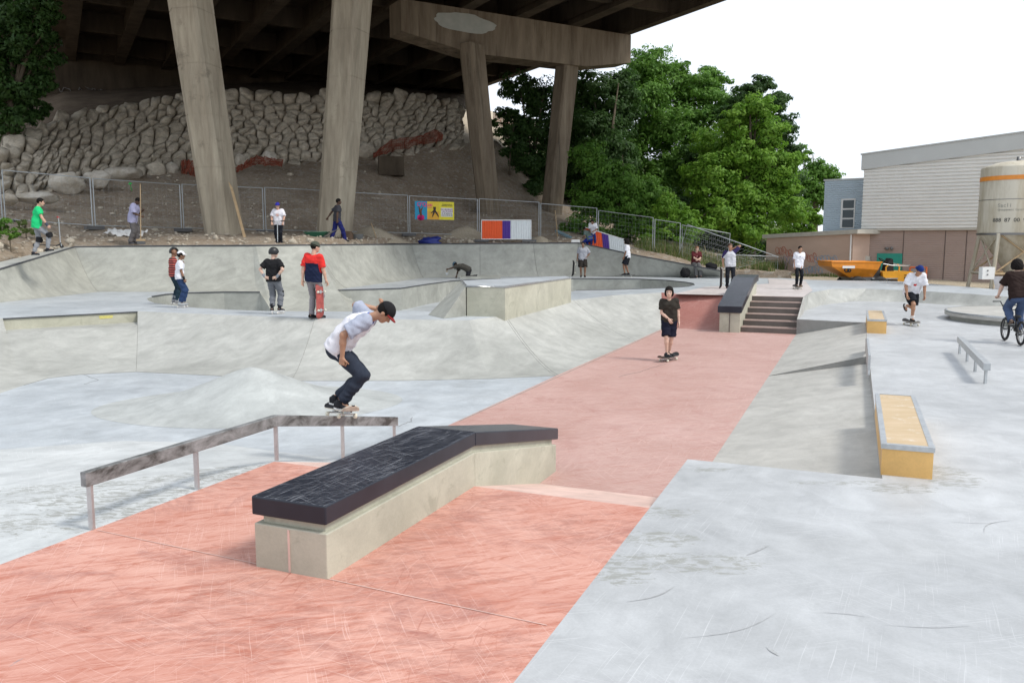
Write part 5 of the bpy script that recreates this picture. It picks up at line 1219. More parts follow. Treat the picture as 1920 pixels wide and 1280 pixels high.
# ------------------------------------------------------------------ people
def surface_nets(F, org, h):
    s = F < 0; nx, ny, nz = F.shape
    corners = [(i, j, k) for i in (0, 1) for j in (0, 1) for k in (0, 1)]
    sl = lambda o: (slice(o[0], nx-1+o[0]), slice(o[1], ny-1+o[1]), slice(o[2], nz-1+o[2]))
    cnt = sum(s[sl(c)].astype(np.int8) for c in corners); act = (cnt > 0) & (cnt < 8)
    acc = np.zeros((nx-1, ny-1, nz-1, 3), np.float32); num = np.zeros((nx-1, ny-1, nz-1), np.float32)
    for a in corners:
        for ax in range(3):
            if a[ax]: continue
            b = list(a); b[ax] = 1; fa, fb = F[sl(a)], F[sl(b)]; m = (fa < 0) != (fb < 0)
            t = np.where(m, fa/np.where(m, fa-fb, 1), 0)
            for d in range(3): acc[..., d] += m*(a[d]+(t if d == ax else 0))
            num += m
    ii = np.argwhere(act); idx = -np.ones(act.shape, np.int64); idx[act] = np.arange(len(ii))
    V = (acc[act]/num[act][:, None]+ii)*h+org; Q = []
    for ax in range(3):
        o1, o2 = (ax+1) % 3, (ax+2) % 3
        A = [slice(1, n-1) for n in (nx, ny, nz)]; A[ax] = slice(0, (nx, ny, nz)[ax]-1); Bs = list(A); Bs[ax] = slice(1, (nx, ny, nz)[ax])
        sa, sb_ = s[tuple(A)], s[tuple(Bs)]; e = np.argwhere(sa != sb_); 
        if not len(e): continue
        fl = sa[sa != sb_]; off = np.array([1, 1, 1]); off[ax] = 0; e = e+off
        def ci(d1, d2):
            q = e.copy(); q[:, o1] -= d1; q[:, o2] -= d2; return idx[q[:, 0], q[:, 1], q[:, 2]]
        q = np.stack([ci(1, 1), ci(0, 1), ci(0, 0), ci(1, 0)], 1); q[~fl] = q[~fl][:, ::-1]; Q.append(q)
    return V, np.concatenate(Q)
def cap(p, a, b, ra, rb):
    a, b = np.array(a, np.float32), np.array(b, np.float32); ab = b-a; L = float(ab@ab)+1e-9
    t = np.clip(((p-a)@ab)/L, 0, 1); return np.sqrt((((p-a)-t[..., None]*ab)**2).sum(-1))-(ra+t*(rb-ra))
def ell(p, c, r, Rm=None):
    q = p-np.array(c, np.float32)
    if Rm is not None: q = q@Rm
    r = np.array(r, np.float32); k0 = np.sqrt(((q/r)**2).sum(-1)); k1 = np.sqrt(((q/r**2)**2).sum(-1))+1e-6; return k0*(k0-1)/k1
def smin(a, b, k=.03):
    h = np.maximum(k-np.abs(a-b), 0)/k; return np.minimum(a, b)-h*h*k*.25
def plane(p, o, n): n = np.array(n, np.float32); n = n/np.linalg.norm(n); return (p-np.array(o, np.float32))@n
def mesh_of(field, pts, h, pad=.12):
    pts = np.array(pts, np.float32); lo, hi = pts.min(0)-pad, pts.max(0)+pad; n = np.ceil((hi-lo)/h).astype(int)+1
    g_ = np.stack(np.meshgrid(*[lo[i]+h*np.arange(n[i]) for i in range(3)], indexing='ij'), -1).astype(np.float32)
    return surface_nets(field(g_), lo, h)
def V3(*a): return np.array(a, dtype=np.float32)
def ik(a, t, l1, l2, pole):
    a, t = np.array(a, float), np.array(t, float); d = t-a; L = np.linalg.norm(d); mx_ = (l1+l2)*.995
    if L > mx_: d = d/L*mx_; L = mx_; t = a+d
    u = d/L; x = (l1*l1-l2*l2+L*L)/(2*L); y = math.sqrt(max(l1*l1-x*x, 0)); p = np.array(pole, float); p = p-u*(p@u); p /= np.linalg.norm(p)+1e-9
    return a+u*x+p*y, t
def rotm(yaw=0, pitch=0, roll=0):       # yaw to the left about z, pitch forward, roll to the right
    return np.array((Matrix.Rotation(R(yaw), 3, 'Z') @ Matrix.Rotation(-R(pitch), 3, 'X') @ Matrix.Rotation(R(roll), 3, 'Y')))
SKIN = {}
def skin(n_, c):
    if n_ not in SKIN: SKIN[n_] = plain('skin_'+n_, c, .5, 0, .07, 12, .4)
    return SKIN[n_]
FABN = [0]
def fabric(c, name='fabric', rough=.85):
    key = name+'_%02d%02d%02d' % tuple(int(99*v) for v in c)
    if key in MATS: return MATS[key]
    n = NT(key); cc_ = n.ramp(n.noise(n.map((9, 9, 4)), 1, 5, .6, 1), [(.3, tuple(v*.86 for v in c)), (.7, tuple(min(1, v*1.06) for v in c))])
    n.bump(n.noise(n.map((7, 7, 4)), 1, 4, .55, 1.5), .55, .035); return n.fin(cc_, rough, .2)
HAIRM = plain('dark_hair', (.010, .008, .007), .75, 0, .3, 40, .15, .4)
EYEM, LIPM, WHT = plain('eye_dark', (.02, .015, .012), .2), plain('lips', (.32, .12, .09), .5), plain('eye_white', (.6, .58, .55), .3)

def person(label, pos, face, h, pose, look, hres=.016, hand_h=.0055):
    k = h/1.75; t = thing('person', label, 'person', pos, face, look.get('group'), k)
    g_ = pose.get; W_ = look.get('width', 1.0)
    pel = V3(*g_('pelvis', (0, 0, .95))); ly, lp, lr = g_('lean', (0, 0, 0)); Rt = rotm(ly, lp, lr); Rp = rotm(g_('hipyaw', 0), lp*.35, lr*.4)
    chest = pel+Rt@V3(0, .01, .33); neck = pel+Rt@V3(0, 0, .52); 
    if g_('hunch'): 
        Rc = rotm(ly, lp+g_('hunch'), lr); chest = pel+Rt@V3(0, .0, .28); neck = chest+Rc@V3(0, 0, .24); Rs = Rc
    else: Rs = Rt
    sh = [neck+Rs@V3(s*.175*W_, 0, -.045) for s in (-1, 1)]; hip = [pel+Rp@V3(s*.088, 0, -.03) for s in (-1, 1)]
    hy, hp, hr = g_('head', (0, 0, 0)); Rh = rotm(ly+hy, hp, hr); hs = look.get('head', 1.0)
    hc = neck+Rs@V3(0, .015, .06)+Rh@V3(0, .03, .115*hs)
    hands, elb, feet, kne = [], [], [], []
    for i, s in enumerate((-1, 1)):
        hd = g_('hands', ((-.24, .05, .82), (.24, .05, .82)))[i]; pl_ = g_('elbows', ((-.5, -1, -.2), (.5, -1, -.2)))[i]
        e, w_ = ik(sh[i], hd, .29, .26, pl_); elb.append(e); hands.append(w_)
        ft = g_('feet', ((-.11, 0, .09), (.11, 0, .09)))[i]; kp = g_('knees', ((-.15, 1, 0), (.15, 1, 0)))[i]
        kn, an = ik(hip[i], ft, .44, .43, kp); kne.append(kn); feet.append(an)
    fyaw = g_('footyaw', (8, -8)); fpit = g_('footpitch', (0, 0))
    # ---- body (skin)
    hdir = Rh@V3(0, 1, 0)
    def torso(p, e=0.0, wst=1.0):
        d = None
        for s, i in ((-1, 0), (1, 1)):
            a = cap(p, pel+Rp@V3(s*.075*W_, 0, .0), pel+Rt@V3(s*.062*W_*wst, 0, .16), .100+e, .088+e)
            b = cap(p, pel+Rt@V3(s*.062*W_*wst, 0, .16), chest+(Rs@V3(s*.085*W_, 0, .05)), .088+e, .098+e)
            c = cap(p, chest+Rs@V3(s*.085*W_, 0, .05), sh[i]+Rs@V3(-s*.035, 0, -.01), .098+e, .062+e)
            for q in (a, b, c): d = q if d is None else smin(d, q, .06)
        return smin(d, cap(p, chest, neck+Rs@V3(0, 0, -.07), .09+e, .07+e), .06)
    def head(p):
        d = ell(p, hc+Rh@V3(0, -.012*hs, .02*hs), (.076*hs, .096*hs, .092*hs), Rh)
        d = smin(d, ell(p, hc+Rh@V3(0, .022*hs, -.05*hs), (.054*hs, .066*hs, .066*hs), Rh), .045)
        d = smin(d, ell(p, hc+Rh@V3(0, .052*hs, -.092*hs), (.028*hs, .024*hs, .02*hs), Rh), .03)
        d = smin(d, cap(p, hc+Rh@V3(0, .082*hs, .005), hc+Rh@V3(0, .104*hs, -.032*hs), .008, .014), .016)
        for s in (-1, 1):
            d = smin(d, ell(p, hc+Rh@V3(s*.078*hs, -.008, -.018), (.012, .022, .032), Rh), .008)
            d = np.maximum(d, -ell(p, hc+Rh@V3(s*.031*hs, .096*hs, .006), (.018, .014, .011), Rh))
        return d
    def arm(p, i, e=0.0):
        s = (-1, 1)[i]; a = cap(p, sh[i], elb[i], .050+e, .037+e); b = cap(p, elb[i], lerp(elb[i], hands[i], .35), .038+e, .039+e)
        c = cap(p, lerp(elb[i], hands[i], .35), hands[i], .039+e, .025+e); return smin(smin(a, b, .03), c, .02)
    def leg(p, i, e=0.0, kx=0.0):
        a = cap(p, hip[i], kne[i], .085+e, .054+e+kx); m_ = lerp(kne[i], feet[i], .3)
        b = cap(p, kne[i], m_, .053+e+kx, .056+e+kx); c = cap(p, m_, feet[i], .056+e+kx, .036+e+kx); return smin(smin(a, b, .03), c, .03)
    def body(p):
        d = smin(torso(p, -.008), cap(p, neck+Rs@V3(0, -.01, -.06), hc+Rh@V3(0, -.02, -.05), .058, .05), .04)
        for i in (0, 1): d = smin(d, arm(p, i), .03); d = smin(d, leg(p, i, -.004), .03)
        for i in (0, 1): d = smin(d, cap(p, feet[i], fdir[i]*.10+feet[i]+V3(0, 0, -.04), .036, .028), .02)
        return smin(d, head(p), .02)
    fdir = []
    for i in (0, 1):
        m_ = rotm(fyaw[i], fpit[i]); fdir.append(m_@V3(0, 1, 0))
    allp = [pel, chest, neck, hc+V3(0, 0, .1), hc-V3(0, 0, .05), hc+hdir*.1]+sh+elb+hands+kne+feet+[feet[i]+fdir[i]*.12 for i in (0, 1)]
    V, Q = mesh_of(body, allp, hres); mb = MB(); mb.add(V, Q.tolist(), 0, True)
    # finer head over the same surface, and hands with five fingers
    # (head region re-meshed at a finer step and merged in the same mesh)
    hh = lambda p: smin(head(p)-.0015, cap(p, neck+Rs@V3(0, -.01, -.04), hc+Rh@V3(0, -.02, -.05), .056, .051), .02)
    V, Q = mesh_of(hh, [hc+V3(0, 0, .06), hc-V3(0, 0, .1), hc+hdir*.07, hc-hdir*.07], look.get('hres', .008), .06); mb.add(V, Q.tolist(), 0, True)
    for s in (-1, 1):
        mb.ball(hc+Rh@V3(s*.031*hs, .078*hs, .006), (.014*hs, .011*hs, .010*hs), 8, 2, Matrix(Rh.tolist())); mb.ball(hc+Rh@V3(s*.031*hs, .087*hs, .006), .0065*hs, 6, 1)
        a, b = hc+Rh@V3(s*.015*hs, .091*hs, .024*hs), hc+Rh@V3(s*.048*hs, .078*hs, .024*hs); mb.tube([Vector(a.tolist()), Vector(b.tolist())], .0045, 5, 3)
    mb.ball(hc+Rh@V3(0, .082*hs, -.058*hs), (.021*hs, .009*hs, .007*hs), 8, 4, Matrix(Rh.tolist()))
    gh = g_('grip', (.35, .35)); hdirs = g_('handdir', (None, None)); pn_ = g_('palm', (None, None))
    for i, s in enumerate((-1, 1)):
        u = np.array(hdirs[i], float) if hdirs[i] is not None else hands[i]-elb[i]; u = u/np.linalg.norm(u)
        pn = np.array(pn_[i], float) if pn_[i] is not None else V3(-s, .15, 0); pn = pn-u*(pn@u); pn /= np.linalg.norm(pn)+1e-9   # palm normal
        v = np.cross(u, pn)*(s if True else 1)                      # towards the thumb
        w0 = hands[i]; cu = gh[i]; segs = []
        if look.get('thumbflip'): v = -v
        for f, (off, ln, sp) in enumerate(((.030, .072, .16), (.010, .080, .04), (-.010, .074, -.05), (-.029, .058, -.16))):
            b0 = w0+u*.085+v*off; a1 = cu*1.1+.08*f*.5; d1 = u*math.cos(a1*.8)+pn*math.sin(a1*.8)+v*sp*.5; b1 = b0+d1/np.linalg.norm(d1)*ln*.5
            a2 = a1*1.9+.1; d2 = u*math.cos(a2)+pn*math.sin(a2)+v*sp*.3; b2 = b1+d2/np.linalg.norm(d2)*ln*.30; a3 = a1*2.7+.15; d3 = u*math.cos(a3)+pn*math.sin(a3); b3 = b2+d3/np.linalg.norm(d3)*ln*.24
            segs.append((b0, b1, b2, b3))
        t0 = w0+u*.028+v*.030; t1 = t0+(u*.6+v*.75+pn*.25)*.036; t2 = t1+(u*.85+v*.25+pn*(.3+cu*.6))*.032
        def hand(p):
            d = cap(p, w0-u*.02, w0+u*.02, .026, .025)
            for off in (-.026, -.009, .009, .026): d = smin(d, cap(p, w0+u*.02+v*off*.6, w0+u*.083+v*off, .0165, .0115), .014)
            for (b0, b1, b2, b3) in segs:
                f_ = smin(cap(p, b0-u*.01, b1, .0098, .0088), smin(cap(p, b1, b2, .0088, .008), cap(p, b2, b3, .008, .0068), .003), .003); d = smin(d, f_, .004)
            th = smin(cap(p, t0, t1, .0135, .0105), cap(p, t1, t2, .0105, .0085), .004); return smin(d, th, .01)
        V, Q = mesh_of(hand, [w0, w0+u*.17, w0+v*.07, w0-v*.04, w0+pn*.08, w0-u*.02], look.get('handres', hand_h), .02); mb.add(V, Q.tolist(), 0, True)
    sk = skin(*look['skin']); mb.build('body', [sk, EYEM, WHT, HAIRM, LIPM], t, True)
    # ---- shirt
    top_c, sl = look['shirt'], look.get('sleeve', .55); hem = look.get('hem', -.10); e = look.get('loose', .016)
    def shirt(p):
        d = torso(p, e, 1.25)
        lo_ = cap(p, pel+Rp@V3(-.075*W_, 0, hem), pel+Rt@V3(-.07*W_, 0, .15), .108+e, .095+e); lo2 = cap(p, pel+Rp@V3(.075*W_, 0, hem), pel+Rt@V3(.07*W_, 0, .15), .108+e, .095+e)
        d = smin(smin(d, lo_, .06), lo2, .06)
        d = np.maximum(d, plane(p, pel+Rt@V3(0, 0, hem+.0), Rt@V3(0, 0, -1)))
        for i in (0, 1):
            if sl <= .01: continue
            if sl <= 1: q = cap(p, sh[i], lerp(sh[i], elb[i], sl+.12), .062+e*.6, .060+e*1.2); q = np.maximum(q, plane(p, lerp(sh[i], elb[i], sl), elb[i]-sh[i]))
            else: q = smin(cap(p, sh[i], elb[i], .062+e*.6, .05+e*.7), np.maximum(cap(p, elb[i], hands[i], .05+e*.7, .04+e*.5), plane(p, lerp(elb[i], hands[i], sl-1), hands[i]-elb[i])), .03)
            d = smin(d, q, .035)
        nk = neck+Rs@V3(0, .035, .035); d = np.maximum(d, -ell(p, nk, (.072, .085, .06), Rs))
        # folds
        w1 = np.sin((p@V3(31, 17, 40))+3*np.sin(p@V3(9, 14, 7)))*.0034+np.sin(p@V3(-23, 35, 52)+2*np.sin(p@V3(11, 5, 13)))*.0026+np.sin(p@V3(8, 6, 26)+2.5*np.sin(p@V3(13, -9, 5)))*.0035
        return d+w1
    pts = [pel+Rt@V3(0, 0, hem-.05), chest, neck]+sh+[lerp(sh[i], elb[i], .8) for i in (0, 1)]+([elb[0], elb[1]]+[hands[0], hands[1]] if sl > 1 else [])
    V, Q = mesh_of(shirt, pts, hres*.9, .16); mats = [fabric(top_c, 'shirt')]; mi = np.zeros(len(Q), int); C = V[Q].mean(1)
    if look.get('raglan'):
        mats.append(fabric(look['raglan'], 'sleeve')); 
        for i in (0, 1):
            ax_ = (sh[i]-chest); ax_[:] = Rs@V3((-1, 1)[i], 0, .8); mi[((C-sh[i])@ax_ > -.06) & (((C-pel)@(Rt@V3(0, 0, 1))) > .16)] = 1
        nkd = np.linalg.norm((C-(neck+Rs@V3(0, .01, .0)))*V3(1, 1, 1.2), axis=1); mats.append(fabric(look.get('collar', look['raglan']), 'collar')); mi[nkd < .092] = 2
    if look.get('blocks'):              # (colour, height on torso above which it applies)
        c2, zz = look['blocks']; mats.append(fabric(c2, 'block')); mi[((C-pel)@(Rt@V3(0, 0, 1))) > zz] = len(mats)-1
        for i in (0, 1): mi[(cap(C.astype(np.float32), sh[i], elb[i], .0, .0) < .092) & (((C-sh[i])@((elb[i]-sh[i])/.29)) > .0) & (np.abs((C-chest)@(Rs@V3(1, 0, 0))) > .15)] = len(mats)-1
    if look.get('stripes'):
        mats.append(fabric(look['stripes'], 'stripe')); mi[(((C-pel)@(Rt@V3(0, 0, 1))) % .075) < .035] = len(mats)-1
    mb = MB(); mb.add(V, Q.tolist(), 0, True); mb.mi = mi.tolist(); so_ = mb.build(look.get('topname', 'shirt'), mats, t, True)
    if look.get('print'):
        for (ox, oz, r, c) in look['print']:
            p0 = chest+Rs@V3(ox, .0, oz); dd = Rs@V3(0, 1, 0); q = p0+dd*.10
            for _ in range(60):
                if shirt(np.array([[q]], np.float32))[0, 0] > 0: break
                q = q+dd*.003
            MB().ball(Vector((q-dd*.002).tolist()), (r, .006, r*.8), 10, 0, Matrix(Rs.tolist()), .5, 3).build('print', fabric(c, 'ink'), t, True)
    # ---- trousers or shorts
    tl = look.get('trouser', 1.0); te = look.get('baggy', .016)
    def trs(p):
        d = smin(cap(p, pel+Rp@V3(-.075*W_, 0, .02), pel+Rp@V3(.075*W_, 0, .02), .112+te*.4, .112+te*.4), cap(p, hip[0]+V3(0, 0, -.02), hip[1]+V3(0, 0, -.02), .1+te*.5, .1+te*.5), .03)
        for i in (0, 1):
            if tl <= .5:
                f = tl*2; q = np.maximum(cap(p, hip[i], lerp(hip[i], kne[i], min(1.25, f+.15)), .098+te, .082+te*1.4), plane(p, lerp(hip[i], kne[i], min(f, 1.12)), kne[i]-hip[i]))
            else:
                f = tl*2-1; m_ = lerp(kne[i], feet[i], .4); q = smin(cap(p, hip[i], kne[i], .092+te, .064+te), smin(cap(p, kne[i], m_, .064+te, .060+te), cap(p, m_, feet[i]+V3(0, 0, -.02), .060+te, .050+te*1.3), .03), .03)
                q = np.maximum(q, plane(p, lerp(kne[i], feet[i], f), feet[i]-kne[i]))
            d = smin(d, q, .02)
        d = np.maximum(d, plane(p, pel+Rt@V3(0, 0, .10), Rt@V3(0, 0, 1)))
        return d+np.sin(p@V3(19, 27, 61)+3*np.sin(p@V3(9, 8, 11)))*.004+np.sin(p@V3(33, -21, 44))*.002+np.sin(p@V3(12, 9, 34)+2*np.sin(p@V3(-15, 12, 4)))*.003
    V, Q = mesh_of(trs, [pel, *hip, *kne]+([*feet] if tl > .5 else []), hres*.9, .16); mb = MB(); mb.add(V, Q.tolist(), 0, True); tm = [fabric(look['trousers'], 'trouser')]; mb.build('shorts' if tl <= .5 else 'trousers', tm, t, True)
    # ---- shoes
    sc = look.get('shoe', (.02, .02, .02)); skate = look.get('skates')
    for i in (0, 1):
        m_ = rotm(fyaw[i], fpit[i]); f_, u_, r_ = m_@V3(0, 1, 0), m_@V3(0, 0, 1), m_@V3(1, 0, 0); a = feet[i]
        def shoe(p):
            d = cap(p, a-u_*.035-f_*.045, a-u_*.048+f_*.07, .042, .038); d = smin(d, cap(p, a-u_*.05+f_*.07, a-u_*.056+f_*.14, .040, .030), .03)
            up_ = .12 if skate else (.05 if look.get('boots') else .012); d = smin(d, cap(p, a-u_*.03, a+u_*up_, .046, .050 if skate else .045), .03)
            d = np.maximum(d, plane(p, a-u_*.082, -u_)); return np.maximum(d, plane(p, a+u_*(up_+.02), u_))
        V, Q = mesh_of(shoe, [a, a+f_*.15, a+u_*.1, a-u_*.08], look.get('shoeres', .011), .06); mb = MB(); mb.add(V, Q.tolist(), 0, True); so_ = mb.build('roller_skate' if skate else 'shoe', [fabric(sc, 'shoe', .6)], t, True)
        mb = MB(); n = 16; lo_ = []
        for kk in range(n):
            q = 2*math.pi*kk/n; y = math.cos(q)*.118+.048; w_ = (.043-.009*(math.cos(q)+.1*math.cos(q)**2)) if y < .05 else .044*math.sqrt(max(0, 1-((y-.05)/.12)**2))+.004
            lo_.append(Vector((a-u_*.083+f_*y+r_*math.sin(q)*w_).tolist()))
        mb.prism(lo_, Vector((u_*.024).tolist())); mb.build('sole', plain('sole_%02d' % int(99*look.get('sole', .7)), (look.get('sole', .7),)*3, .6), so_, True)
        if skate:
            mb = MB(); mb.frame((a-u_*.118-f_*.08-r_*.012).tolist(), (f_*.22).tolist(), (r_*.024).tolist(), (u_*.036).tolist()); mb.build('skate_frame', plain('skate_white', (.6, .6, .6), .4), so_, True)
            for j in range(4): MB().lathe((a-u_*.128+f_*(-.07+.066*j)).tolist(), [(0, -.014), (.032, -.012), (.036, 0), (.032, .012), (0, .014)], 12, axis=r_.tolist()).build('skate_wheel', plain('skate_wheel_grey', (.55, .53, .5), .5), so_, True)
        if look.get('socks'):
            MB().tube([Vector(a.tolist()), Vector(lerp(a, kne[i], look['socks']).tolist())], [.041, .055], 12).build('sock', fabric((.8, .8, .8), 'sock'), t, True)
    # ---- hair, cap, helmet
    Rm = Rh; kind = look.get('hat'); hl = look.get('hair', .12)
    if kind not in ('helmet',):
        def hair(p):
            g2 = look.get('hairgrow', 0)
            d = ell(p, hc+Rm@V3(0, -.018*hs, .026*hs), (.086*hs+g2, .106*hs+g2, .101*hs+g2), Rm)
            if look.get('longhair'): d = smin(d, ell(p, hc+Rm@V3(0, -.03*hs, -.03*hs), (.092*hs+g2, .092*hs+g2, .09*hs+g2), Rm), .03)
            q = (p-hc)@Rm; d = np.maximum(d, (q[..., 1]-.045*hs)-np.maximum(0, q[..., 2]-.035*hs)*1.6+0*d); d = np.maximum(d, -(q[..., 2]+(.062 if not look.get('longhair') else look['longhair'])*hs)-q[..., 1]*(-.35))
            if look.get('curly'): d = d+np.sin(q[..., 0]*95)*np.sin(q[..., 1]*90)*np.sin(q[..., 2]*92)*.010
            else: d = d+np.sin(q[..., 0]*120+np.sin(q[..., 2]*40)*2)*.0016
            return d
        if kind != 'beanie': V, Q = mesh_of(hair, [hc+V3(0, 0, .1), hc-V3(0, 0, .12), hc-hdir*.12, hc+hdir*.1], .009, .19); mb = MB(); mb.add(V, Q.tolist(), 0, True); mb.build('hair', look.get('hairmat', HAIRM), t, True)
    if kind in ('cap', 'capback', 'helmet', 'beanie'):
        th = .014 if kind != 'helmet' else .036; cy = Rm
        def hat(p):
            d = ell(p, hc+Rm@V3(0, -.012*hs, .024*hs), (.083*hs+th, .103*hs+th, .100*hs+th), Rm); q = (p-hc)@Rm
            lim = .030 if kind != 'helmet' else .0
            d = np.maximum(d, -(q[..., 2]-lim*hs)-(q[..., 1]*.22)+0*d) if kind != 'helmet' else np.maximum(d, -(q[..., 2]+.035*hs)+np.maximum(0, q[..., 1]-.02)*.75)
            return d
        V, Q = mesh_of(hat, [hc+V3(0, 0, .12), hc-V3(0, 0, .08), hc-hdir*.12, hc+hdir*.12], .008, .09); hm = fabric(look['hatcol'], 'cap', .8) if kind != 'helmet' else plain('helmet_black', look['hatcol'], .42)
        mb = MB(); mb.add(V, Q.tolist(), 0, True); ho = mb.build('helmet' if kind == 'helmet' else 'cap', hm, t, True)
        if kind in ('cap', 'capback'):
            sg = 1 if kind == 'cap' else -1; rows = []
            for j in range(6):
                r = []
                for m2 in range(11):
                    an = (m2-5)/5*1.15; rr = .098*hs+.075*j/5*math.cos(an*.9); r.append(Vector((hc+Rm@V3(math.sin(an)*rr*.86, sg*(math.cos(an)*rr-.008), .040*hs-.012*j/5*1.2-.012*abs(math.sin(an)))).tolist()))
                rows.append(r)
            mb = MB().grid(rows).grid([[p+Vector((Rm@V3(0, 0, .006)).tolist()) for p in r] for r in rows]); mb.build('cap_peak', fabric(look.get('peak', look['hatcol']), 'peak'), ho, True)
        if look.get('logo'):
            for (dx_, dz_, c) in look['logo']: MB().ball((hc+Rm@V3(dx_, -.075*hs if dz_ < 0 else .04, .05*hs)).tolist(), (.03, .03, .02), 8, 0, Matrix(Rm.tolist())).build('badge', fabric(c, 'badge'), ho, True)
    if look.get('kneepads'):
        for i in (0, 1):
            if look['kneepads'] == 1 and i == 0: pass
            kd = (kne[i]-lerp(hip[i], feet[i], .5)); kd = kd/(np.linalg.norm(kd)+1e-9) if np.linalg.norm(kd) > .02 else fdir[i]
            ax_ = (feet[i]-hip[i])/np.linalg.norm(feet[i]-hip[i])
            def pad(p): return np.maximum(np.abs((p-kne[i])@ax_.astype(np.float32))-.085, cap(p, kne[i]-ax_*.1, kne[i]+ax_*.1, .093, .086))
            V, Q = mesh_of(pad, [kne[i]-ax_*.1, kne[i]+ax_*.1], .012, .12); mb = MB(); mb.add(V, Q.tolist(), 0, True); mb.ball((kne[i]+kd*.07).tolist(), (.06, .045, .075), 10); mb.build('knee_pad', fabric((.015, .015, .017), 'pad', .6), t, True)
    if look.get('wristguards'):
        for i in (0, 1):
            d_ = (hands[i]-elb[i])/np.linalg.norm(hands[i]-elb[i]); MB().tube([Vector((hands[i]-d_*.09).tolist()), Vector((hands[i]+d_*.02).tolist())], [.042, .034], 10).build('wrist_guard', fabric(look['wristguards'], 'guard', .6), t, True)
    if look.get('watch'):
        i = 0 if look['watch'] < 0 else 1; d_ = (hands[i]-elb[i])/np.linalg.norm(hands[i]-elb[i]); MB().tube([Vector((hands[i]-d_*.03).tolist()), Vector((hands[i]-d_*.008).tolist())], .031, 10).build('wristband', M['black'], t, True)
    return t

# ------------------------------------------------------------------ wheeled things
def skateboard(label, pos, face, tilt=Matrix.Identity(3), under=(.35, .10, .08), L=.78, bend=1.0):
    t = thing('skateboard', label, 'skateboard', pos, face); t.rotation_euler = (Matrix.Rotation(-R(face), 3, 'Z') @ tilt).to_euler()
    rows = []; n = 20; hw = .10; zs = .085
    def sec(y): 
        a = abs(y)/(L/2); z = zs+max(0, a-.68)**1.5*.32*bend*1.0; w_ = hw if a < .72 else hw*math.sqrt(max(0.0, 1-((a-.72)/.285)**2)); return z, max(w_, .004)
    top_, bot_ = [], []
    for i in range(n+1):
        y = L*(i/n-.5); z, w_ = sec(y); top_.append([Vector((x*w_, y, z+.004*abs(x)+.006)) for x in (-1, -.5, 0, .5, 1)]); bot_.append([Vector((x*w_, y, z+.004*abs(x)-.006)) for x in (1, .5, 0, -.5, -1)])
    mb = MB().grid(bot_, 0); sides = []
    for a, b in zip(zip(top_, bot_), zip(top_[1:], bot_[1:])):
        mb.quad(a[0][4], b[0][4], b[1][0], a[1][0]).quad(a[1][4], b[1][4], b[0][0], a[0][0])
    mb.build('deck', plain('deck_under_%02d' % int(99*under[0]), under, .4, 0, .5, 9), t, True)
    MB().grid([r[::-1] for r in top_]).build('grip_tape', plain('grip_tape', (.02, .02, .022), .9), t, True)
    for s in (-1, 1):
        y = s*.20; MB().box((0, y, .066), (.05, .07, .03)).tube([(-.085, y, .045), (.085, y, .045)], .010, 6).build('truck', M['steel'], t, True)
        for x in (-1, 1): MB().lathe((x*.092, y, .028), [(.0, -.017), (.024, -.016), (.0275, -.008), (.0275, .008), (.024, .016), (0, .017)], 14, axis=(1, 0, 0)).build('wheel', plain('urethane_wheel', (.62, .60, .50), .5), t, True)
    return t
def scooter(label, pos, face, lean=0.0, grips=(.5, .03, .02), bar=.86):
    t = thing('kick_scooter', label, 'scooter', pos, face); t.rotation_euler = (Matrix.Rotation(-R(face), 3, 'Z') @ Matrix.Rotation(lean, 3, 'X')).to_euler()
    MB().frame((-.055, -.28, .055), (.11, 0, 0), (0, .50, 0), (0, 0, .025)).build('deck', M['black'], t, True)
    st_ = MB().tube([(0, .22, .06), (0, .32, .10), (0, .35, .16)], .022, 8).build('neck', M['black'], t, True)
    hb_ = MB().tube([(0, .37, .06), (0, .335, .18), (0, .29, bar)], .017, 8).tube([(-.24, .285, bar+.01), (0, .29, bar), (.24, .285, bar+.01)], .013, 8).build('handlebar', M['steel'], t, True)
    for s in (-1, 1): MB().tube([(s*.13, .287, bar+.004), (s*.27, .284, bar+.012)], .019, 8).build('grip', plain('grip_%02d' % int(99*grips[0]), grips, .6), hb_, True)
    for y in (-.34, .375): MB().lathe((0, y, .052), [(0, -.012), (.04, -.012), (.052, -.007), (.052, .007), (.04, .012), (0, .012)], 18, axis=(1, 0, 0)).build('wheel', M['black'], t, True)
    return t
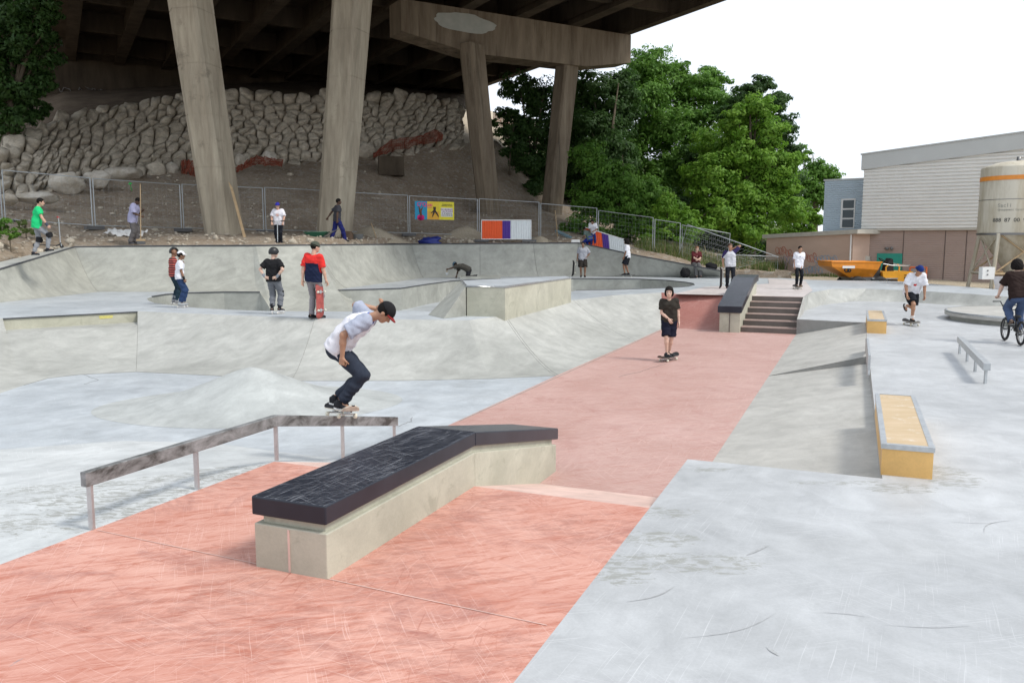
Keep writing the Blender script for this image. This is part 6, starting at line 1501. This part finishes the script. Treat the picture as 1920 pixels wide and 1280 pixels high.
def bmx(label, pos, face):
    t = thing('bicycle', label, 'bicycle', pos, face); r = .255
    fk = plain('black_bike_frame', (.02, .02, .022), .35)
    for y, x in ((-.46, 0), (.47, 0)):
        w_ = MB(); n = 28
        ring = [Vector((0, y+math.cos(2*math.pi*i/n)*(r-.03), r+math.sin(2*math.pi*i/n)*(r-.03))) for i in range(n+1)]; w_.tube(ring[:-1]+[ring[0], ring[1]], .027, 8, cap=False); wo = w_.build('wheel', M['black'], t, True)
        sp = MB()
        for i in range(14):
            q = 2*math.pi*i/14; sp.tube([(.02*(-1)**i, y, r), (0, y+math.cos(q)*(r-.05), r+math.sin(q)*(r-.05))], .0022, 3)
        ring2 = [Vector((0, y+math.cos(2*math.pi*i/n)*(r-.055), r+math.sin(2*math.pi*i/n)*(r-.055))) for i in range(n+1)]; sp.tube(ring2, .009, 5, cap=False); sp.lathe((0, y, r), [(0, -.05), (.022, -.05), (.022, .05), (0, .05)], 10, axis=(1, 0, 0)); sp.build('rim', M['dsteel'], wo, True)
    mb = MB().tube([(0, -.10, .28), (0, -.18, .52)], .016, 8).tube([(0, -.17, .50), (0, .30, .60)], .018, 8).tube([(0, -.10, .28), (0, .31, .54)], .02, 8).tube([(0, .29, .63), (0, .325, .50)], .023, 8)
    for s in (-1, 1): mb.tube([(s*.05, -.46, r), (s*.03, -.10, .28)], .010, 6).tube([(s*.05, -.46, r), (s*.02, -.175, .5)], .009, 6).tube([(s*.05, .47, r), (s*.045, .36, .52), (0, .33, .51)], .013, 6)
    mb.build('frame', fk, t, True)
    MB().tube([(-.36, .20, .86), (-.20, .25, .86), (-.10, .29, .68), (.10, .29, .68), (.20, .25, .86), (.36, .20, .86)], .012, 8).tube([(-.15, .27, .78), (.15, .27, .78)], .009, 6).tube([(0, .28, .62), (0, .29, .68)], .016, 8).build('handlebar', fk, t, True)
    MB().ball((0, -.21, .58), (.06, .13, .03), 12).tube([(0, -.18, .5), (0, -.19, .58)], .013, 6).build('saddle', M['black'], t, True)
    MB().lathe((.04, -.10, .28), [(.0, -.004), (.085, -.004), (.085, .004), (0, .004)], 20, axis=(1, 0, 0)).tube([(.07, -.10, .28), (.07, .03, .17)], .011, 6).tube([(-.07, -.10, .28), (-.07, -.23, .39)], .011, 6).build('crank', M['dsteel'], t, True)
    for s, y, z in ((1, .03, .17), (-1, -.23, .39)): MB().box((s*.12, y, z), (.10, .09, .022)).build('pedal', M['black'], t, True)
    return t
# ------------------------------------------------------------------ the people in the photograph
LT, MD, DK = ('light', (.55, .33, .24)), ('tan', (.40, .22, .14)), ('dark', (.10, .055, .035))
BR = ('brown', (.24, .125, .075)); FAIR = ('fair', (.60, .40, .31))
JEAN = (.025, .05, .12); BLK = (.014, .014, .016); WH = (.74, .75, .80)
FAR = dict(handres=.009, hres=.010, shoeres=.014)
def lk(**k): d = dict(FAR); d.update(k); return d

# 1 grinding skater on the rail
rp = r2+P(1.10, 0); hero_z = .45-.465*(1.10/2.22)+.0
hp = Vector((rp.x, rp.y, hero_z)); K = 1.62/1.75
person('boy in white and grey shirt and black cap crouching on a skateboard on the rail', hp, 90, 1.62,
       dict(pelvis=(0, -.02, .84), lean=(0, 42, 0), hunch=18, head=(0, 55, 0), hipyaw=0,
            hands=((-.42, .38, 1.24), (.24, .08, .74)), elbows=((-.6, -1, .6), (.4, -.8, -.2)), grip=(.7, 1.15), palm=((0, -1, -.3), (-1, .4, 0)), handdir=((0, .5, .5), None),
            feet=((-.10, -.08, .205), (.12, .02, .190)), knees=((-.1, 1, .1), (.15, 1, 0)), footyaw=(-4, -14), footpitch=(10, 12)),
       dict(skin=MD, shirt=(.74, .74, .79), raglan=(.36, .39, .48), collar=(.08, .13, .40), sleeve=.85, hem=-.07, loose=.03, trousers=(.028, .036, .055), trouser=.97, baggy=.012, hat='cap', hatcol=(.012, .012, .014), peak=(.22, .02, .02),
            shoe=(.015, .016, .02), sole=.75, hres=.007, shoeres=.008, handres=.005, head=.98, logo=[(-.03, -1, (.45, .08, .07))]), hres=.0115)
skateboard('skateboard tipped sideways and sliding on the rail under the crouching boy', hp+Vector((.0, 0, -.01)), 150, Matrix.Rotation(R(7), 3, 'X') @ Matrix.Rotation(R(-6), 3, 'Y'), (.55, .50, .42))

# 2 kid coming down the runway
q = G(1253, 676, ZR)
skateboard('skateboard under the approaching boy in black on the pink runway', q, 38, under=(.10, .09, .08))
person('dark haired boy in black T-shirt and shorts skating down the pink runway', q+Vector((0, 0, .095)), 186, 1.46,
       dict(lean=(0, 3, 2), hands=((-.25, .04, .84), (.03, .19, .98)), elbows=((-.6, -.8, 0), (.9, -.5, -.2)), handdir=(None, (-.5, .2, -.7)), palm=(None, (-.2, -1, 0)), grip=(.3, .35),
            feet=((-.02, -.10, .09), (.05, .13, .09)), footyaw=(48, 42), knees=((-.1, 1, 0), (.1, 1, 0)), pelvis=(.0, 0, .95), head=(-6, 4, 0)),
       dict(skin=FAIR, shirt=(.034, .030, .024), sleeve=.72, hem=-.11, loose=.018, trousers=(.008, .009, .022), trouser=.47, baggy=.022, shoe=(.03, .035, .04), sole=.05, longhair=.09, hairgrow=.016, head=1.12, watch=1, hres=.008, handres=.0065), hres=.013)

# 3 boy in red and navy with a board
q = G(590, 597, ZP)
person('boy in red and navy T-shirt standing with one hand on his upright skateboard', q, 18, 1.66,
       dict(lean=(0, -2, 3), head=(-32, 8, 0), hands=((-.23, -.10, .88), (.31, .05, .83)), elbows=((-1, -.5, 0), (.5, -1, 0)), palm=((.9, -.3, 0), (0, 0, -1)), handdir=(None, (.15, .3, -.6)), grip=(.2, .6),
            feet=((-.07, -.02, .09), (.06, .08, .09)), footyaw=(-20, -45)),
       lk(skin=LT, shirt=(.012, .018, .05), blocks=((.68, .035, .03), .33), sleeve=.85, hem=-.10, loose=.018, trousers=(.26, .235, .25), baggy=.008, shoe=BLK, sole=.06, hat='capback', hatcol=(.07, .08, .06), peak=(.05, .06, .04)), hres=.014)
bd_ = q+Vector((.21, -.12, .39)); skateboard('red skateboard standing on its tail in the hand of the boy in red and navy', bd_, 0, Matrix.Rotation(R(232), 3, 'Z') @ Matrix.Rotation(R(90), 3, 'X'), (.35, .07, .06))

# 4 boy in black with helmet, hands on hips
q = G(515, 589, ZP)
person('boy in black T-shirt, helmet and black roller skates with hands on hips', q, 8, 1.44,
       dict(lean=(0, 0, 0), head=(-38, 4, 0), hands=((-.20, -.13, 1.06), (.17, -.15, 1.06)), elbows=((-1.3, -.1, .1), (1.3, -.3, -.1)), handdir=((1, -.2, -.3), (-1, -.2, -.3)), palm=((0, 1, 0), (0, 1, 0)), grip=(.3, .3),
            feet=((-.07, 0, .165), (.13, .05, .165)), footyaw=(20, -30), pelvis=(0, 0, 1.01)),
       lk(skin=FAIR, shirt=BLK, sleeve=.75, hem=-.09, loose=.026, trousers=(.16, .17, .19), trouser=.92, baggy=.02, skates=True, shoe=BLK, hat='helmet', hatcol=(.01, .011, .012), head=1.1, kneepads=1, wristguards=(.25, .27, .30), logo=[(-.05, -1, (.5, .3, .3))]), hres=.014)
# 5, 6 the pair on the left
q = G(328, 571, ZP)
person('child in striped red shirt and black helmet half hidden behind the white capped child', q, 55, 1.42,
       dict(head=(0, 5, 0), hands=((-.10, .28, 1.36), (.24, .04, .85)), elbows=((-.4, .2, -1), (.3, -1, 0)), feet=((-.06, -.02, .165), (.07, .03, .165)), pelvis=(0, 0, 1.01), grip=(.8, .3)),
       lk(skin=BR, shirt=(.05, .035, .035), stripes=(.55, .11, .09), sleeve=1.85, hem=-.08, trousers=(.015, .035, .05), skates=True, shoe=(.35, .36, .38), sole=.2, hat='helmet', hatcol=(.012, .013, .014), head=1.12, kneepads=1), hres=.015)
q = G(339, 577, ZP)
person('child in white cap, white T-shirt and blue jeans on grey roller skates', q, 68, 1.36,
       dict(head=(0, 2, 0), lean=(0, 4, 0), hands=((-.2, .1, .88), (.22, .16, .86)), elbows=((-.3, -1, 0), (.3, -1, 0)), feet=((-.05, .07, .165), (.08, -.02, .165)), pelvis=(0, 0, 1.01), grip=(.9, .9)),
       lk(skin=BR, shirt=WH, sleeve=.75, hem=-.08, loose=.022, trousers=JEAN, trouser=.95, baggy=.02, skates=True, shoe=(.35, .37, .38), sole=.2, hat='cap', hatcol=(.75, .75, .78), head=1.12, wristguards=(.02, .02, .02)), hres=.015)

# 7 green shirt scooter boy on the left wing
q = D(72, 479, 24.6); q2 = lerp(TOP[1], TOP[2], .40)
person('boy in bright green T-shirt walking up the wall edge with his scooter', q, 62, 1.68,
       dict(lean=(0, 9, 2), head=(-6, 12, 0), hands=((-.40, -.12, .86), (.26, .33, .86)), elbows=((-.8, -.5, 0), (.4, -1, -.2)), grip=(.4, 1.1), feet=((-.05, -.13, .09), (.08, .26, .20)), footyaw=(0, 0), footpitch=(0, -10)),
       lk(skin=LT, shirt=(.02, .58, .20), sleeve=.6, hem=-.11, loose=.026, trousers=(.28, .29, .31), trouser=.97, baggy=.004, shoe=BLK, sole=.1, kneepads=1, wristguards=(.06, .07, .10)), hres=.014)
scooter('kick scooter with red grips pushed by the boy in green', D(97, 467, 24.9)+Vector((-.12, 0, .05)), 66, R(-3), (.55, .03, .03), .90)
# 8 worker with broom
q = D(251, 458, 30.4)
person('worker in pale lilac shirt holding an upright broom', q, 82, 1.72,
       dict(lean=(0, 12, 0), head=(0, 38, 0), hands=((-.06, .36, 1.24), (.12, .34, 1.03)), elbows=((-.5, -.3, -1), (.5, -.5, -1)), grip=(1.2, 1.2), palm=((1, 0, 0), (-1, 0, 0)), feet=((-.09, .02, .09), (.10, -.10, .09)), footyaw=(5, -8)),
       lk(skin=DK, shirt=(.36, .36, .52), sleeve=.95, hem=-.16, loose=.04, trousers=(.13, .12, .12), baggy=.03, shoe=(.08, .08, .09), boots=True, sole=.05), hres=.016)
bo = thing('broom', 'long wooden broom held upright by the worker in the lilac shirt', 'broom', D(264, 456, 30.3))
MB().tube([D(263, 345, 30.1), D(264, 447, 30.1)], .016, 6).build('handle', M['wood'], bo); MB().box(D(264, 450, 30.1), (.30, .08, .07)).build('head', M['wood'], bo); MB().box(D(265, 455, 30.1), (.26, .1, .12)).build('bristles', M['block'], bo)
# 9 white shirt scooter kid
q = D(524, 458, 30.8)
person('boy in white T-shirt and blue cap behind his scooter above the back wall', q, 180, 1.50,
       dict(lean=(0, 4, 0), head=(0, 8, 0), hands=((-.24, .20, .92), (.24, .20, .92)), elbows=((-1, -.6, 0), (1, -.6, 0)), grip=(1.1, 1.1), palm=((0, 0, -1), (0, 0, -1)), feet=((-.06, .0, .09), (.09, -.05, .09))),
       lk(skin=LT, shirt=(.72, .70, .74), sleeve=.85, hem=-.12, loose=.04, trousers=(.012, .014, .02), baggy=.02, shoe=(.03, .03, .04), sole=.6, hat='cap', hatcol=(.03, .03, .30), print=[(0, -.03, .07, (.60, .38, .35))], head=1.06), hres=.016)
scooter('kick scooter held by the boy in the white T-shirt on the back wall', q+Vector((0, .12, 0)), 180, 0, (.02, .02, .02), .84)
# 10 barrow man
q = D(633, 455, 34.6)
person('worker in dark T-shirt and blue trousers pulling the green wheelbarrow', q, 62, 1.80,
       dict(lean=(0, 4, 0), head=(-15, 2, 0), hands=((-.36, -.34, .93), (.20, -.06, .84)), elbows=((-.8, -.6, 0), (.5, -1, 0)), grip=(1.1, 1.1), feet=((-.06, -.28, .09), (.08, .30, .09)), footpitch=(20, -8)),
       lk(skin=DK, shirt=(.055, .055, .065), sleeve=.72, hem=-.10, loose=.022, trousers=(.02, .025, .14), baggy=.022, shoe=BLK, boots=True, sole=.05, hair=.05), hres=.016)
wb = thing('wheelbarrow', 'green wheelbarrow pulled by the worker in blue trousers', 'wheelbarrow', D(600, 457, 34.3)); Yb = 34.2
tr_ = lambda px, py, dy: D(px, py, Yb)+Vector((0, dy, 0))
tp = [tr_(573, 436, -.3), tr_(615, 435, -.3), tr_(615, 435, .35), tr_(573, 436, .35)]; bt = [tr_(587, 448, -.15), tr_(602, 447, -.15), tr_(602, 447, .2), tr_(587, 448, .2)]
MB().add(tp+bt, [(0, 4, 5, 1), (1, 5, 6, 2), (2, 6, 7, 3), (3, 7, 4, 0), (4, 7, 6, 5)]).tube(tp+[tp[0]], .018, 5, cap=False).build('tray', plain('barrow_green', (.02, .12, .07), .5), wb)
for dy, hx in ((-.22, 638), (.28, 622)): MB().tube([tr_(584, 452, dy*.3), tr_(604, 447, dy), tr_(616, 440, dy), tr_(hx, 429 if hx > 630 else 432, dy)], .018, 6).build('handle', M['dsteel'], wb)
MB().tube([tr_(600, 448, -.2), tr_(604, 457, -.25), tr_(610, 457, -.25), tr_(612, 442, -.22)], .014, 5).tube([tr_(600, 448, .25), tr_(604, 457, .28), tr_(610, 457, .28), tr_(612, 442, .25)], .014, 5).build('leg', M['dsteel'], wb)
wo = MB().lathe(tr_(580, 451, 0), [(.07, -.05), (.15, -.05), (.18, 0), (.15, .05), (.07, .05)], 18, axis=(0, 1, 0)).build('wheel', M['black'], wb); MB().lathe(tr_(580, 451, 0), [(0, -.04), (.08, -.04), (.08, .04), (0, .04)], 12, axis=(0, 1, 0)).build('rim', M['steel'], wo)
# 11 kneeling worker
q = G(872, 521.5, ZP)
person('worker in blue cap kneeling at the wall foot and reaching with a trowel', q, -88, 1.72,
       dict(pelvis=(0, -.18, .42), lean=(0, 66, 0), hunch=10, head=(0, 48, 0), hands=((-.10, .90, .40), (.16, .42, .10)), elbows=((-.6, -.2, .2), (.8, 0, .5)), grip=(1, .5), feet=((-.12, -.52, .10), (.12, -.50, .10)), knees=((-.1, 1, -.8), (.1, 1, -.8)), footpitch=(70, 70)),
       lk(skin=DK, shirt=(.075, .07, .06), sleeve=.85, hem=-.08, loose=.035, trousers=(.03, .03, .035), baggy=.03, shoe=BLK, boots=True, hat='cap', hatcol=(.08, .14, .19)), hres=.016)
tw = thing('trowel', 'small trowel in the outstretched hand of the kneeling worker', 'trowel', D(837, 512, (q.y))); MB().tube([D(838, 507, q.y-.05), D(838, 511, q.y-.05)], .02, 6).build('handle', M['wood'], tw); MB().prism([D(835, 511, q.y-.05), D(841, 511, q.y-.05), D(838, 517, q.y-.05)], (0, .02, 0)).build('blade', M['steel'], tw)
# 12 grey shirt man with board
q = G(1092, 519.6, ZP)
person('young man in light grey T-shirt and dark shorts holding a skateboard at his side', q, 182, 1.68,
       dict(lean=(0, 0, -2), head=(-18, 0, 0), hands=((-.20, .06, 1.0), (.27, .03, .88)), elbows=((-1, -.7, 0), (.4, -1, 0)), grip=(.5, .9), palm=((1, 0, 0), None), feet=((-.12, .02, .09), (.07, .0, .09))),
       lk(skin=BR, shirt=(.36, .37, .41), sleeve=.85, hem=-.12, loose=.035, trousers=(.03, .025, .022), trouser=.49, baggy=.035, shoe=BLK, sole=.1, watch=-1), hres=.018)
skateboard('dark skateboard held upright by the young man in grey', q+Vector((-.36, -.08, .42)), 0, Matrix.Rotation(R(-70), 3, 'Z') @ Matrix.Rotation(R(86), 3, 'X'), (.10, .12, .09))
# 13 curly hair on board
q = G(1176, 519.8, ZP)
skateboard('skateboard under the curly haired young man at the foot of the back wall', q, 94, under=(.06, .05, .05))
person('young man with big curly hair and white T-shirt standing on his skateboard', q+Vector((0, 0, .095)), -72, 1.70,
       dict(lean=(0, 3, 0), head=(0, 4, 0), hands=((-.22, .15, .86), (.20, .14, .90)), elbows=((-.3, -1, 0), (.3, -1, 0)), feet=((-.12, .10, .09), (.14, -.04, .09))),
       lk(skin=BR, shirt=WH, sleeve=.8, hem=-.10, loose=.024, trousers=BLK, trouser=.46, baggy=.03, shoe=BLK, sole=.1, curly=True, hairgrow=.055, longhair=.10), hres=.018)
# 14, 15 boys at the tilted barrier
q = D(1113, 466, 41.9)
person('boy in a white T-shirt bending over the tilted barrier', q, 200, 1.55, dict(lean=(0, 30, 0), head=(0, 40, 0), hands=((-.12, .42, .98), (.1, .4, .95))), lk(skin=BR, shirt=WH, sleeve=.8, trousers=(.03, .05, .20), shoe=BLK), hres=.02)
q = D(1106, 470, 41.6)
person('boy in grey green T-shirt sitting bent over before the tilted barrier', q, -40, 1.50, dict(pelvis=(0, 0, .72), lean=(0, 36, 0), head=(0, 48, 0), hands=((-.15, .42, .75), (.15, .42, .72)), feet=((-.12, .28, .09), (.12, .25, .09))), lk(skin=BR, shirt=(.10, .14, .13), sleeve=.8, trousers=(.02, .04, .30), shoe=BLK), hres=.02)
# 16 seated man
q = G(1309, 521, ZP)
person('man in maroon T-shirt sitting on the low end of the back wall', q+Vector((0, .25, 0)), 176, 1.72,
       dict(pelvis=(0, -.30, .72), lean=(0, 12, 0), head=(8, 10, 0), hands=((.02, .12, .86), (-.02, .14, .86)), elbows=((-1, -.6, -.2), (1, -.6, -.2)), feet=((-.10, .26, .09), (.08, .20, .09)), grip=(.8, .8)),
       lk(skin=FAIR, shirt=(.10, .018, .022), sleeve=.8, hem=-.06, loose=.03, trousers=(.13, .13, .13), baggy=.03, shoe=(.05, .04, .035), boots=True, hairmat=plain('ginger_hair', (.20, .09, .04), .7, 0, .3, 30), print=[(0, 0, .06, (.3, .12, .12))]), hres=.018)
# 17 raglan boy behind the hubba
q = G(1368, 541, ZP)
person('boy with navy sleeves, arm raised to his neck, behind the black topped ledge', q, 188, 1.62,
       dict(lean=(0, 0, 3), head=(0, 6, 0), hands=((-.10, -.05, 1.56), (.28, .05, .90)), elbows=((-1.2, .1, .8), (.5, -1, 0)), feet=((-.10, 0, .09), (.10, 0, .09)), grip=(.8, .9)),
       lk(skin=MD, shirt=(.55, .56, .60), raglan=(.04, .03, .10), sleeve=.8, hem=-.10, loose=.024, trousers=(.012, .012, .014), baggy=.01, shoe=BLK, hairmat=plain('brown_hair', (.07, .04, .025), .6, 0, .3, 30)), hres=.016)
skateboard('skateboard stood on end beside the boy with navy sleeves', q+Vector((-.27, -.15, .40)), 0, Matrix.Rotation(R(-84), 3, 'Z') @ Matrix.Rotation(R(90), 3, 'X'), (.16, .10, .08))
# 18 boy at the top of the stairs
q = G(1495, 542, ZP)
skateboard('skateboard under the boy standing alone at the top of the stairs', q, 4, under=(.2, .15, .1))
person('slim boy in printed white T-shirt and black jeans at the top of the stairs', q+Vector((0, 0, .095)), 176, 1.42,
       dict(lean=(0, 2, -3), head=(6, 4, 0), hands=((-.10, .12, .86), (.20, .07, .80)), elbows=((-.7, -.8, 0), (.4, -1, 0)), feet=((-.12, .02, .09), (.06, .04, .09))),
       lk(skin=MD, shirt=WH, sleeve=.8, hem=-.13, loose=.028, trousers=(.010, .012, .016), baggy=.008, shoe=(.05, .04, .035), sole=.1, print=[(.02, .02, .045, (.06, .06, .08))], head=1.05), hres=.015)
# 19 pushing skater
q = G(1708, 610, 0)
skateboard('skateboard under the skater in the blue cap on the right floor', q, 2, under=(.3, .28, .25))
person('skater in white T-shirt, black shorts and blue cap pushing off on one leg', q+Vector((0, 0, .095)), 180, 1.62,
       dict(pelvis=(.0, -.08, .86), lean=(0, 28, 0), hunch=8, head=(0, 30, 0), hands=((-.26, .16, .62), (.26, .22, .74)), elbows=((-1, -.4, 0), (1, -.4, 0)), grip=(.8, .8), feet=((-.02, -.42, .42), (.02, .08, .09)), knees=((.0, 1, -.2), (0, 1, 0)), footpitch=(45, 0), footyaw=(0, 0)),
       lk(skin=MD, shirt=WH, sleeve=.9, hem=-.12, loose=.036, trousers=(.012, .012, .013), trouser=.42, baggy=.03, shoe=(.02, .02, .022), sole=.3, hat='capback', hatcol=(.01, .03, .16), socks=.22, print=[(.03, .0, .045, (.6, .05, .05))], hres=.009), hres=.014)
# 20 bike rider
a_, b_ = G(1886, 646, 0), G(1911, 642, 0); q = G(1898, 643, 0)
bmx('small black bicycle ridden by the person in the dark brown T-shirt', q, 13)
person('rider in dark brown T-shirt and jeans standing on the bicycle pedals, seen from behind', q, 13, 1.66,
       dict(pelvis=(0, -.24, 1.08), lean=(0, 24, 0), head=(0, 12, 0), hands=((-.33, .22, .90), (.33, .22, .90)), elbows=((-1.3, -.4, .1), (1.3, -.4, .1)), grip=(1.2, 1.2), palm=((0, 0, -1), (0, 0, -1)), handdir=((.0, 1, -.1), (.0, 1, -.1)),
            feet=((-.12, -.23, .50), (.12, .03, .27)), knees=((-.05, 1, 0), (.05, 1, 0)), footyaw=(0, 0), footpitch=(12, 18)),
       lk(skin=FAIR, shirt=(.025, .014, .012), sleeve=.85, hem=-.10, loose=.03, trousers=(.06, .09, .17), trouser=.96, baggy=.018, shoe=(.12, .09, .07), sole=.2, hairgrow=.028, curly=True, longhair=.08, hres=.009), hres=.014)
# bags by the wall end
def bag(label, p, sz, seed, rot=0):
    t = thing('backpack', label, 'backpack', p); MB().ball(p+Vector((0, 0, sz[2]*.9)), sz, 16, disp=.35, seed=seed, rot=Matrix.Rotation(rot, 3, 'Y')).build('body', fabric((.012, .012, .014), 'bag'), t)
    MB().tube([p+Vector((-.05, 0, sz[2]*1.75)), p+Vector((0, 0, sz[2]*2.1)), p+Vector((.06, 0, sz[2]*1.75))], .012, 6).build('handle', M['black'], t)
    MB().ball(p+Vector((.03, -sz[1]*.75, sz[2]*.65)), (sz[0]*.6, sz[1]*.4, sz[2]*.5), 12, disp=.3, seed=seed+1).build('pocket', fabric((.016, .016, .02), 'bag'), t)
bag('black backpack on the ground left of the seated man', G(1285, 521, ZP)+Vector((0, .1, 0)), (.24, .16, .24), 3)
bag('black bag on top of the wall end right of the seated man', D(1333, 505, 39.2), (.30, .2, .17), 6, .2)
single(MB().ball(G(1300, 521.5, ZP)+Vector((0, 0, .03)), (.18, .12, .05), 12, disp=.3), 'dropped_jacket', fabric((.012, .012, .014), 'bag'), 'black jacket lying on the ground beside the backpack', 'jacket')
